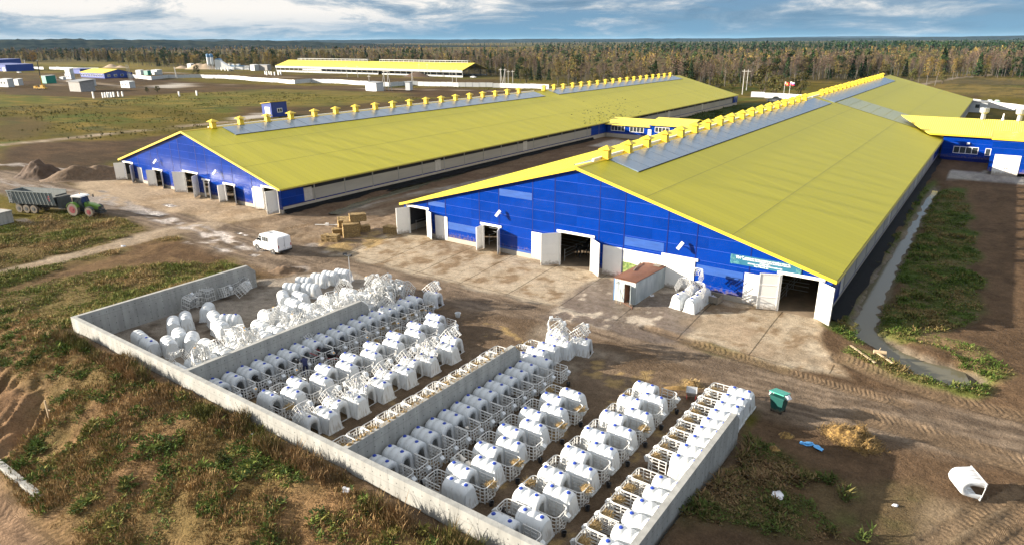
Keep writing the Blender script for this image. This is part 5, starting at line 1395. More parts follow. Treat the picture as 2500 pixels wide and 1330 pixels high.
mat('dirt_tan', (0.125, 0.080, 0.046), rough=0.98, var=0.4, scale=2.2, bump=1.4, bscale=5)
mat('gravel_heap', (0.36, 0.27, 0.18), rough=0.98, var=0.25, scale=1.2, bump=0.6, bscale=4)
mat('manure', (0.115, 0.068, 0.022), rough=0.98, var=0.5, scale=5, bump=1.6, bscale=9, col2=(0.23, 0.145, 0.045))
mat('straw_dark', (0.24, 0.15, 0.05), rough=.95, var=.5, scale=3, col2=(.13, .08, .028), bump=.8, bscale=14)
mat('navy_cloth', (0.018, 0.022, 0.075), rough=0.9, var=0.3, scale=7)
mat('skin', (0.45, 0.26, 0.18), rough=0.6)
mat('hair_dark', (0.02, 0.015, 0.012), rough=0.8)
mat('yellow_paint', (0.62, 0.36, 0.03), rough=0.45, var=0.15)
mat('flag_red', (0.65, 0.04, 0.03), rough=0.8)
mat('flag_blue', (0.03, 0.07, 0.40), rough=0.8)
mat('flag_white', (0.80, 0.80, 0.80), rough=0.8)
mat('flag_gold', (0.75, 0.50, 0.06), rough=0.8)
mat('mesh_grey', (0.5, 0.52, 0.54), rough=0.5, var=0.1)

def heap(name, label, cat, cx, cy, rx, ry, h, m, ang=0.0, lumps=1.0, n=34, seed=1, z=None, peaks=((0, 0, 1.0),)):
    g = np.linspace(-1.15, 1.15, n); X, Y = np.meshgrid(g, g); c, s = math.cos(ang), math.sin(ang)
    x = cx + X * rx * c - Y * ry * s; y = cy + X * rx * s + Y * ry * c
    Z = np.zeros_like(X)
    for px_, py_, ph_ in peaks: Z = np.maximum(Z, ph_ * np.clip(1 - np.sqrt((X - px_) ** 2 + (Y - py_) ** 2) / max(.3, 1.05 - math.hypot(px_, py_)), 0, 1))
    lo = (fbm(x, y, .30 * max(rx, ry), 5, seed, .6) - .5)
    Z = Z * Z * (3 - 2 * Z)
    Z = h * Z + lo * .7 * lumps * h * np.clip(Z * 3, 0, 1)
    ok = np.hypot(X, Y) + (fbm(x, y, .4 * rx, 3, seed + 9) - .5) * .3 < 1.08
    gzv = gz(x, y) if z is None else np.full_like(x, z)
    Zz = gzv + np.where(ok, np.maximum(Z, -.02) - .03, -.4)
    I = np.arange(n * n).reshape(n, n)
    F = np.stack([I[:-1, :-1], I[:-1, 1:], I[1:, 1:], I[1:, :-1]], -1).reshape(-1, 4)
    V = np.stack([x.ravel(), y.ravel(), Zz.ravel()], 1)
    keep = ok.ravel()[F].any(1); F = F[keep]
    u, inv = np.unique(F, return_inverse=True)
    V = V[u]; o_ = Vector((cx, cy, float(gzs(cx, cy)) if z is None else z))
    V = V - np.array(o_)
    return tag(obj(name, np_mesh(name, V, inv.reshape(-1, 4), m, smooth=False), None, o_), label, cat)

# --- rusty container
P = G(1523, 745); cz = .12
ct = thing('container', 'grey steel container with a rusty brown roof and open door in front of the barn', 'container', (-26.15, 54.75, cz), R_(-4))
s = MB(); w, ln, h = 1.17, 6.7, 2.35
s.box(-w, -w + .05, 0, ln, .12, h); s.box(w - .05, w, 0, ln, .12, h); s.box(-w, w, ln - .05, ln, .12, h)
s.box(-w, -.05, 0, .05, .12, h); s.box(.62, w, 0, .05, .12, h); s.box(-.05, .62, 0, .05, 2.0, h)
for k in range(int(ln / .3)):
    for sx in (-1, 1): s.box(sx * w - .018, sx * w + .018, .1 + k * .3, .1 + k * .3 + .12, .14, h - .02)
for k in range(4): s.box(-w + .08 + k * .27, -w + .2 + k * .27, -.02, .0, .14, h - .02)
s.build('body', MATS['container_paint'], ct)
s = MB(); s.box(-w - .02, -w + .06, -.03, .06, .05, h); s.build('corner_post', MATS['container_blue'], ct)
s = MB(); s.box(-w, w, 0, ln, 0, .115); s.box(-w - .03, w + .03, -.04, .02, h - .02, h + .06); s.build('rust_frame', MATS['rust'], ct)
s = MB(); N_ = 16
for i in range(N_):
    for j in range(6):
        pass
gx_, gy_ = np.meshgrid(np.linspace(-w - .06, w + .06, 9), np.linspace(-.08, ln + .05, 22))
rz_ = h + .11 + .10 * (fbm(gx_, gy_, .8, 3, 5) - .5) + .06 * np.cos(gx_ * 1.4)
I = np.arange(gx_.size).reshape(gx_.shape); F = np.stack([I[:-1, :-1], I[:-1, 1:], I[1:, 1:], I[1:, :-1]], -1).reshape(-1, 4)
top = np.stack([gx_.ravel(), gy_.ravel(), rz_.ravel()], 1); bot = top - np.array([0, 0, .05])
obj('roof', np_mesh('roof', np.vstack([top, bot]), np.vstack([F, F[:, ::-1] + gx_.size]), MATS['rust']), ct)
s = MB(); s.box(-.05, .05, 2.6, 5.3, .0, .06, M=Matrix.Translation((.1, 0, h + .18)) @ Matrix.Rotation(.25, 4, 'Z')); s.box(.2, .9, 5.0, 5.9, h + .19, h + .21); s.build('roof_batten', MATS['wood_grey'], ct)
s = MB(); M1 = Matrix.Translation((.64, -.02, 0)) @ Matrix.Rotation(R_(-62), 4, 'Z'); s.box(0, .66, -.03, .0, .16, 1.98, M=M1); s.box(.0, .66, -.045, -.03, 1.35, 1.55, M=M1); d_ = s.build('door', MATS['container_paint'], ct)
s = MB(); s.box(-.05, -.02, .06, 2.4, .13, 1.98); s.build('inner_partition', MATS['rust'], ct)
s = MB()
for i in range(10):
    a0, a1 = i * .7, i * .7 + .6; s.cyl((-.72 + .12 * math.cos(a0) * (i % 3), -.035, 1.95 + .10 * math.sin(a0)), (-.72 + .12 * math.cos(a1), -.035, 1.95 + .10 * math.sin(a1)), .014, n=4)
s.build('scrawl', MATS['black_plastic'], ct)
s = MB(); s.cyl((-.2, -.05, .1), (1.2, -.55, .06), .04, n=6); s.cyl((1.2, -.55, .06), (1.35, -.9, .04), .04, n=6)
tag(s.build('bent_pipe', MATS['rust'], None, (-26.15, 54.75, cz), R_(-4)), 'bent rusty pipe lying at the front of the container', 'pipe')
def fork(x, y, lx, lab, m='wood_pale'):
    s = MB(); s.cyl((0, 0, .02), (lx, .42, 1.5), .02, n=5); o = None
    h_ = s.build('shaft', MATS[m]); t = thing('hay_fork', lab, 'fork', (x, y, cz)); h_.parent = t
    s = MB(); s.box(-.12, .12, -.02, .02, .05, .08)
    for k in range(4): s.box(-.12 + k * .075, -.10 + k * .075, -.10, .02, 0, .06)
    s.build('tines', MATS['rust'], t)
fork(-26.75, 54.25, -.15, 'fork leaning on the left of the container front'); fork(-26.3, 54.25, .12, 'fork leaning beside the container doorway')
s = MB()
for k in range(14):
    a = k * 2.4; r = .12 + .12 * random.random(); s.lathe((r * math.cos(a), r * math.sin(a), 0), [(.08, 0), (.12, .08), (.05, .18)], 6)
tag(s.build('litter_bag', MATS['bag_white'], None, (-24.6, 57.6, .25)), 'small white bag of litter by the long side of the container', 'bag')
s = MB(); s.box(-.5, .5, -.3, .3, 0, .5); s.box(-.54, .54, -.34, .34, .46, .54); s.box(-.5, .5, -.3, .3, .541, .6)
tag(s.build('red_crate', MATS['red_paint'], None, (-28.8, 59.9, .40)), 'red crate against the barn behind the rusty container', 'crate')

# --- stack of hutches with fences, crate with rubbish beside it
for k, (x, y, z, rz) in enumerate([(-21.35, 56.7, .28, -1.75), (-19.95, 56.5, .28, -1.70), (-21.1, 58.6, .36, -1.6), (-19.9, 58.5, .36, -1.65)]):
    hutch(x, y, rz + math.pi, ['left front hutch of the stack by the barn wall', 'right front hutch of the stack by the barn wall', 'left rear hutch of the stack by the barn wall', 'right rear hutch of the stack by the barn wall'][k], 'hutch stack by the barn wall', z=z)
for k, (x, y, z, rz, t) in enumerate([(-21.3, 57.0, 1.35, 1.5, -35), (-19.9, 56.9, 1.30, 1.5, -35), (-20.6, 57.9, 2.25, 1.55, -25)]):
    tipped(x, y, rz, R_(t), z, ['fence on the left of the hutch stack by the barn', 'fence on the right of the hutch stack by the barn', 'topmost fence of the hutch stack by the barn', 'fence sliding off the hutch stack by the barn'][k], g='fences on the stack by the barn')
wc = thing('wooden_crate', 'grey wooden crate half full of rags by the barn wall', 'crate', (-19.05, 60.0 - .8, .42), R_(-6))
s = MB(); s.box(-.7, .7, -.55, -.51, .12, .75); s.box(-.7, .7, .51, .55, .12, .75); s.box(-.7, -.66, -.51, .51, .12, .75); s.box(.66, .7, -.51, .51, .12, .75)
s.box(-.66, .66, -.51, .51, .12, .16)
s.build('crate_box', MATS['wood_grey'], wc)
s = MB()
for x in (-.6, 0, .52): s.box(x, x + .1, -.55, .55, .0, .118)
s.build('crate_feet', MATS['wood_grey'], wc)
tag(straw_clump(.34, 8, 60, .8).build('rag_heap', MATS['bag_white'], None, (-19.1, 59.1, .85)), 'pale rags lying inside the grey wooden crate', 'rags')

# --- hay bales
def bale_mesh(l, w, h, seed):
    n = (9, 5, 5); vs = {}; fs = []; V = []
    rr = np.random.default_rng(seed)
    bm = bmesh.new(); bmesh.ops.create_cube(bm, size=1.0); bmesh.ops.subdivide_edges(bm, edges=bm.edges[:], cuts=5, use_grid_fill=True)
    for v in bm.verts:
        v.co.x *= l; v.co.y *= w; v.co.z = (v.co.z + .5) * h
        v.co += Vector(rr.normal(0, .022, 3))
    me = bpy.data.meshes.new('hay_bale'); bm.to_mesh(me); bm.free(); me.materials.append(MATS['bale']); return me
BALE = [bale_mesh(2.1, 1.15, .95, k) for k in range(4)]
def bale(x, y, z, rz, lab, k=0, rot=None):
    o = obj('hay_bale', BALE[k % 4], None, (x, y, z), rz)
    if rot: o.rotation_euler = rot
    tag(o, lab, 'hay bale', 'hay bales between the barns')
bx_, by_ = -65.4, 55.0
for k, (dx, dy, z, rz, lab) in enumerate([(0.25, .35, 0.02, .95, 'lowest bale at the right end of the bale stack'), (.2, .4, .98, .97, 'second bale at the right end of the bale stack'), (-.9, 1.4, .02, .95, 'lowest bale in the middle of the bale stack'),
        (-.85, 1.5, .98, .9, 'second bale in the middle of the bale stack'), (-.1, 1.9, 1.94, .95, 'top bale lying at the back of the bale stack'), (-1.9, .4, .02, .95, 'lowest front bale left of the stack middle'), (-1.95, 1.5, .98, 1.0, 'upper bale left of the stack middle'),
        (-2.6, 1.9, .02, .97, 'lowest bale at the left end of the bale stack'), (-2.9, 2.3, .98, .9, 'upper bale at the left end of the bale stack'), (-.6, 2.9, .02, .95, 'hidden lowest bale at the back of the stack')]):
    bale(bx_ + dx, by_ + dy, z + .06, rz, lab, k)
bale(-66.1, 52.8, .05, .45, 'single bale lying in front of the bale stack', 2); bale(-61.8, 59.3, .34, .2, 'loose bale beside the open left door of the near barn', 1)
s = MB(); s.cyl((-1.6, 0, .1), (1.7, .1, .12), .05, n=6); s.box(-.1, .35, -.12, .12, .02, .35)
tag(s.build('white_pipe', MATS['white_trim'], None, (-72.6, 57.4, .15), .5), 'white pipe on the mud left of the bale stack', 'pipe')

# --- wheelbarrow, feed cart, buckets, bin, tarp, litter
def barrow(name, lab, x, y, rz, tray, frame, s_=1.0):
    t = thing(name, lab, 'wheelbarrow', (x, y, 0.0), rz); t.scale = (s_,) * 3
    mb = MB(); mb.add([(-.45, -.33, .62), (.55, -.33, .55), (.55, .33, .55), (-.45, .33, .62), (-.25, -.2, .30), (.30, -.2, .30), (.30, .2, .30), (-.25, .2, .30)], [(0, 4, 5, 1), (1, 5, 6, 2), (2, 6, 7, 3), (3, 7, 4, 0), (4, 7, 6, 5)])
    mb.add([(-.43, -.31, .60), (.53, -.31, .53), (.53, .31, .53), (-.43, .31, .60), (-.24, -.19, .32), (.29, -.19, .32), (.29, .19, .32), (-.24, .19, .32)], [(1, 5, 4, 0), (2, 6, 5, 1), (3, 7, 6, 2), (0, 4, 7, 3), (5, 6, 7, 4)])
    mb.build('tray', MATS[tray], t)
    mb = MB()
    for sy in (-1, 1): mb.tube([(.62, sy * .08, .2), (.25, sy * .24, .27), (-.35, sy * .27, .34), (-.95, sy * .28, .55)], .02, 5); mb.tube([(-.1, sy * .25, .3), (-.25, sy * .25, .0)], .018, 4)
    mb.build('frame', MATS[frame], t)
    mb = MB(); mb.cyl((.66, -.05, .19), (.66, .05, .19), .19, n=14); mb.build('wheel', MATS['tyre'], t)
P = G(1687, 972); barrow('wheelbarrow', 'grey wheelbarrow with red frame on the straw by the third row', P.x, P.y, 1.9, 'galvanised', 'red_paint', 1.15)
P = G(803, 880); barrow('wheelbarrow', 'black feed barrow standing in the aisle of the middle bay', P.x + .1, P.y, .45, 'black_plastic', 'red_paint', 1.5)
P = G(1118, 773); s = MB(); s.lathe((0, 0, 0), [(.20, 0), (.27, .36), (.29, .37), (.29, .40), (.26, .40), (.19, .05)], 14); tag(s.build('bucket', MATS['hutch_plastic'], None, (P.x, P.y, 0)), 'white plastic bucket alone on the muddy yard', 'bucket')
bi = thing('wheeled_bin', 'dark green rubbish bin with a light green lid and bags sticking out', 'bin', (-8.72, 43.1, 0.0), R_(-12)); bi.scale = (.86, .86, 1.08)
s = MB(); s.add([(-.42, -.36, .12), (.42, -.36, .12), (.42, .36, .12), (-.42, .36, .12), (-.55, -.5, 1.15), (.55, -.5, 1.15), (.55, .5, 1.15), (-.55, .5, 1.15)], [(0, 3, 2, 1), (4, 5, 6, 7), (0, 1, 5, 4), (1, 2, 6, 5), (2, 3, 7, 6), (3, 0, 4, 7)])
s.box(-.6, .6, -.55, .55, 1.1, 1.18); s.build('bin_body', MATS['bin_green'], bi)
s = MB(); M1 = Matrix.Translation((-.02, .55, 1.24)) @ Matrix.Rotation(R_(-9), 4, 'X'); s.box(-.6, .6, -1.18, .0, 0, .06, M=M1); s.build('bin_lid', MATS['bin_lid'], bi)
s = MB()
for sx in (-.4, .4): s.cyl((sx - .04, .3, .1), (sx + .04, .3, .1), .1, n=10); s.cyl((sx - .04, -.3, .1), (sx + .04, -.3, .1), .1, n=10)
s.build('wheel', MATS['tyre'], bi)
def bag_mesh(seed, sx=1, sy=1, sz=1, m='bag_white'):
    bm = bmesh.new(); bmesh.ops.create_icosphere(bm, subdivisions=3, radius=.3); r_ = np.random.default_rng(seed)
    k = r_.uniform(-5, 5, 3)
    for v in bm.verts:
        f = 1 + .28 * math.sin(v.co.x * 14 + k[0]) * math.sin(v.co.y * 13 + k[1]) + .2 * math.sin(v.co.z * 17 + k[2]); v.co *= f; v.co.x *= sx; v.co.y *= sy; v.co.z *= sz
    me = bpy.data.meshes.new('bag'); bm.to_mesh(me); bm.free(); me.materials.append(MATS[m]); return me
tag(obj('rubbish_bag', bag_mesh(1, .7, .8, .6), None, (-8.22, 43.1, 1.22)), 'white rubbish bag squeezed out at the right of the green bin', 'bag')
tag(obj('rubbish_bag', bag_mesh(2, .6, .8, .6), None, (-9.22, 43.2, 1.22)), 'white rubbish bag squeezed out at the left of the green bin', 'bag')
P = G(1985, 1090)
bm = bmesh.new()
for (dx, dy, a, l, w, sd) in ((-.30, .08, .3, 1.25, .62, 3), (.30, -.16, -.75, 1.05, .6, 9), (-.68, .04, 1.2, .5, .35, 5)):
    me = bag_mesh(sd, l, w, .34, 'tarp_blue'); me.transform(Matrix.Translation((dx, dy, .10)) @ Matrix.Rotation(a, 4, 'Z') @ Matrix.Scale(.95, 4)); bm.from_mesh(me); bpy.data.meshes.remove(me)
me = bpy.data.meshes.new('plastic_sack'); bm.to_mesh(me); bm.free(); me.materials.append(MATS['tarp_blue'])
tag(obj('plastic_sack', me, None, (P.x, P.y, gzs(P.x, P.y)), .25), 'crumpled light blue plastic sack left of the straw heap', 'sack')
def wad(px, py, z, lab, seed, s_=1.0, m='bag_white', sz=.3):
    p = G(px, py, z); o = obj('plastic_scrap', bag_mesh(seed, 1, .7, sz, m), None, (p.x, p.y, gzs(p.x, p.y) + .05), seed); o.scale = (s_,) * 3; tag(o, lab, 'litter')
wad(1898, 1212, .2, 'grey plastic scrap on the weeds right of the yard wall', 5, 1.3); wad(852, 1272, -.6, 'white plastic scrap on the weedy bank', 6, .9); wad(2185, 1235, 0, 'white pebble of litter on the dark soil', 7, .5)
wad(622, 1095, .3, 'white scrap at the foot of the long wall', 9, .6); wad(300, 600, 0, 'white scrap on the ploughed soil', 10, .9); wad(1440, 340, 0.2, 'white scrap in front of the link corridor', 12, 1.2)

# --- heaps of straw and soil
P = G(2075, 1078); hp = heap('straw_heap', 'brown heap of old straw beside the road on the right', 'heap', P.x + .1, P.y + .35, 1.85, 1.3, 1.05, MATS['manure'], -.2, 1.7, 44, 3, peaks=((.1, -.15, .85), (.1, .35, .95), (-.35, -.1, .75), (.45, .0, .6)))
def thatch(hp_, n, seed, m):
    """loose stalks lying over a heap, a part of it"""
    me = hp_.data; nv = len(me.vertices); co = np.empty(nv * 3); me.vertices.foreach_get('co', co); co = co.reshape(-1, 3); r = np.random.default_rng(seed); mb = MB()
    for k in r.integers(0, nv, n):
        p = co[k] + r.normal(0, .07, 3) * (1, 1, .4); a = r.uniform(0, 6.28); t = r.uniform(-.2, .8); L = r.uniform(.12, .34); d = np.array([math.cos(a) * math.cos(t), math.sin(a) * math.cos(t), math.sin(t)]) * L; w = np.array([-math.sin(a), math.cos(a), 0]) * .022
        mb.add([p - w, p + w, p + d + w * .4, p + d - w * .4], [(0, 1, 2, 3)])
    return tag(mb.build('loose_straw', MATS[m], hp_), kind='stuff')
thatch(hp, 2600, 4, 'straw_dark')
P = G(1690, 940); hq = heap('straw_heap', 'small pile of yellow straw at the road end of the right bay', 'heap', P.x, P.y, .75, .6, .45, MATS['straw_dark'], .4, 1.0, 24, 5); thatch(hq, 500, 6, 'straw')
P = G(1655, 947); heap('straw_heap', 'flat strip of yellow straw beside the small pile', 'heap', P.x, P.y, 1.3, .35, .22, MATS['straw_dark'], .5, 1.0, 24, 6)
P = G(700, 660); heap('soil_heap', 'tan clods of soil beyond the end of the left wall', 'heap', P.x, P.y, 2.3, 1.4, .6, MATS['dirt_tan'], .6, 1.4, 34, 8)
P = G(1920, 1065); heap('soil_heap', 'small dark dung pile by the yard wall end', 'heap', P.x, P.y, .6, .5, .28, MATS['manure'], .6, 1.4, 20, 10)
P = G(1895, 1085); heap('soil_heap', 'dark dung pile nearer the right wall', 'heap', P.x, P.y - .6, .5, .4, .25, MATS['manure'], .1, 1.4, 20, 11)
P = G(78, 436); heap('soil_heap', 'dark earth heap far left, smaller of the two', 'heap', P.x + .5, P.y + 1.5, 5.0, 4.0, 2.7, MATS['dirt_heap'], .3, 1.2, 44, 12, peaks=((0, 0, 1.0), (.4, .1, .7), (-.4, -.2, .5)))
P = G(205, 442); heap('soil_heap', 'long brown earth heap left of the left barn', 'heap', P.x - .5, P.y + 2.5, 9.0, 4.5, 2.4, MATS['dirt_tan'], R_(58), .9, 44, 13, peaks=((-.35, 0, 1.0), (.1, 0, .9), (.5, 0, .75)))
# straw on the top of the middle dividing wall
s = MB(); r_ = random.Random(5)
for k in range(420):
    y = 20.9 + 15.4 * r_.random(); x = -26.53 + r_.uniform(-.17, .17); L = r_.uniform(.08, .25); a = r_.uniform(0, 3.14)
    s.add([(x, y, WH + .006), (x + .03, y + .02, WH + .006), (x + L * math.cos(a), y + L * math.sin(a) + .02, WH + .03), (x + L * math.cos(a) - .02, y + L * math.sin(a), WH + .03)], [(0, 1, 2, 3)])
for k in range(30):
    y = 21 + 15 * r_.random(); s.lathe((-26.53 + r_.uniform(-.08, .02), y, WH + .004), [(r_.uniform(.06, .13), 0), (.05, .05), (.01, .08)], 6)
tag(s.build('wall_straw', MATS['hay_old']), 'old brown straw strewn along the top of the middle dividing wall', 'straw', kind='stuff')
# planks and a stump by the pond
for k, (pa, pb, lab) in enumerate((((2075, 852), (2135, 895), 'long pale plank on the bank left of the pond'), ((2140, 872), (2178, 898), 'shorter plank lying towards the pond'))):
    A, B = G(*pa), G(*pb); c = (A + B) / 2; L = (B - A).length; s = MB(); s.box(-L / 2, L / 2, -.09, .09, 0, .05)
    tag(s.build('plank', MATS['wood_pale'], None, (c.x, c.y, gzs(c.x, c.y) + .10), math.atan2(B.y - A.y, B.x - A.x)), lab, 'plank')
P = G(2146, 872); s = MB(); s.cyl((-.45, 0, .16), (.45, .05, .18), .17, .15, 12); s.cyl((-.1, .1, .2), (.05, .35, .42), .05, .03, 6); tag(s.build('log', MATS['wood_pale'], None, (P.x, P.y, gzs(P.x, P.y) + .02), .2), 'short orange brown log on the bank of the pond', 'log')

# --- lamp post
P = G(860, 728); lp = thing('lamp_post', 'thin grey lamp post with two floodlights behind the left dividing wall', 'lamp post', (P.x, P.y, 0))
s = MB(); s.cyl((0, 0, 0), (0, 0, 4.5), .055, .04, 8); s.tube([(-.35, -.25, 4.5), (0, 0, 4.4), (.35, .1, 4.5)], .025, 5); s.build('pole', MATS['galvanised'], lp)
for sx, rz in ((-.38, .9), (.38, -.2)):
    s = MB(); s.box(-.20, .20, -.12, .10, -.06, .06, M=Matrix.Rotation(.5, 4, 'X')); s.build('floodlight', MATS['black_plastic'], lp, (sx, -.1, 4.55), rz)
# survey post and kerb stones on the bank
P = G(113, 992, .4); s = MB(); s.box(-.05, .05, -.05, .05, -.3, 1.5); s.box(-.02, .3, -.03, .03, .75, .83); tag(s.build('timber_post', MATS['wood_pale'], None, (P.x, P.y, gzs(P.x, P.y)), .3), 'pale timber post in the sandy bank at the far left', 'post')
A, B = G(-60, 1085, -2), G(100, 1213, -2)
for _ in range(4): A, B = G(-60, 1085, gzs(A.x, A.y)), G(100, 1213, gzs(B.x, B.y))
d = (B - A); c = (A + B) / 2
s = MB(); s.box(-d.length / 2, d.length / 2, -.20, .20, -.5, .16); tag(s.build('concrete_beam', MATS['concrete'], None, (c.x, c.y, gzs(c.x, c.y) + .1), math.atan2(d.y, d.x)), 'pale concrete beam half buried beside the track', 'beam')
# fallen hutch on its side
fh = dup(HUTCHW, (2.35, 40.2, .62), 0, 'white hutch lying on its side alone on the bare soil', 'overturned hutch', Euler((R_(90), 0, R_(-145))))
M1 = Matrix.Rotation(R_(-52), 4, 'Z') @ Matrix.Rotation(R_(90), 4, 'X') ; 
Mz = Matrix((( -1, 0, 0, 0), (0, 1, 0, 0), (0, 0, 1, 0), (0, 0, 0, 1)))
hz = Vector((-.80, -.45, .12)).normalized()               # where its top points
ox_ = Vector((.35, -.94, 0)); ox_ = (ox_ - hz * ox_.dot(hz)).normalized(); oy_ = hz.cross(ox_)
fh.rotation_euler = Matrix((ox_, oy_, hz)).transposed().to_euler(); fh['category'] = 'calf hutch'; fh.location = (2.62, 40.5, .60); fh.scale = (.9, .9, .9)

# --- van
def wheel(parent, x, y, z, r, w, rim='rim_grey', tyre='tyre', rr_=.6):
    s = MB(); s.cyl((x, y - w / 2, z), (x, y + w / 2, z), r, n=20); t = s.build('wheel', MATS[tyre], parent)
    s = MB(); s.cyl((x, y - w / 2 - .012, z), (x, y + w / 2 + .012, z), r * rr_, n=16); s.cyl((x, y - w / 2 - .03, z), (x, y + w / 2 + .03, z), r * .22, n=10); s.build('rim', MATS[rim], t)
    return t
def hull(secs, m, name, parent, smooth=False):
    """secs: list of (x, [(y, z), ...]) closed rings with equal counts"""
    s = MB(); n = len(secs[0][1]); vs = [(x, y, z) for x, ring in secs for y, z in ring]
    fs = [(i * n + j, (i + 1) * n + j, (i + 1) * n + (j + 1) % n, i * n + (j + 1) % n) for i in range(len(secs) - 1) for j in range(n)]
    fs += [tuple(range(n)), tuple(range((len(secs) - 1) * n, len(secs) * n))[::-1]]
    s.add(vs, fs); return s.build(name, m, parent, smooth=smooth)
van = thing('delivery_van', 'white delivery van driving away on the muddy road', 'van', (-69.1, 46.35, 0.03), math.pi)
def vring(hw, z0, z1, tw, tz): return [(-hw, z0), (hw, z0), (hw + .02, (z0 + z1) * .5), (hw, z1), (tw, tz - .10), (tw - .14, tz), (-tw + .14, tz), (-tw, tz - .10), (-hw, z1), (-hw - .02, (z0 + z1) * .5)]
hull([(-2.42, vring(.93, .42, 1.2, .84, 2.02)), (-2.36, vring(.97, .40, 1.25, .90, 2.18)), (-1.2, vring(1.0, .38, 1.28, .93, 2.24)), (.55, vring(1.0, .38, 1.28, .93, 2.22)), (1.15, vring(1.0, .38, 1.25, .90, 2.10)), (1.55, vring(.99, .38, 1.20, .84, 1.62)), (1.95, vring(.97, .40, 1.05, .80, 1.22)), (2.55, vring(.92, .42, .92, .72, 1.02)), (2.68, vring(.80, .45, .80, .6, .86))], MATS['car_white'], 'body', van)
s = MB(); s.add([(1.17, -.72, 2.02), (1.17, .72, 2.02), (1.93, .78, 1.24), (1.93, -.78, 1.24)], [(0, 1, 2, 3)]); s.v = [(x + .035, y, z + .03) for x, y, z in s.v]; s.build('windscreen', MATS['glass_dark'], van)
for sy in (-1, 1):
    s = MB(); s.add([(.75, sy * 1.005, 1.32), (1.42, sy * .99, 1.32), (1.12, sy * .93, 1.95), (.75, sy * .945, 1.98)], [(0, 1, 2, 3)]); s.v = [(x, y + sy * .012, z) for x, y, z in s.v]; s.build('cab_window', MATS['glass_dark'], van)
    for k in range(3):
        s = MB(); xa = -.62 + k * .40; s.add([(xa, sy * .995, 1.40), (xa + .32, sy * .995, 1.40), (xa + .32, sy * .945, 1.92), (xa, sy * .945, 1.92)], [(0, 1, 2, 3)]); s.v = [(x, y + sy * .014, z) for x, y, z in s.v]; s.build('side_window', MATS['glass_dark'], van)
    for wx in (1.65, -1.35):
        wheel(van, wx, sy * .86, .36, .37, .24, rr_=.55)
        s = MB(); s.cyl((wx, sy * .97, .38), (wx, sy * 1.008, .38), .46, n=20); s.build('wheel_arch', MATS['black_plastic'], van)
    s = MB(); s.box(1.15, 1.3, sy * 1.02 - .02, sy * 1.2 + .02, 1.35, 1.62) if sy > 0 else s.box(1.15, 1.3, -1.22, -1.0, 1.35, 1.62); s.build('mirror', MATS['black_plastic'], van)
    s = MB(); s.box(-2.45, -2.40, sy * .86 - .05, sy * .86 + .05, .85, 1.2); s.build('tail_light', MATS['tail_red'], van)
s = MB(); s.box(-2.52, -2.36, -.92, .92, .34, .52); s.build('bumper', MATS['black_plastic'], van)
s = MB(); s.box(-2.445, -2.43, -.01, .01, .55, 2.0); s.box(-2.46, -2.44, .08, .12, 1.0, 1.15); s.build('door_gap', MATS['black_plastic'], van)
s = MB(); s.box(-2.455, -2.435, -.66, -.16, .72, .84); s.build('number_plate', MATS['white_trim'], van)
s = MB(); s.box(-.1, .6, -.3, .3, 2.225, 2.27); s.build('roof_hatch', MATS['galvanised'], van)

# --- tractor and trailer
hd = math.atan2(.37, .93)
tc = thing('tractor', 'green tractor with white cab roof and muddy wheels hitched to the trailer', 'tractor', (-107.4, 41.75, .05), hd)
for sy in (-1, 1):
    wheel(tc, -1.2, sy * .95, .92, .92, .52, 'rim_red', 'tyre_muddy', .58); wheel(tc, 1.55, sy * .90, .68, .68, .42, 'rim_red', 'tyre_muddy', .55)
    s = MB(); pts = []
    for i in range(9):
        a = R_(20 + i * 17.5); pts.append((-1.2 + 1.06 * math.cos(a), .92 + 1.06 * math.sin(a)))
    inner = [(-1.2 + (x + 1.2) * .94, .92 + (z - .92) * .94) for x, z in pts[::-1]]
    s.prism(pts + inner, sy * .66 - .02, sy * 1.22 + .02, 'y') if sy > 0 else s.prism(pts + inner, -1.24, -.64, 'y'); s.build('fender', MATS['tractor_green'], tc)
    s = MB(); pts = [(1.55 + .80 * math.cos(R_(a)), .68 + .80 * math.sin(R_(a))) for a in range(30, 151, 20)]; inner = [(1.55 + (x - 1.55) * .93, .68 + (z - .68) * .93) for x, z in pts[::-1]]
    s.prism(pts + inner, min(sy * .70, sy * 1.10), max(sy * .70, sy * 1.10), 'y'); s.build('mudguard', MATS['tractor_dark'], tc)
hull([(.35, [(-.45, 1.0), (.45, 1.0), (.45, 1.75), (.30, 1.92), (-.30, 1.92), (-.45, 1.75)]), (1.6, [(-.42, .95), (.42, .95), (.42, 1.62), (.28, 1.78), (-.28, 1.78), (-.42, 1.62)]), (2.35, [(-.38, .95), (.38, .95), (.38, 1.42), (.24, 1.56), (-.24, 1.56), (-.38, 1.42)]), (2.55, [(-.32, 1.0), (.32, 1.0), (.32, 1.30), (.2, 1.40), (-.2, 1.40), (-.32, 1.30)])], MATS['tractor_green'], 'bonnet', tc)
s = MB(); s.box(2.4, 2.58, -.28, .28, .95, 1.34); s.build('grille', MATS['tractor_dark'], tc)
s = MB(); s.box(-1.7, 2.2, -.35, .35, .55, 1.0); s.box(2.2, 3.0, -.4, .4, .5, .95); s.box(2.75, 3.15, -.5, .5, .45, .7); s.box(-1.2, .35, -.62, .62, 1.0, 1.25); s.build('chassis', MATS['tractor_dark'], tc)
s = MB(); s.add([(-1.35, -.72, 1.3), (.30, -.72, 1.3), (.30, .72, 1.3), (-1.35, .72, 1.3), (-1.25, -.66, 2.72), (.02, -.66, 2.72), (.02, .66, 2.72), (-1.25, .66, 2.72)], [(0, 1, 5, 4), (1, 2, 6, 5), (2, 3, 7, 6), (3, 0, 4, 7)]); s.build('cab_glass', MATS['glass_dark'], tc)
s = MB()
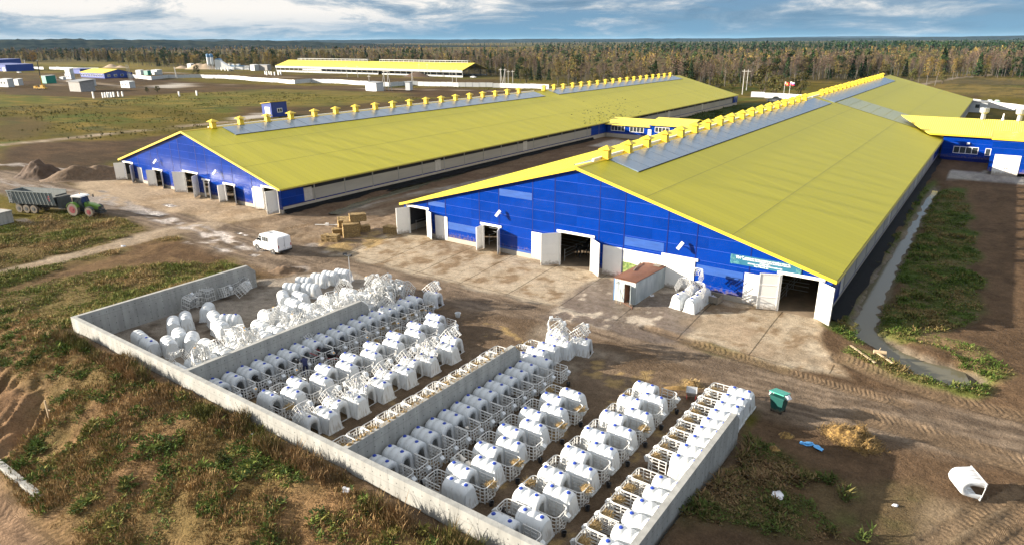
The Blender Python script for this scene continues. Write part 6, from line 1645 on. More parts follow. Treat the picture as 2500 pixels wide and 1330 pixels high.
for a, c in (((-1.35, -.72, 1.3), (-1.25, -.66, 2.72)), ((.30, -.72, 1.3), (.02, -.66, 2.72)), ((.30, .72, 1.3), (.02, .66, 2.72)), ((-1.35, .72, 1.3), (-1.25, .66, 2.72)), ((-.6, -.72, 1.3), (-.6, -.66, 2.72)), ((-.6, .72, 1.3), (-.6, .66, 2.72))): s.cyl(a, c, .05, n=6)
s.build('cab_frame', MATS['tractor_dark'], tc)
s = MB(); s.prism([(-1.45, 2.70), (.30, 2.70), (.36, 2.76), (.2, 2.92), (-1.3, 2.95), (-1.5, 2.82)], -.80, .80, 'y'); s.build('cab_roof', MATS['car_white'], tc)
s = MB(); s.cyl((.9, -.4, 1.8), (.9, -.4, 2.9), .06, n=8); s.build('exhaust', MATS['tractor_dark'], tc)
for sy in (-1, 1):
    s = MB(); s.tube([(.1, sy * .7, 2.5), (.35, sy * 1.35, 2.6)], .02, 4); s.box(.33, .40, sy * 1.35 - .10, sy * 1.35 + .10, 2.35, 2.75); s.build('mirror', MATS['tractor_dark'], tc)
    s = MB(); s.cyl((2.52, sy * .2, 1.2), (2.57, sy * .2, 1.2), .07, n=10); s.build('headlight', MATS['white_trim'], tc)
s = MB(); s.cyl((-.9, .3, 2.93), (-.9, .3, 3.1), .06, n=8); s.build('beacon', MATS['orange_label'], tc)
tl = thing('tipping_trailer', 'long grey ribbed tipping trailer on three axles behind the tractor', 'trailer', (-115.0, 38.75, .05), hd)
L0, L1 = -4.2, 4.1
s = MB(); t_ = .06
for sy in (-1, 1):
    s.add([(L0, sy * 1.15, 1.35), (L1, sy * 1.15, 1.35), (L1 - .25, sy * 1.28, 3.25), (L0 - .25, sy * 1.28, 3.25), (L0, sy * 1.09, 1.35), (L1, sy * 1.09, 1.35), (L1 - .25, sy * 1.22, 3.25), (L0 - .25, sy * 1.22, 3.25)],
          [(0, 1, 2, 3), (7, 6, 5, 4), (0, 4, 5, 1), (2, 6, 7, 3), (1, 5, 6, 2), (0, 3, 7, 4)])
    for k in range(12):
        x = L0 + .25 + k * .68; s.add([(x, sy * 1.16, 1.38), (x + .09, sy * 1.16, 1.38), (x - .16, sy * 1.29, 3.22), (x - .25, sy * 1.29, 3.22), (x, sy * 1.22, 1.38), (x + .09, sy * 1.22, 1.38), (x - .16, sy * 1.35, 3.22), (x - .25, sy * 1.35, 3.22)], [(4, 5, 6, 7), (0, 4, 7, 3), (1, 2, 6, 5), (3, 7, 6, 2)])
    s.box(L0 - .28, L1 - .2, sy * 1.27 - .06, sy * 1.27 + .06, 3.22, 3.32)
s.box(L0 - .2, L0 - .14, -1.2, 1.2, 1.35, 3.25); s.build('body', MATS['trailer_grey'], tl)
s = MB(); s.box(L0, L1, -1.08, 1.08, 1.30, 1.42); s.box(L1 - .4, L1 - .32, -1.15, 1.15, 1.4, 2.5); s.box(L1 - .1, L1 + 2.1, -.35, .35, .75, 1.1); s.box(L1 + .1, L1 + .8, -.9, .9, .85, 2.6); s.cyl((L1 + .1, -.9, 2.8), (L1 + .1, .9, 2.8), .12, n=8); s.build('headboard', MATS['trailer_dark'], tl)
s = MB(); s.box(L0 + .1, L1 - .2, -.5, .5, .85, 1.29); s.build('chassis', MATS['trailer_dark'], tl)
s = MB(); s.box(L0 + .2, L1 - .6, -1.05, 1.05, 1.43, 1.75); s.build('load', MATS['hay_old'], tl)
for wx in (-2.9, -1.55, -.2):
    for sy in (-1, 1): wheel(tl, wx, sy * .95, .60, .60, .42, 'trailer_dark', 'tyre_muddy', .5)
s = MB()
for k in range(5): s.box(L0 + .05, L0 + .55, -1.33, -1.30, 1.6 + k * .34, 1.64 + k * .34)
s.box(L0 + .03, L0 + .07, -1.34, -1.30, 1.5, 3.1); s.box(L0 + .53, L0 + .57, -1.34, -1.30, 1.5, 3.1); s.build('ladder', MATS['galvanised'], tl)
s = MB()
for k in range(3): s.box(L1 - .95 - .1 * (k % 2), L1 - .7, -1.318, -1.312, 2.0 + k * .3, 2.2 + k * .3)
s.build('red_marking', MATS['rim_red'], tl)
s = MB(); s.box(-1.2, 1.2, -.55, .55, 0, .5); s.box(-1.15, 1.15, -.5, .5, .501, .95)
P = G(8, 548); s = MB(); s.box(-1.6, .8, -1.2, 1.2, 0, 1.6); s.box(-1.65, .85, -1.25, 1.25, 1.601, 1.75); tag(s.build('concrete_block', MATS['concrete'], None, (P.x - .5, P.y, .0), .3), 'pale concrete block at the left edge below the trailer', 'block')
bale(-117.6, 34.2, .0, .3, 'dark old bale at the left edge behind the trailer', 3)

# --- the stockman bending over in the aisle
P = G(748, 915)
pm = skin_mesh('body', [[(0, 0, .95, .15, .13), (.16, 0, 1.10, .16, .13), (.34, 0, 1.20, .19, .15), (.44, 0, 1.20, .10, .10), (.50, 0, 1.19, .065, .065), (.58, 0, 1.17, .10, .095), (.66, 0, 1.14, .085, .08), (.70, 0, 1.12, .05, .05)],
    [0, (-.03, .10, .86, .10), (.06, .13, .50, .07), (-.06, .13, .12, .05), (-.05, .13, .06, .05), (.10, .14, .04, .04)], [0, (-.03, -.10, .86, .10), (.02, -.13, .50, .07), (-.12, -.13, .12, .05), (-.11, -.13, .06, .05), (.05, -.14, .04, .04)],
    [2, (.36, .22, 1.14, .07), (.46, .24, .90, .05), (.60, .18, .72, .038), (.66, .17, .66, .034), (.70, .16, .60, .022)], [2, (.36, -.22, 1.14, .07), (.48, -.24, .92, .05), (.62, -.16, .76, .038), (.68, -.14, .70, .034), (.72, -.13, .64, .022)]], MATS['navy_cloth'], 1)
pm.materials.append(MATS['skin'])
for p in pm.polygons:
    c = p.center
    if c.x > .585 and (c.z > 1.0 or c.z < .74): p.material_index = 1
pe = thing('person', 'person in dark navy overalls bending over beside the pens', 'person', (P.x, P.y, .0), R_(150))
obj('body', pm, pe)
s = MB(); s.lathe((0, 0, 0), [(.115, -.02), (.12, .03), (.09, .10), (.02, .125)], 12, M=Matrix.Rotation(R_(55), 4, 'Y')); s.build('hair', MATS['hair_dark'], pe, (.575, 0, 1.185))
# --- cows inside the barns near the open doors
def cow(x, y, rz, lab, m='b'):
    o = calf('s', m, x, y, rz, lab, 1.75, .44); o['category'] = 'cow'; o['group'] = 'cows inside the barn doorways'; o.name = 'cow'
cow(-36.3, 64.5, 1.4, 'cow behind the rails of the middle doorway, near barn'); cow(-35.2, 66.5, 2.0, 'second cow deeper in the middle doorway, near barn', 'w'); cow(-46.4, 63.2, -1.2, 'cow inside the narrow doorway, near barn'); cow(-108.0, 61.5, .8, 'cow inside the widest doorway of the left barn', 'w'); cow(-106.2, 62.5, 2.5, 'dark cow inside the widest doorway of the left barn'); cow(-117.8, 61.0, 1.5, 'cow inside the second doorway of the left barn', 'w')
# ------------------------------------------------------------------ things in the distance
mat('fence_white', (0.50, 0.515, 0.515), rough=0.6, var=0.08, scale=.5, waves=('X', .35, .03))
mat('fence_post', (0.30, 0.31, 0.33), rough=0.6)
mat('wall_white', (0.44, 0.46, 0.46), rough=0.6, var=0.08)
mat('wall_blue', (0.015, 0.045, 0.26), rough=0.35, var=0.06)
mat('roof_yellow', (0.62, 0.49, 0.045), rough=0.45, var=0.06, scale=.4)
mat('roof_grey', (0.24, 0.25, 0.26), rough=0.6)
mat('block_grey', (0.30, 0.29, 0.28), rough=0.9, var=0.2, scale=.8)
mat('pole_grey', (0.45, 0.44, 0.42), rough=0.9)
mat('silo_white', (0.72, 0.74, 0.75), rough=0.4)
mat('silo_blue', (0.10, 0.24, 0.42), rough=0.5)
mat('car_dark', (0.06, 0.07, 0.08), rough=0.25, coat=.4)
mat('car_silver', (0.40, 0.43, 0.46), rough=0.25, metal=.4, coat=.4)
mat('toilet_green', (0.01, 0.20, 0.14), rough=0.5)
mat('bird_black', (0.012, 0.012, 0.014), rough=0.8)

def onz(px, py, it=3):
    z = 0.0
    for _ in range(it):
        p = G(px, py, z); z = gzs(p.x, p.y)
    p = G(px, py, z); return Vector((p.x, p.y, z))

def fence_run(pts, label, h=2.0, step=3.0, cat='fence'):
    P = [onz(*p) for p in pts]
    t = thing('panel_fence', label, cat, P[0])
    segs = []
    for a, b in zip(P[:-1], P[1:]):
        n = max(1, round((b - a).length / step))
        for i in range(n): segs.append((a + (b - a) * i / n, a + (b - a) * (i + 1) / n))
    post = None; c = {}
    if len(segs) > 98:                       # long runs: wider panels
        segs = [(segs[i][0], segs[min(i + 1, len(segs) - 1)][1]) for i in range(0, len(segs), 2)]
    for a, b in segs[:99]:
        d = b - a; L = d.length
        key = round(L, 1)
        if key not in c:
            s = MB(); s.box(.04, L - .04, -.02, .02, .12, h); c[key] = s.mesh('panel', MATS['fence_white'])
            s = MB(); s.box(-.06, .06, -.055, .035, -.3, h + .02); c['p'] = s.mesh('post', MATS['fence_post'])
        za = gzs(a.x, a.y)
        o = obj('panel', c[key], t, (a.x - P[0].x, a.y - P[0].y, za - P[0].z), math.atan2(d.y, d.x))
        obj('post', c['p'], o)
    return t
fence_run([(297, 189), (370, 196), (411, 192), (490, 191), (551, 193)], 'white panel fence running right from the blue office', 2.4, 4)
fence_run([(551, 193), (620, 199), (690, 204), (720, 206), (760, 203), (800, 204), (840, 206), (900, 210)], 'winding white panel fence in front of the far barn', 2.4, 4)
fence_run([(901, 210), (950, 213), (985, 210), (1020, 210), (1120, 213), (1220, 215), (1340, 219)], 'white panel fence passing behind the ridge of the left barn', 2.4, 4)
fence_run([(1833, 238), (1900, 242), (1990, 247), (2080, 250)], 'white panel fence by the flagpoles', 2.3, 5)
fence_run([(2365, 257), (2440, 268), (2520, 278)], 'white panel fence behind the portable toilets', 2.3, 5)
fence_run([(33, 169), (60, 170), (107, 171)], 'short white fence right of the dark blue hall', 2.5, 6)
fence_run([(121, 170), (180, 172), (242, 174)], 'white fence at the edge of the far field', 2.5, 6)

def simple_house(name, label, cat, o_, rz, L, Wd, h, rise, wall, roof, wins=(), doors=(), gable_wins=(), mono=False, over=.5):
    """box with a roof; origin at the near left corner, long side along local x facing local -y, gable ends at x=0 and x=L"""
    t = thing(name, label, cat, o_, rz)
    s = MB()
    if mono: s.prism([(0, 0), (Wd, 0), (Wd, h + rise), (0, h)], 0, L, 'x')
    else: s.prism([(0, 0), (Wd, 0), (Wd, h), (Wd / 2, h + rise), (0, h)], 0, L, 'x')
    s.build('wall', MATS[wall], t)
    s = MB(); t_ = .18
    if mono: s.prism([(-over, h - over * rise / Wd + .02), (Wd + over, h + rise + over * rise / Wd + .02), (Wd + over, h + rise + over * rise / Wd + t_), (-over, h - over * rise / Wd + t_)], -over, L + over, 'x')
    else:
        k = rise / (Wd / 2); s.prism([(-over, h - over * k + .02), (Wd / 2, h + rise + .02), (Wd + over, h - over * k + .02), (Wd + over, h - over * k + t_), (Wd / 2, h + rise + t_ + .02), (-over, h - over * k + t_)], -over, L + over, 'x')
    s.build('roof', MATS[roof], t)
    for x0, x1, z0, z1 in wins:
        s = MB(); s.box(x0, x1, -.06, -.01, z0, z1); w = s.build('window', MATS['white_trim'], t); s = MB(); s.box(x0 + .12, x1 - .12, -.08, -.061, z0 + .12, z1 - .12); s.build('pane', MATS['glass_dark'], w)
    for x0, x1, z1 in doors:
        s = MB(); s.box(x0, x1, -.06, -.01, .05, z1); s.build('door', MATS['white_metal'], t)
    for y0, y1, z0, z1 in gable_wins:
        s = MB(); s.box(L + .01, L + .06, y0, y1, z0, z1); w = s.build('window', MATS['white_trim'], t); s = MB(); s.box(L + .061, L + .08, y0 + .12, y1 - .12, z0 + .12, z1 - .12); s.build('pane', MATS['glass_dark'], w)
    return t

# small blue shed beside the left barn
a, b_, c = onz(642, 285), onz(664, 287.5), onz(695, 284)
sh = thing('pump_shed', 'small blue shed with white door standing behind the ridge of the left barn', 'shed', (-204.9, 140.1, a.z))
s = MB(); s.prism([(0, -.3), (5.2, -.3), (5.2, 4.9), (0, 4.3)], 0, 6.2, 'y'); s.build('wall', MATS['wall_blue'], sh)
s = MB(); s.prism([(-.3, 4.28), (5.5, 4.95), (5.5, 5.1), (-.3, 4.43)], -.4, 6.5, 'y'); s.build('roof', MATS['yellow_metal'], sh)
s = MB(); s.box(1.7, 4.4, -.08, -.01, 0, 3.3); s.build('door', MATS['white_metal'], sh)
s = MB(); s.box(5.21, 5.28, 2.2, 4.2, 1.4, 2.8); w = s.build('window', MATS['white_trim'], sh)
for k in range(2): s = MB(); s.box(5.281, 5.30, 2.4 + k * .9, 3.1 + k * .9, 1.6, 2.6); s.build('pane', MATS['glass_dark'], w)

# far barn still under construction
A, B = onz(676, 175), onz(1130, 190); d = B - A; rz = math.atan2(d.y, d.x); L = d.length; Wd = 27
fb = thing('open_barn', 'long open sided barn with yellow roof, half finished, in front of the far forest', 'barn', A, rz)
s = MB(); s.box(0, L * .6, -.1, .1, -.5, 1.1); s.box(L * .62, L, -.1, .1, -.5, 1.1); s.build('low_wall', MATS['wall_white'], fb)
s = MB(); s.box(0, L, Wd - .1, Wd + .1, -.5, 1.1); s.build('rear_wall', MATS['wall_white'], fb)
s = MB(); s.box(-.3, L + .3, -.9, -.7, 3.2, 4.6); s.build('white_fascia', MATS['wall_white'], fb)
for sg in (0, 1):
    s = MB(); pts = [(-.9, 4.55), (Wd / 2, 9.0), (Wd / 2, 9.2), (-.9, 4.75)] if sg == 0 else [(Wd / 2, 9.0), (Wd + .9, 4.55), (Wd + .9, 4.75), (Wd / 2, 9.2)]
    s.prism(pts, -.4, L + .4, 'x'); s.build('roof_slope', MATS['roof_yellow'], fb)
k = 0
post = MB(); post.box(-.12, .12, -.12, .12, 0, 4.5); pm_ = post.mesh('post', MATS['wall_white'])
for i in range(36): obj('post', pm_, fb, (L * i / 35, -.15, 0))
post = MB(); post.box(-.15, .15, -.15, .15, 0, 1.0); pk = MB(); pk.box(-.16, .16, -.16, .16, 0, 5.0); pk_ = pk.mesh('end_post', MATS['trailer_dark'])
for j in range(5): o = obj('end_post', pk_, fb, (L, Wd * j / 4, 0)); o.scale.z = (4.5 + 4.4 * (1 - abs(j / 2 - 1))) / 5.0
s = MB()
for i in range(10):
    x = L - i * L / 36 * 1.0 ; s.cyl((x, 0, 4.5), (x, Wd / 2, 9), .12, n=4); s.cyl((x, Wd, 4.5), (x, Wd / 2, 9), .12, n=4); s.cyl((x, 0, 4.5), (x, Wd, 4.5), .1, n=4)
s.build('roof_truss', MATS['trailer_dark'], fb)
for xa, xb in ((L * .07, L * .485), (L * .55, L * .975)):
    s = MB(); s.box(xa, xb, Wd / 2 - 1.6, Wd / 2 + 1.6, 10.35, 10.6)
    n_ = int((xb - xa) / 5)
    for i in range(n_ + 1):
        x = xa + (xb - xa) * i / n_
        for y in (-1.5, 1.5): s.box(x - .1, x + .1, Wd / 2 + y - .1, Wd / 2 + y + .1, 8.6, 10.35)
    s.box(xa, xb, Wd / 2 - 1.55, Wd / 2 - 1.45, 9.2, 9.4)
    s.build('ridge_lantern', MATS['wall_white'], fb)
P = onz(1165, 184); s = MB()

# blue office
A, B, Cc = onz(198, 189), onz(256, 192.5), onz(286, 189.3)
d = B - A; rz = math.atan2(d.y, d.x); L = d.length
simple_house('office', 'long blue office building with yellow roof and a row of white windows', 'building', A, rz, L, (Cc - B).length * .95, 3.5, 2.3, 'wall_blue', 'roof_yellow',
             wins=[(1.5 + i * (L - 3) / 13, 1.5 + i * (L - 3) / 13 + 1.3, 1.0, 2.6) for i in range(13)], gable_wins=[(2 + i * 4.5, 4 + i * 4.5, 1.1, 2.5) for i in range(4)])
# dark blue halls at the far left
A, B = onz(-40, 172), onz(16, 175); d = B - A; simple_house('blue_hall', 'dark blue flat roofed hall at the far left edge', 'building', A, math.atan2(d.y, d.x), d.length, 22, 5.6, .3, 'wall_blue', 'wall_blue', wins=[(d.length * .72, d.length * .78, 1.6, 3.2)], doors=[(d.length * .86, d.length * .96, 3.6)], mono=True, over=.1)
A, B = onz(-40, 164), onz(-2, 164.6); d = B - A; simple_house('blue_hall', 'second dark blue hall behind the first at the left edge', 'building', A, math.atan2(d.y, d.x), d.length, 24, 7.4, .6, 'wall_blue', 'wall_blue', mono=True, over=.1)
A, B = onz(173, 180), onz(197, 181); d = B - A; simple_house('blue_annex', 'low dark blue annex left of the blue office', 'building', A, math.atan2(d.y, d.x), d.length, 9, 3.6, .3, 'wall_blue', 'wall_blue', mono=True)
# grey shed, cabins, containers
A, B = onz(171, 224), onz(198, 225); d = B - A; simple_house('block_shed', 'grey block shed with sloping tin roof in the weeds on the left', 'shed', A, math.atan2(d.y, d.x), d.length, 7.5, 5.2, .8, 'block_grey', 'roof_grey', doors=(), mono=True, over=.6)
for (px0, py0, px1, py1, h, wd, m, lab) in ((0, 213, 34, 215, 4.2, 5, 'wall_white', 'whitish cabin at the left edge of the building site'), (36, 209, 52, 210, 3.4, 4, 'wall_white', 'smaller whitish cabin right of the cabin at the left edge'),
        (160, 194, 183, 195, 3.4, 4, 'wall_white', 'white two storey site cabin in front of the blue office, lower box'), (146, 196, 160, 197, 1.7, 3, 'wall_white', 'low white container left of the site cabin'), (130, 196, 144, 196.5, 1.6, 3, 'wall_white', 'low white container farther left of the site cabin'),
        (215, 210, 228, 211, 3.2, 4, 'wall_white', 'small white hut behind the grey block shed'), (104, 204, 121, 206, 4.4, 8, 'toilet_green', 'dark green domed store behind the crane'), (103, 198, 124, 198.5, 2.2, 3, 'wall_white', 'white container behind the green store'),
        (296, 215, 330, 216.5, 3.3, 4.5, 'wall_white', 'white caravan cabin with two windows beside the slab'), (332, 183, 352, 184, 3.2, 4, 'wall_white', 'white trailer left of the green container'), (352, 184, 367, 184.6, 3.2, 4, 'toilet_green', 'green container in the row behind the fence'), (370, 183, 393, 184.5, 3.4, 6, 'wall_white', 'white container at the right of the row behind the fence'),
        (612, 173, 628, 174, 4.8, 6, 'wall_white', 'left white block of precast wall elements'), (629, 173, 668, 173.5, 4.6, 6, 'block_grey', 'stack of grey precast wall elements left of the open barn'),
        (893, 222, 935, 224, 4.0, 6, 'mesh_grey', 'larger grey ribbed container in the meadow behind the left barn'), (990, 221, 1008, 222, 3.8, 4, 'mesh_grey', 'smaller grey ribbed container in the meadow behind the left barn'), (458, 168, 472, 169, 4.2, 5, 'wall_white', 'white tank trailer beside the round bush'), (270 * 0 + 553, 166, 570, 167, 4, 5, 'container_paint', 'rust grey cabin under the batching plant')):
    A, B = onz(px0, py0), onz(px0 + (px1 - px0) * .62, py0 + (py1 - py0) * .62); d = B - A; wd *= .7
    simple_house('site_cabin', lab, 'cabin', A, math.atan2(d.y, d.x), d.length, wd, h, .35, m, 'roof_grey' if m != 'wall_white' else 'wall_white', wins=[(d.length * .2, d.length * .34, h * .4, h * .75), (d.length * .55, d.length * .69, h * .4, h * .75)] if h > 3 and px0 in (296, 160, 0, 612, 332) else (), mono=True, over=.15)
A, B = onz(162, 193.8), onz(174, 194.4); d = B - A; u = simple_house('site_cabin', 'white two storey site cabin in front of the blue office, upper box', 'cabin', A + Vector((0, 0, 3.8)), math.atan2(d.y, d.x), d.length, 2.6, 3.0, .3, 'wall_white', 'wall_white', wins=[(1, 2.6, 1, 2.2), (5, 6.6, 1, 2.2)], mono=True, over=.1)
# batching plant
P = onz(512, 171); bp = thing('batching_plant', 'white concrete batching plant with two tall blue topped silos', 'plant', P, math.atan2(.36, .93)); bp.scale = (.58, .58, .54)
for x, y in ((0, 0), (5.6, .8)):
    s = MB(); s.lathe((x, y, 0), [(1.2, 6.2), (2.6, 9.5), (2.6, 20.5)], 14); s.build('silo', MATS['silo_white'], bp)
    s = MB(); s.lathe((x, y, 0), [(2.63, 20.4), (2.63, 25.2), (1.0, 26.2)], 14); s.build('silo_top', MATS['silo_blue'], bp)
    s = MB()
    for a_ in range(4): s.cyl((x + 2.3 * math.cos(a_ * 1.57 + .7), y + 2.3 * math.sin(a_ * 1.57 + .7), -.5), (x + 2.3 * math.cos(a_ * 1.57 + .7), y + 2.3 * math.sin(a_ * 1.57 + .7), 9.6), .22, n=5)
    s.build('silo_legs', MATS['steel'], bp)
s = MB(); s.prism([(10, 0), (44, 0), (44, 4.2), (34, 6.0), (21, 14.0), (20, 16.5), (11.5, 16.8), (10, 15)], 1, 7, 'y'); s.build('mixer_house', MATS['silo_white'], bp)
s = MB(); s.prism([(11, 16.6), (20.4, 16.4), (18.5, 18.2), (13, 18.2)], .8, 7.2, 'y'); s.build('mixer_roof', MATS['silo_blue'], bp)
s = MB(); s.box(38, 60, 3, 9, 0, 5.4); s.build('aggregate_bin', MATS['silo_white'], bp)
s = MB(); s.box(37.6, 60.4, 2.6, 9.4, 5.41, 7.0); s.build('bin_cover', MATS['silo_blue'], bp)
s = MB(); s.box(38, 52, 4, 8, 7.01, 9.5); s.box(60.5, 70, 3, 8, 0, 6.5); s.build('upper_hopper', MATS['silo_white'], bp)
# gravel heaps, soil mounds
P = onz(474, 170); heap('gravel_heap', 'large tan gravel heap left of the batching plant', 'heap', P.x + 4, P.y + 6, 20, 11, 5.2, MATS['gravel_heap'], .38, .10, 36, 21, z=P.z, peaks=((-.15, 0, 1), (.25, 0, .95)))
P = onz(445, 167.5); heap('gravel_heap', 'small tan gravel heap left of the large one', 'heap', P.x, P.y, 9, 6, 2.4, MATS['gravel_heap'], .38, .10, 30, 22, z=P.z)
P = onz(282, 165.5); heap('gravel_heap', 'grey gravel heap before the birch wood on the left', 'heap', P.x, P.y, 15, 7, 3.4, MATS['gravel_heap'], .4, .15, 30, 23, z=P.z, peaks=((-.3, 0, 1), (.4, 0, .6)))
P = onz(1020, 189); heap('soil_heap', 'brown earth mound in front of the open barn', 'heap', P.x, P.y, 14, 6, 3.4, MATS['dirt_heap'], .1, .3, 30, 24, z=P.z)
P = onz(2235, 237); heap('soil_heap', 'dark brown earth mound in the meadow behind the toilets', 'heap', P.x, P.y + 6, 11, 6, 4.8, MATS['dirt_heap'], .0, .3, 30, 25, z=P.z)
# crane truck
P = onz(100, 219); cr = thing('crane_truck', 'yellow crane truck with raised dark boom on the building site', 'crane', P, .35); cr.scale = (.62, .62, .52)
s = MB(); s.box(-4, 6, -1.3, 1.3, 1.0, 2.0); s.box(-6.6, -4.2, -1.25, 1.25, .9, 3.4); s.build('carrier', MATS['yellow_paint'], cr)
s = MB(); s.box(1.0, 4.2, -1.2, 1.2, 2.0, 4.4); s.build('turntable', MATS['yellow_paint'], cr)
s = MB(); s.cyl((2.5, 0, 3.8), (2.6, 0, 14), .55, .5, 6); s.build('boom', MATS['yellow_paint'], cr)
s = MB(); s.cyl((2.6, 0, 14), (2.9, 0, 29), .40, .34, 6); s.box(2.2, 4.4, -.4, .4, 28.8, 29.6); s.build('boom_extension', MATS['tractor_dark'], cr)
for wx in (-5.2, -2, 2.2, 4.4):
    for sy in (-1, 1): s = MB(); s.cyl((wx, sy * 1.0, .7), (wx, sy * 1.35, .7), .7, n=12); s.build('wheel', MATS['tyre'], cr)
# lattice mast, utility poles
P = onz(325, 214); ms = thing('lattice_mast', 'leaning grey lattice mast behind the white caravan cabin', 'mast', P, .3); ms.scale = (.7, .7, .55)
s = MB()
for x, y in ((-.9, -.9), (.9, -.9), (.9, .9), (-.9, .9)): s.cyl((x, y, 0), (x * .75 - 2.6, y * .75, 23), .12, n=4)
for k in range(11):
    z0, z1 = k * 2.0, k * 2.0 + 2.0; f0, f1 = -2.6 * z0 / 23, -2.6 * z1 / 23
    s.cyl((-.85 + f0, -.8, z0), (.8 + f1, -.8, z1), .07, n=3); s.cyl((.85 + f0, .8, z0), (-.8 + f1, .8, z1), .07, n=3)
s.build('lattice', MATS['pole_grey'], ms)
def pole(px, py, h, lab, strut=None, grp='utility poles', cross=True):
    P = onz(px, py); t = thing('utility_pole', lab, 'utility pole', P, 0, grp)
    s = MB(); s.cyl((0, 0, -.5), (0, 0, h), .20, .13, 6); s.build('pole', MATS['pole_grey'], t)
    if strut: s = MB(); s.cyl((strut, 0, -.5), (0, 0, h * .93), .18, .12, 6); s.build('strut', MATS['pole_grey'], t)
    if cross: s = MB(); s.box(-1.1, 1.1, -.08, .08, h - .9, h - .72); s.build('crossarm', MATS['pole_grey'], t)
    return P, h
for px, py, h, lab, st in ((1222, 204, 8.5, 'leftmost of the braced utility poles at the wood edge', 1.5), (1233, 205, 8.5, 'second braced utility pole at the wood edge', -1.6), (1241, 203, 7.2, 'single pole right of the braced poles at the wood edge', None), (1252, 203, 7.2, 'last single pole beside the lone dark bush', None),
        (1105, 206, 8.5, 'left one of two poles before the open barn end', None), (1115, 205, 8.5, 'right one of two poles before the open barn end', None), (903, 222, 7.8, 'pole standing behind the larger grey container', None), (940, 222, 10, 'left braced pole by the grey containers', -2.6), (948, 221, 10, 'right braced pole by the grey containers', 2.6), (1006, 206, 8, 'braced pole in front of the earth mound', 1.4),
        (1812, 232, 11, 'grey pole left of the willow by the left barn end', None), (1822, 222, 10, 'pole in the wood edge behind the grey pole', None), (430, 193, 8, 'braced pole on the left beyond the fence', 1.6), (64, 170, 9, 'pole near the white fence on the far left', 1.2), (848, 190, 8, 'thin pole in front of the open barn, left one', None), (874, 190, 8, 'thin pole in front of the open barn, second', None), (1024, 188, 9, 'thin pole before the earth mound, left', None), (1044, 188, 9, 'thin pole before the earth mound, right', None)):
    pole(px, py, h, lab, st)
for k, (px, py) in enumerate(((229, 241), (252, 239), (258, 238.5), (264, 238), (268, 238), (273, 237.5), (279, 237), (290, 236.5), (300, 236), (438, 236), (481, 234))):
    P = onz(px, py); s = MB(); s.box(-.28, .28, -.28, .28, -.3, 2.2 if k else 3.0); tag(s.build('marker_post', MATS['white_trim'], None, P), f'{ORD[k]} white post from the left in the meadow', 'post', 'white posts in the meadow')
for k, (px, py) in enumerate(((648, 183), (652, 184), (658, 183), (663, 184), (671, 185), (680, 184), (686, 184), (541, 173), (550, 173), (557, 174), (567, 173))):
    P = onz(px, py); s = MB(); s.box(-.35, .35, -.35, .35, -.3, 2.6); tag(s.build('foundation_pile', MATS['white_trim'], None, P), f'white foundation pile, {ORD[k]} in the cluster left of the open barn', 'pile', 'foundation piles')
# flags
def flag(px, py, h, lab, kind):
    P = onz(px, py); t = thing('flagpole', lab, 'flag', P, -.3)
    s = MB(); s.cyl((0, 0, -.5), (0, 0, h), .07, .05, 6); s.build('pole', MATS['white_trim'], t)
    nx_, nz_ = 10, 6; V = []; 
    for i in range(nx_ + 1):
        for j in range(nz_ + 1):
            u, v = i / nx_, j / nz_; V.append((u * 1.9, .22 * math.sin(u * 7) * u, h - 1.35 + v * 1.3 - u * .5 * (1 - u * .3) + .07 * math.sin(u * 9)))
    F = [(i * (nz_ + 1) + j, (i + 1) * (nz_ + 1) + j, (i + 1) * (nz_ + 1) + j + 1, i * (nz_ + 1) + j + 1) for i in range(nx_) for j in range(nz_)]
    me = bpy.data.meshes.new('cloth'); me.from_pydata(V, [], F)
    for m in (('flag_red', 'flag_blue', 'flag_white', 'flag_gold')): me.materials.append(MATS[m])
    for q, p in enumerate(me.polygons):
        i, j = q // nz_, q % nz_
        p.material_index = (0 if j < 2 else 1 if j < 4 else 2) if kind == 'tri' else (3 if 3 < i < 7 and 1 < j < 4 else (2 if i < 2 and j > 2 else 0))
    obj('cloth', me, t)
flag(1912, 241, 6.8, 'red flag with a golden emblem on a white pole', 'red'); flag(1925, 242, 7.0, 'white blue and red striped flag on a white pole', 'tri')
# cars, toilets, booth
def car(px, py, rz, m, lab):
    P = onz(px, py); t = thing('parked_car', lab, 'car', P, rz)
    def ring(w, z0, z1): return [(-w, z0), (w, z0), (w, z1), (w - .12, z1 + .02), (-w + .12, z1 + .02), (-w, z1)]
    hull([(-2.15, ring(.72, .4, .8)), (-1.9, ring(.85, .3, .95)), (-.2, ring(.88, .28, .98)), (1.2, ring(.87, .3, .92)), (2.1, ring(.78, .35, .72))], MATS[m], 'body', t)
    hull([(-1.7, ring(.72, .9, 1.0)), (-1.1, ring(.66, .9, 1.42)), (.1, ring(.66, .9, 1.45)), (.95, ring(.74, .9, .98))], MATS['glass_dark'], 'glazing', t)
    s = MB(); s.box(-1.05, .05, -.6, .6, 1.47, 1.50); s.build('roof', MATS[m], t)
    for wx in (-1.3, 1.3):
        for sy in (-1, 1): s = MB(); s.cyl((wx, sy * .7, .31), (wx, sy * .9, .31), .31, n=12); s.build('wheel', MATS['tyre'], t)
    return t
car(2455, 267, 1.9, 'car_dark', 'dark car parked behind the milking block'); car(2479, 268, 1.9, 'car_silver', 'silver car parked at the right of the dark car'); car(1885, 250, .35, 'car_silver', 'silver car peeping over the ridge of the near barn'); car(1897, 245.5, .35, 'car_dark', 'dark car beyond the silver one behind the ridge of the near barn'); car(1156, 191, .1, 'car_white', 'white car beside the open end of the far barn'); car(47, 179, .2, 'car_white', 'white car right of the dark blue hall'); car(565, 174, .2, 'car_dark', 'dark pickup in front of the batching plant')
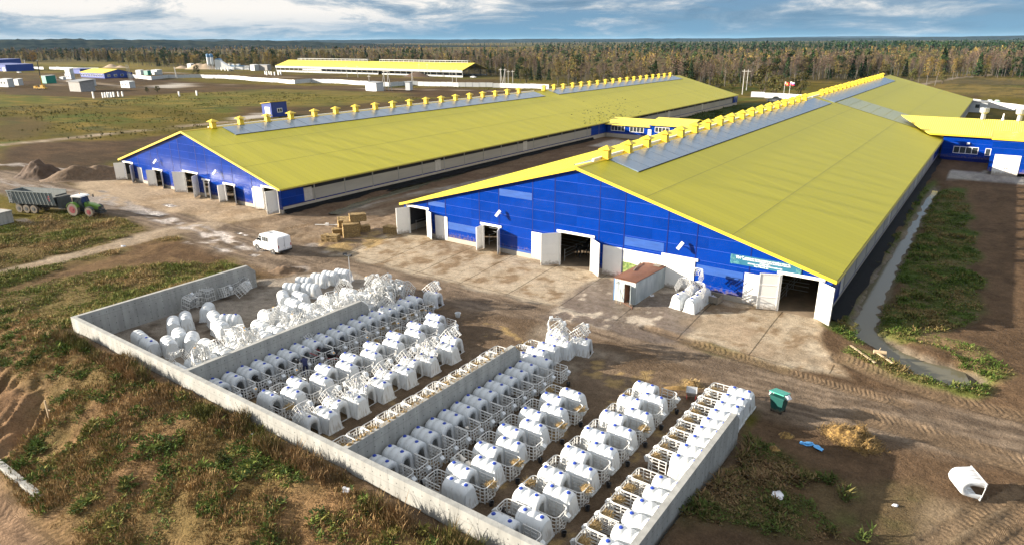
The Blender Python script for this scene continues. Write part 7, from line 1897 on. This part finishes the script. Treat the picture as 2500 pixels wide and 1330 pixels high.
for k, (px, py) in enumerate(((2414, 262), (2431, 263))):
    P = onz(px, py); t = thing('portable_toilet', ('left' if k == 0 else 'right') + ' one of two green portable toilets by the fence', 'toilet', P, .1); t.scale = (.75, .75, .74)
    s = MB(); s.box(-1.0, 1.0, -1.0, 1.0, .05, 3.0); s.build('cabin', MATS['toilet_green'], t); s = MB(); s.prism([(-1.1, 3.0), (1.1, 3.0), (.5, 3.45), (-.5, 3.45)], -1.1, 1.1, 'y'); s.build('roof', MATS['wall_white'], t); s = MB(); s.box(-.7, .7, -1.06, -1.01, .2, 2.7); s.build('door', MATS['toilet_green'], t)
P = onz(2383, 274); t = thing('guard_booth', 'grey booth with a small dark window at the far corner of the near barn', 'booth', P, .1)
s = MB(); s.box(-2.6, 2.6, -2, 2, 0, 3.4); s.build('wall', MATS['mesh_grey'], t); s = MB(); s.box(-2.9, 2.9, -2.3, 2.3, 3.41, 3.6); s.build('roof', MATS['roof_grey'], t); s = MB(); s.box(-.7, .5, -2.06, -2.01, 1.5, 2.6); s.build('window', MATS['glass_dark'], t)
# flock of birds on and over the left barn roof
bmv = [(-.18, 0, 0), (.0, .05, .03), (.0, -.05, .03), (.20, 0, .02), (0, 0, -.05), (-.05, .34, .10), (.08, .30, .10), (-.05, -.34, .10), (.08, -.30, .10), (0, 0, .06)]
bme = bpy.data.meshes.new('bird'); bme.from_pydata(bmv, [], [(0, 4, 1), (0, 2, 4), (3, 1, 4), (3, 4, 2), (0, 1, 9), (0, 9, 2), (3, 9, 1), (3, 2, 9), (1, 5, 6), (2, 8, 7)]); bme.materials.append(MATS['bird_black'])
r_ = random.Random(4)
for k in range(120):
    t_ = r_.random()
    y = 148 + 26 * r_.random() * (1 if k < 95 else 1.4); x = -83.8 - abs(r_.gauss(0, 2.3)) + (3 if k % 4 == 0 else 0)
    zr_ = 3.95 + max(0, -83.3 - x) * .272 if x < -83.3 else 4.4
    up = r_.choice((.1, .15, .2, .5, 1.2, 2.2)) if k > 25 else r_.uniform(1.5, 4.5)
    o = obj('bird', bme, None, (x, y, zr_ + up), r_.uniform(0, 6.3)); sc = r_.uniform(.9, 1.35); o.scale = (sc,) * 3
    tag(o, 'small black bird of the flock over the eave of the left barn', 'bird', 'flock of birds over the left barn')
# ------------------------------------------------------------------ trees, forest, weeds, grass, hills
def leaf_mat(name, attr='col', rough=.85):
    m = bpy.data.materials.new(name); m.use_nodes = True; MATS[name] = m
    nt = m.node_tree; bs = nt.nodes['Principled BSDF']; a = nt.nodes.new('ShaderNodeAttribute'); a.attribute_name = attr
    oi = nt.nodes.new('ShaderNodeObjectInfo'); mr = nt.nodes.new('ShaderNodeMapRange'); nt.links.new(oi.outputs['Random'], mr.inputs[0]); mr.inputs[3].default_value = .75; mr.inputs[4].default_value = 1.25
    vm = nt.nodes.new('ShaderNodeVectorMath'); vm.operation = 'SCALE'; nt.links.new(a.outputs['Color'], vm.inputs[0]); nt.links.new(mr.outputs[0], vm.inputs['Scale'])
    nt.links.new(vm.outputs[0], bs.inputs['Base Color']); bs.inputs['Roughness'].default_value = rough; bs.inputs['Specular IOR Level'].default_value = .06
leaf_mat('foliage'); leaf_mat('weeds')
mat('bark_birch', (0.135, 0.122, 0.105), rough=.9, var=.3, scale=.8, stretch=(1, 1, .5)); mat('bark_dark', (0.085, 0.066, 0.05), rough=.95, var=.3)

def tri_cloud(C, size, rng, flat=.0, up=None):
    """one small leaf-clump quad per centre, random facing"""
    n = len(C); d1 = rng.normal(size=(n, 3)); d1 /= np.linalg.norm(d1, axis=1)[:, None]
    d2 = np.cross(d1, rng.normal(size=(n, 3))); d2 /= np.linalg.norm(d2, axis=1)[:, None]
    s = (size * rng.uniform(.6, 1.4, n))[:, None]
    return np.stack([C - d1 * s - d2 * s * .5, C + d1 * s * .4 - d2 * s * .6, C + d1 * s + d2 * s * .5, C - d1 * s * .5 + d2 * s * .6], 1).reshape(-1, 3)

def make_tree_meshes(kind, seed):
    rng = np.random.default_rng(seed); rr_ = random.Random(seed); tr = MB()
    if kind in ('birch', 'birch_yellow', 'bare'):
        H = 14.0; lean = rng.normal(0, .35, 2)
        top = Vector((lean[0], lean[1], H * .95)); tr.cyl((0, 0, -.4), top * .5 + Vector((0, 0, 0)), .17, .12, 6, caps=False); tr.cyl(top * .5, top, .12, .03, 5, caps=False)
        C = []; cols = []
        for k in range(46):
            f = rng.uniform(.32, .96) if kind != 'bare' else rng.uniform(.40, .97); a = rng.uniform(0, 6.28); L = (1.0 - abs(f - .55) * .9) * rng.uniform(1.4, 3.0)
            p = top * f; q = p + Vector((math.cos(a) * L * .75, math.sin(a) * L * .75, L * .95)); tr.cyl(p, q, .045, .012, 3, caps=False)
            n = 15 if kind != 'bare' else 12
            for i in range(n):
                t = rng.uniform(.3, 1.15); c = np.array(p.lerp(q, t)) + rng.normal(0, .42, 3); C.append(c)
        base = {'birch': (.145, .115, .043), 'birch_yellow': (.215, .155, .045), 'bare': (.096, .070, .051)}[kind]; size = .20 if kind != 'bare' else .15
    elif kind == 'spruce':
        H = 15.0; tr.cyl((0, 0, -.4), (0, 0, H), .22, .03, 6, caps=False); C = []
        for k in range(900):
            z = H * (1 - rng.random() ** .62 * .93); r = (H - z) * .21 * rng.uniform(.3, 1.05) + .1; a = rng.uniform(0, 6.28); lay = math.sin(z * 4.2) * .25
            C.append(np.array([r * math.cos(a) * (1 + lay * .4), r * math.sin(a) * (1 + lay * .4), z - r * .25]))
        base = (.026, .045, .018); size = .34
    elif kind == 'pine':
        H = 15.0; tr.cyl((0, 0, -.4), (.2, 0, H * .95), .22, .06, 6, caps=False); C = []
        for k in range(13):
            a = rng.uniform(0, 6.28); z = rng.uniform(H * .58, H); r = rng.uniform(.3, 2.4); c0 = np.array([r * math.cos(a), r * math.sin(a), z]); tr.cyl((.1, 0, z - .8), c0, .06, .02, 3, caps=False)
            C += [c0 + rng.normal(0, 1, 3) * (.8, .8, .45) for _ in range(60)]
        base = (.034, .052, .020); size = .26
    else:                                                     # broad: bushy willow or aspen
        H = 9.0; C = []
        for k in range(5):
            a = k * 1.26 + rng.uniform(-.4, .4); tr.cyl((0, 0, -.4), (math.cos(a) * 1.6, math.sin(a) * 1.6, H * .6), .17, .04, 5, caps=False)
        for k in range(26):
            a = rng.uniform(0, 6.28); z = rng.uniform(.16, .9) * H; r = 3.1 * math.sqrt(max(.05, 1 - ((z / H - .42) / .58) ** 2)) * rng.uniform(.35, 1.0); c0 = np.array([r * math.cos(a), r * math.sin(a), z]); R = rng.uniform(.7, 1.2)
            v = rng.normal(size=(44, 3)); v /= np.linalg.norm(v, axis=1)[:, None]; C += list(c0 + v * R * rng.uniform(.5, 1.0, (44, 1)))
        base = {'willow': (.095, .088, .032), 'bush': (.075, .075, .024), 'gold': (.26, .155, .03)}[kind]; size = .21
    C = np.array(C); V = tri_cloud(C, size, rng); n = len(C)
    F = np.arange(4 * n).reshape(n, 4)
    col = np.repeat(np.array(base)[None] * rng.uniform(.55, 1.5, (n, 1)) * (1 + rng.normal(0, .10, (n, 3))), 4, 0)
    return tr, V, F, np.clip(col, .003, 1)
KINDS = [('birch', 1), ('birch', 2), ('birch_yellow', 3), ('bare', 4), ('bare', 5), ('spruce', 6), ('pine', 7), ('willow', 8), ('bush', 9), ('gold', 10), ('bare', 11), ('spruce', 12)]
PROTO = {}
for kd, sd in KINDS:
    tr, V, F, col = make_tree_meshes(kd, sd)
    tm = tr.mesh('trunk', MATS['bark_birch' if kd in ('birch', 'birch_yellow', 'bare') else 'bark_dark'])
    cm = np_mesh('crown', V, F, MATS['foliage'], {'col': ('FLOAT_COLOR', col)})
    PROTO.setdefault(kd, []).append((tm, cm, V, F, col, tr))
TREE_N = [0]
def tree(kind, x, y, h, lab, grp, z=None):
    tm, cm = RNG_CH(PROTO[kind])[:2]
    t = thing(kind.replace('bare', 'bare_birch').replace('gold', 'maple').replace('willow', 'willow_tree').replace('birch_yellow', 'yellow_birch').replace('spruce', 'spruce_tree').replace('pine', 'pine_tree'), lab, 'bush' if kind == 'bush' else 'tree', (x, y, gzs(x, y) if z is None else z), random.uniform(0, 6.28), grp)
    H0 = {'willow': 9., 'bush': 9., 'gold': 9., 'spruce': 15., 'pine': 15.}.get(kind, 14.); k = h / H0; w = k * random.uniform(.88, 1.15)
    t.scale = (w, w, k)
    obj('trunk', tm, t); obj('crown', cm, t); TREE_N[0] += 1
def RNG_CH(l): return l[random.randrange(len(l))]

EDGE = [(-60, 152), (60, 152), (140, 150), (230, 152), (330, 161), (430, 166), (520, 168), (600, 172), (660, 171), (720, 168), (850, 172), (1000, 178), (1100, 182), (1200, 186), (1262, 192), (1330, 206), (1400, 213), (1480, 219), (1560, 222), (1660, 224), (1740, 222), (1800, 214), (1870, 206), (1960, 200), (2040, 196), (2120, 192), (2220, 190), (2320, 190), (2420, 190), (2560, 190)]
EW = [G(px, py) for px, py in EDGE]
random.seed(21)
# individual trees along the edge of the wood
lens = [(EW[i + 1] - EW[i]).length for i in range(len(EW) - 1)]
PXE = [p[0] for p in EDGE]
LAB = {'bare': ('bare grey birch at the edge of the wood', 'bare birches along the wood edge'), 'birch': ('olive leaved birch at the edge of the wood', 'olive birches along the wood edge'), 'birch_yellow': ('yellow leaved birch at the edge of the wood', 'yellow birches along the wood edge'),
       'spruce': ('dark pointed spruce at the edge of the wood', 'spruces along the wood edge'), 'pine': ('dark round headed pine at the edge of the wood', 'pines along the wood edge'), 'willow': ('brownish bushy willow at the edge of the wood', 'willows along the wood edge')}
for i in range(262):
    u = random.random() ** .9 * 2500 - 20                     # even over the width of the view
    u = random.uniform(-20, 2520)
    k = max(0, min(len(EW) - 2, int(np.searchsorted(PXE, u)) - 1)); f = (u - PXE[k]) / (PXE[k + 1] - PXE[k])
    p = EW[k].lerp(EW[k + 1], min(1, max(0, f))); away = Vector((p.x, p.y, 0)).normalized(); p = p + away * (random.random() ** 1.5 * 34 - 2)
    side = 'left' if u < 900 else 'middle' if u < 1750 else 'right'
    w = {'left': (('birch', .46), ('birch_yellow', .14), ('bare', .12), ('pine', .10), ('spruce', .05), ('willow', .13)), 'middle': (('bare', .48), ('birch', .22), ('spruce', .07), ('pine', .07), ('willow', .16)), 'right': (('bare', .60), ('birch', .10), ('spruce', .10), ('pine', .04), ('willow', .13), ('birch_yellow', .03))}[side]
    kd = random.choices([q[0] for q in w], [q[1] for q in w])[0]
    h = {'willow': random.uniform(5, 8.5)}.get(kd, random.uniform(7.5, 14.5)) * (1.1 if side == 'left' else 1)
    l, g = LAB[kd]; tree(kd, p.x, p.y, h, l + f', {side} part', g + f', {side} part')
# trees standing alone
for kd, px, py, h, lab in (('gold', 82, 152, 15, 'orange leaved maple at the left end of the birch wood'), ('birch', 38, 152, 19, 'tall greenish birch left of the orange maple'), ('pine', 5, 152, 17, 'dark tree at the left edge of the view'), ('birch', 62, 152, 18, 'slim birch beside the orange maple'), ('bush', 481, 186, 8.5, 'round olive bush in front of the gravel heap'),
        ('pine', 1270, 200, 13.5, 'lone dark pine at the corner of the wood'), ('bush', 1285, 203, 9, 'dark bush beside the lone dark pine'), ('willow', 1862, 233, 13.5, 'large rounded willow right of the left barn end'), ('willow', 1890, 236, 9.5, 'smaller willow leaning out from the large rounded one'), ('willow', 1950, 236, 10.5, 'olive willow behind the striped flag'), ('bush', 1750, 224, 8, 'greyish bush behind the far corner of the left barn'), ('bush', 1785, 228, 4.5, 'low bush by the far corner of the left barn'), ('bush', 1688, 222, 5, 'bright green bush at the foot of the wood'),
        ('birch', 2190, 193, 20, 'tall pale birch standing alone before the dark wood'), ('birch_yellow', 2262, 208, 14, 'yellowish birch in the group behind the near barn'), ('birch_yellow', 2282, 210, 13.5, 'second yellowish birch in the group behind the near barn'), ('bare', 2240, 211, 11, 'bare birch in the group behind the near barn'), ('bush', 2225, 205, 8, 'round green brown bush left of the yellowish birches'), ('birch_yellow', 2325, 196, 12, 'yellow birch beside the field track'), ('willow', 2300, 206, 7, 'low willow beside the field track'), ('bush', 2040, 192, 5, 'small round bush in the far meadow'), ('bush', 2130, 190, 8, 'round dark bush left of the tall pale birch'), ('willow', 2405, 190, 8, 'yellowish willow at the right wood edge'),
        ('bush', 212, 263, 1.9, 'low dark bush in the meadow, left one'), ('bush', 245, 263, 1.5, 'low dark bush in the meadow, right one'), ('bush', 360, 228, 3.2, 'wide dark thicket in the meadow below the slab'), ('bush', 385, 226, 3.4, 'darker thicket in the meadow, right of the wide one')):
    P = onz(px, py); tree(kd, P.x, P.y, h, lab, None, z=P.z)
# the wood behind its edge: one mass
def forest():
    rng = np.random.default_rng(5); Vs = []; Fs = []; Cs = []; off = 0; VT = []; FT = []; offt = 0
    lod = {}
    for kd, lst in PROTO.items():
        for j, (tm, cm, V, F, col, tr) in enumerate(lst):
            Q = V.reshape(-1, 4, 3); m = len(Q); out = {}
            for tag_, keep, grow in (('n', .42, 1.45), ('m', .10, 2.8), ('f', .028, 5.0)):
                idx = np.random.default_rng(1).permutation(m)[:max(8, int(m * keep))]; c = Q[idx].mean(1, keepdims=True)
                out[tag_] = ((c + (Q[idx] - c) * grow).reshape(-1, 3), col.reshape(-1, 4, 3)[idx].reshape(-1, 3))
            lod[(kd, j)] = out
    def put_many(x, y, kinds, probs, hmin, hmax, lv, tint=1.0):
        nonlocal off, offt
        HF = np.clip(.45 + 1.15 * fbm(np.asarray(x), np.asarray(y), 55, 3, 71), .6, 1.4)
        for i in range(len(x)):
            kd = kinds[rng.choice(len(kinds), p=probs)]; j = rng.integers(len(PROTO[kd])); V, c = lod[(kd, j)][lv]
            H0 = {'willow': 9., 'bush': 9., 'gold': 9., 'spruce': 15., 'pine': 15.}.get(kd, 14.); h = rng.uniform(hmin, hmax) * HF[i] * (.8 if kd == 'willow' else 1.14 if kd in ('spruce', 'pine') else 1); k = h / H0; w = k * rng.uniform(.9, 1.25); a = rng.uniform(0, 6.28)
            R2 = np.array([[math.cos(a), -math.sin(a)], [math.sin(a), math.cos(a)]])
            P = V.copy(); P[:, :2] = P[:, :2] @ R2.T * w; P[:, 2] *= k; P += (x[i], y[i], 0)
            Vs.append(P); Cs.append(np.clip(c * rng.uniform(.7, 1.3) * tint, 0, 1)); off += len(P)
            if lv == 'n' and kd in ('bare', 'birch', 'birch_yellow'):
                r = .22; VT.append(np.array([(x[i] - r, y[i], -.5), (x[i] + r, y[i], -.5), (x[i] + .05, y[i], h * .9), (x[i] - .05, y[i], h * .9), (x[i], y[i] - r, -.5), (x[i], y[i] + r, -.5), (x[i], y[i] + .05, h * .9), (x[i], y[i] - .05, h * .9)])); offt += 8
    ew = np.array([(p.x, p.y) for p in EW]); px = np.array(PXE, float)
    def scatter(n, d0, d1, pw=1.0, lo=-40, hi=2540):
        u = rng.uniform(lo, hi, n); b = np.stack([np.interp(u, px, ew[:, 0]), np.interp(u, px, ew[:, 1])], 1); L = np.linalg.norm(b, axis=1); d = d0 + (d1 - d0) * rng.random(n) ** pw
        p = b * (1 + d / L)[:, None] + rng.normal(0, 3, (n, 2)); return p[:, 0], p[:, 1], u
    x, y, u = scatter(1900, 6, 190, 1.0)
    # clearing behind the open barn
    for lo, hi, kinds, probs in ((-99, 700, ('birch', 'birch_yellow', 'bare', 'pine', 'spruce', 'willow'), (.34, .20, .2, .12, .06, .08)), (700, 1700, ('bare', 'birch', 'spruce', 'pine', 'willow'), (.66, .16, .07, .05, .06)), (1700, 2700, ('bare', 'birch', 'spruce', 'pine', 'willow'), (.75, .07, .08, .04, .06))):
        k = (u >= lo) & (u < hi); put_many(x[k], y[k], kinds, probs, 5.5, 12.5, 'n')
    x, y, u = scatter(4200, 190, 900, 1.3); k = rng.random(len(x)) < np.clip(fbm(x, y, 160, 3, 7) * 3.2 - .8, .25, 1)
    put_many(x[k], y[k], ('bare', 'birch', 'spruce', 'birch_yellow', 'pine'), (.64, .14, .08, .08, .06), 7, 11.5, 'm')
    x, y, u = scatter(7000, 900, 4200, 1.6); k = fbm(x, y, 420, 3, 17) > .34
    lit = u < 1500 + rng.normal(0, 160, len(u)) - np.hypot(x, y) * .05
    a = k & lit; put_many(x[a], y[a], ('bare', 'birch', 'birch_yellow', 'spruce'), (.68, .10, .14, .08), 7, 11.5, 'f', np.array((1.25, 1.15, 1.05)))  # brighter tint puts sunlight into the far crown colours
    a = k & ~lit; put_many(x[a], y[a], ('spruce', 'pine', 'bare'), (.55, .35, .10), 7, 12.5, 'f', np.array((.7, .8, .9)))  # conifers and a darker bluish tint paint cloud shadow on the far wood
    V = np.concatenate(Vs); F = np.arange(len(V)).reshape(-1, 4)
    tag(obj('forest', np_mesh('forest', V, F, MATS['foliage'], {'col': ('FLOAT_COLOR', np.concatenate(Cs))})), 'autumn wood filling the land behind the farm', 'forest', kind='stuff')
    V = np.concatenate(VT); F = np.arange(len(V)).reshape(-1, 4)
    tag(obj('forest', np_mesh('forest_trunks', V, F, MATS['bark_birch'])), 'pale birch trunks inside the autumn wood', 'forest', kind='stuff')
forest()
# distant wooded hills
mat('hill_wood', (0.026, 0.036, 0.034), spec=0.0, rough=1.0, var=.45, scale=.02, col2=(0.042, 0.045, 0.034))
def hills():
    for r0, r1, hh, seed, lo, hi in ((2600, 3400, 24, 3, -88, -34), (7200, 9000, 34, 5, -90, 30), (13000, 16000, 50, 9, -90, 40)):
        n = 260; az = np.radians(np.linspace(lo, hi, n)); ring = []
        for r, f in ((r0, 0.0), (r0 + (r1 - r0) * .25, .62), (r0 + (r1 - r0) * .5, 1.0), (r1, .9)):
            b = fbm(np.degrees(az) * 1.0, az * 0 + seed, 9, 4, seed); fine = fbm(np.degrees(az) * 1.0, az * 0 + seed + 4, .30, 3, seed + 2) * 9
            taper = 1 - sstep(hi - 22, hi - 1, np.degrees(az)) if hi < 0 else 1
            west = 1 + .7 * sstep(-36, -66, np.degrees(az)) if r0 < 9000 else 1
            ring.append(np.stack([np.sin(az) * r, np.cos(az) * r, f * (hh * (.35 + .9 * b) * west + fine) * taper - 3 * (f == 0)], 1))
        V = np.concatenate(ring); I = np.arange(4 * n).reshape(4, n); F = np.stack([I[:-1, :-1], I[:-1, 1:], I[1:, 1:], I[1:, :-1]], -1).reshape(-1, 4)
        tag(obj('hills', np_mesh('hills', V, F, MATS['hill_wood'])), kind='structure')
hills()
# lookup of how overgrown the ground is
GXv, GYv, VEG = ZN['veg']
def veg_at(x, y):
    i = np.clip(np.searchsorted(GXv, x), 0, len(GXv) - 1); j = np.clip(np.searchsorted(GYv, y), 0, len(GYv) - 1); return VEG[j, i]
def tufts(name, label, n, x0, x1, y0, y1, hmin, hmax, pal, blades, thr, wd=.03, seed=1, dens=None, clump=3.0, spread=.5, leafy=0.0):
    rng = np.random.default_rng(seed)
    x = rng.uniform(x0, x1, n); y = rng.uniform(y0, y1, n)
    ok = (veg_at(x, y) * (.45 + 1.1 * fbm(x, y, clump, 3, seed + 5)) > thr) & ~((x > -60.05) & (x < -9.7) & (y > 20.35) & (y < 46))
    if dens is not None: ok &= dens(x, y, rng)
    x = x[ok]; y = y[ok]; z = gz(x, y) - .03; n = len(x)
    pal = np.array(pal); pick = np.clip((fbm(x, y, clump * 1.4, 3, seed + 8) - .5) * 2.2 + .5 + rng.normal(0, .22, n), 0, .999); pc = pal[(pick * len(pal)).astype(int)] * rng.uniform(.7, 1.3, (n, 1))
    h = rng.uniform(hmin, hmax, n) * np.clip((fbm(x, y, clump, 3, seed + 3) - .5) * 3.6 + .9, .3, 2.1)
    Vs = []; Cs = []
    for b in range(blades):
        a = rng.uniform(0, 6.28, n); s = rng.uniform(.1, 1, n) * spread * h; ox = rng.normal(0, .10, n); oy = rng.normal(0, .10, n); hh = h * rng.uniform(.5, 1, n); w = wd * rng.uniform(.7, 1.5, n) * (1 + leafy * 2 * rng.random(n))
        ca, sa = np.cos(a), np.sin(a); pxx, pyy = -sa * w, ca * w
        bx, by = x + ox, y + oy; mx, my = bx + ca * s * .45, by + sa * s * .45; tx, ty = bx + ca * s, by + sa * s; k0 = .25 if leafy == 0 else .9
        Vs.append(np.stack([np.stack([bx - pxx * .6, by - pyy * .6, z + (hh * .35 if leafy else 0)], 1), np.stack([mx + pxx, my + pyy, z + hh * .62], 1), np.stack([tx + pxx * k0, ty + pyy * k0, z + hh * (1 if leafy == 0 else .85)], 1), np.stack([mx - pxx, my - pyy, z + hh * .60], 1)], 1))
        c = pc * rng.uniform(.75, 1.3, (n, 1)); Cs.append(np.repeat(c[:, None], 4, 1))
    V = np.concatenate(Vs).reshape(-1, 3); C = np.concatenate(Cs).reshape(-1, 3); F = np.arange(len(V)).reshape(-1, 4)
    tag(obj(name, np_mesh(name, V, F, MATS['weeds'], {'col': ('FLOAT_COLOR', np.clip(C, 0, 1))})), label, name, kind='stuff')
BR = [(.20, .115, .045), (.16, .105, .042), (.12, .105, .035), (.085, .115, .025), (.065, .105, .02)]
front = lambda x, y, r: (y < 20.6) & (y > 7.5 - (x + 40) * .03)
tufts('dry_grass', 'tall dry brown grass on the bank before the long wall', 34000, -75, -4, 6, 20.4, .10, .42, [(.30, .20, .095), (.255, .165, .072), (.20, .135, .056), (.15, .125, .045)], 6, .76, .016, 31, front, 2.6, .5)
tufts('weeds', 'green leafy weeds on the bank before the long wall', 34000, -75, -4, 6, 20.4, .10, .40, [(.075, .11, .024), (.11, .14, .03), (.075, .11, .034), (.16, .15, .04)], 7, .98, .034, 33, front, 1.15, .9, leafy=.5)
tufts('dry_grass', 'tall tufts of dry grass at the foot of the long wall', 6000, -60, -9, 18.7, 20.3, .35, .95, [(.23, .15, .075), (.17, .12, .055), (.10, .10, .03)], 9, .78, .015, 35, None, 1.6, .45)
tufts('grass', 'brown and green grass left of the calf yard', 40000, -112, -60.2, 18, 52, .10, .40, [(.29, .205, .10), (.24, .19, .08), (.19, .175, .058), (.13, .15, .04)], 5, .58, .03, 37, None, 3.2, .7)
tufts('weeds', 'dark weeds in the shade right of the yard wall', 16000, -9.6, 4, 22, 46, .12, .6, [(.16, .105, .055), (.12, .09, .042), (.085, .075, .028), (.055, .075, .02)], 7, .70, .03, 39, lambda x, y, r: r.random(len(x)) < np.clip(1.2 - (x + 9.6) / 12, .15, 1), 1.5, .8, leafy=.3)
tufts('grass', 'green grass along the ditch and pond', 36000, -8.4, 6, 53, 128, .12, .45, [(.055, .09, .018), (.075, .105, .022), (.11, .12, .035), (.16, .12, .05)], 5, .55, .03, 41, lambda x, y, r: (r.random(len(x)) < np.clip(70 / y, .2, 1)) & (gz(x, y) > -.1), 1.6, .8, leafy=.2)
tufts('grass', 'short dark green grass between the barns behind the link corridor', 9000, -83, -61, 171, 262, .2, .5, [(.045, .07, .018), (.06, .08, .02)], 4, .4, .07, 43, None, 4, .9)
tufts('weeds', 'meadow tussocks and scrub beyond the left barn', 12000, -330, -112, 55, 290, .15, .55, [(.055, .06, .018), (.09, .085, .026), (.15, .115, .036), (.065, .09, .018)], 5, .78, .07, 45, None, 11, .9)
# single shrubs
for k, (px, py, z, h, lab) in enumerate(((655, 1045, .9, 1.9, 'dark feathery shrub against the long wall'), (545, 1150, .2, 1.0, 'leafy green shrub with yellow flowers on the bank'), (1950, 815 + 10, 0, 1.2, 'reddish dry shrub'),)):
    p = G(px, py, z)
    if k == 2: p = G(2082, 815)
    tree('bush' if k < 2 else 'willow', p.x, p.y, h, lab if k < 2 else 'reddish dry shrub at the start of the ditch', None)
# haze over the whole scene
hz_ = bpy.data.materials.new('haze_air'); hz_.use_nodes = True; nt = hz_.node_tree; nt.nodes.clear()
o_ = nt.nodes.new('ShaderNodeOutputMaterial'); v_ = nt.nodes.new('ShaderNodeVolumePrincipled')
v_.inputs['Color'].default_value = (.35, .64, 1, 1); v_.inputs['Density'].default_value = .000017; v_.inputs['Anisotropy'].default_value = .0
nt.links.new(v_.outputs[0], o_.inputs['Volume'])
s = MB(); s.box(-18500, 9500, -60, 18500, -9, 75); tag(s.build('haze', hz_), 'thin blue haze lying over the far country', None, kind='stuff')
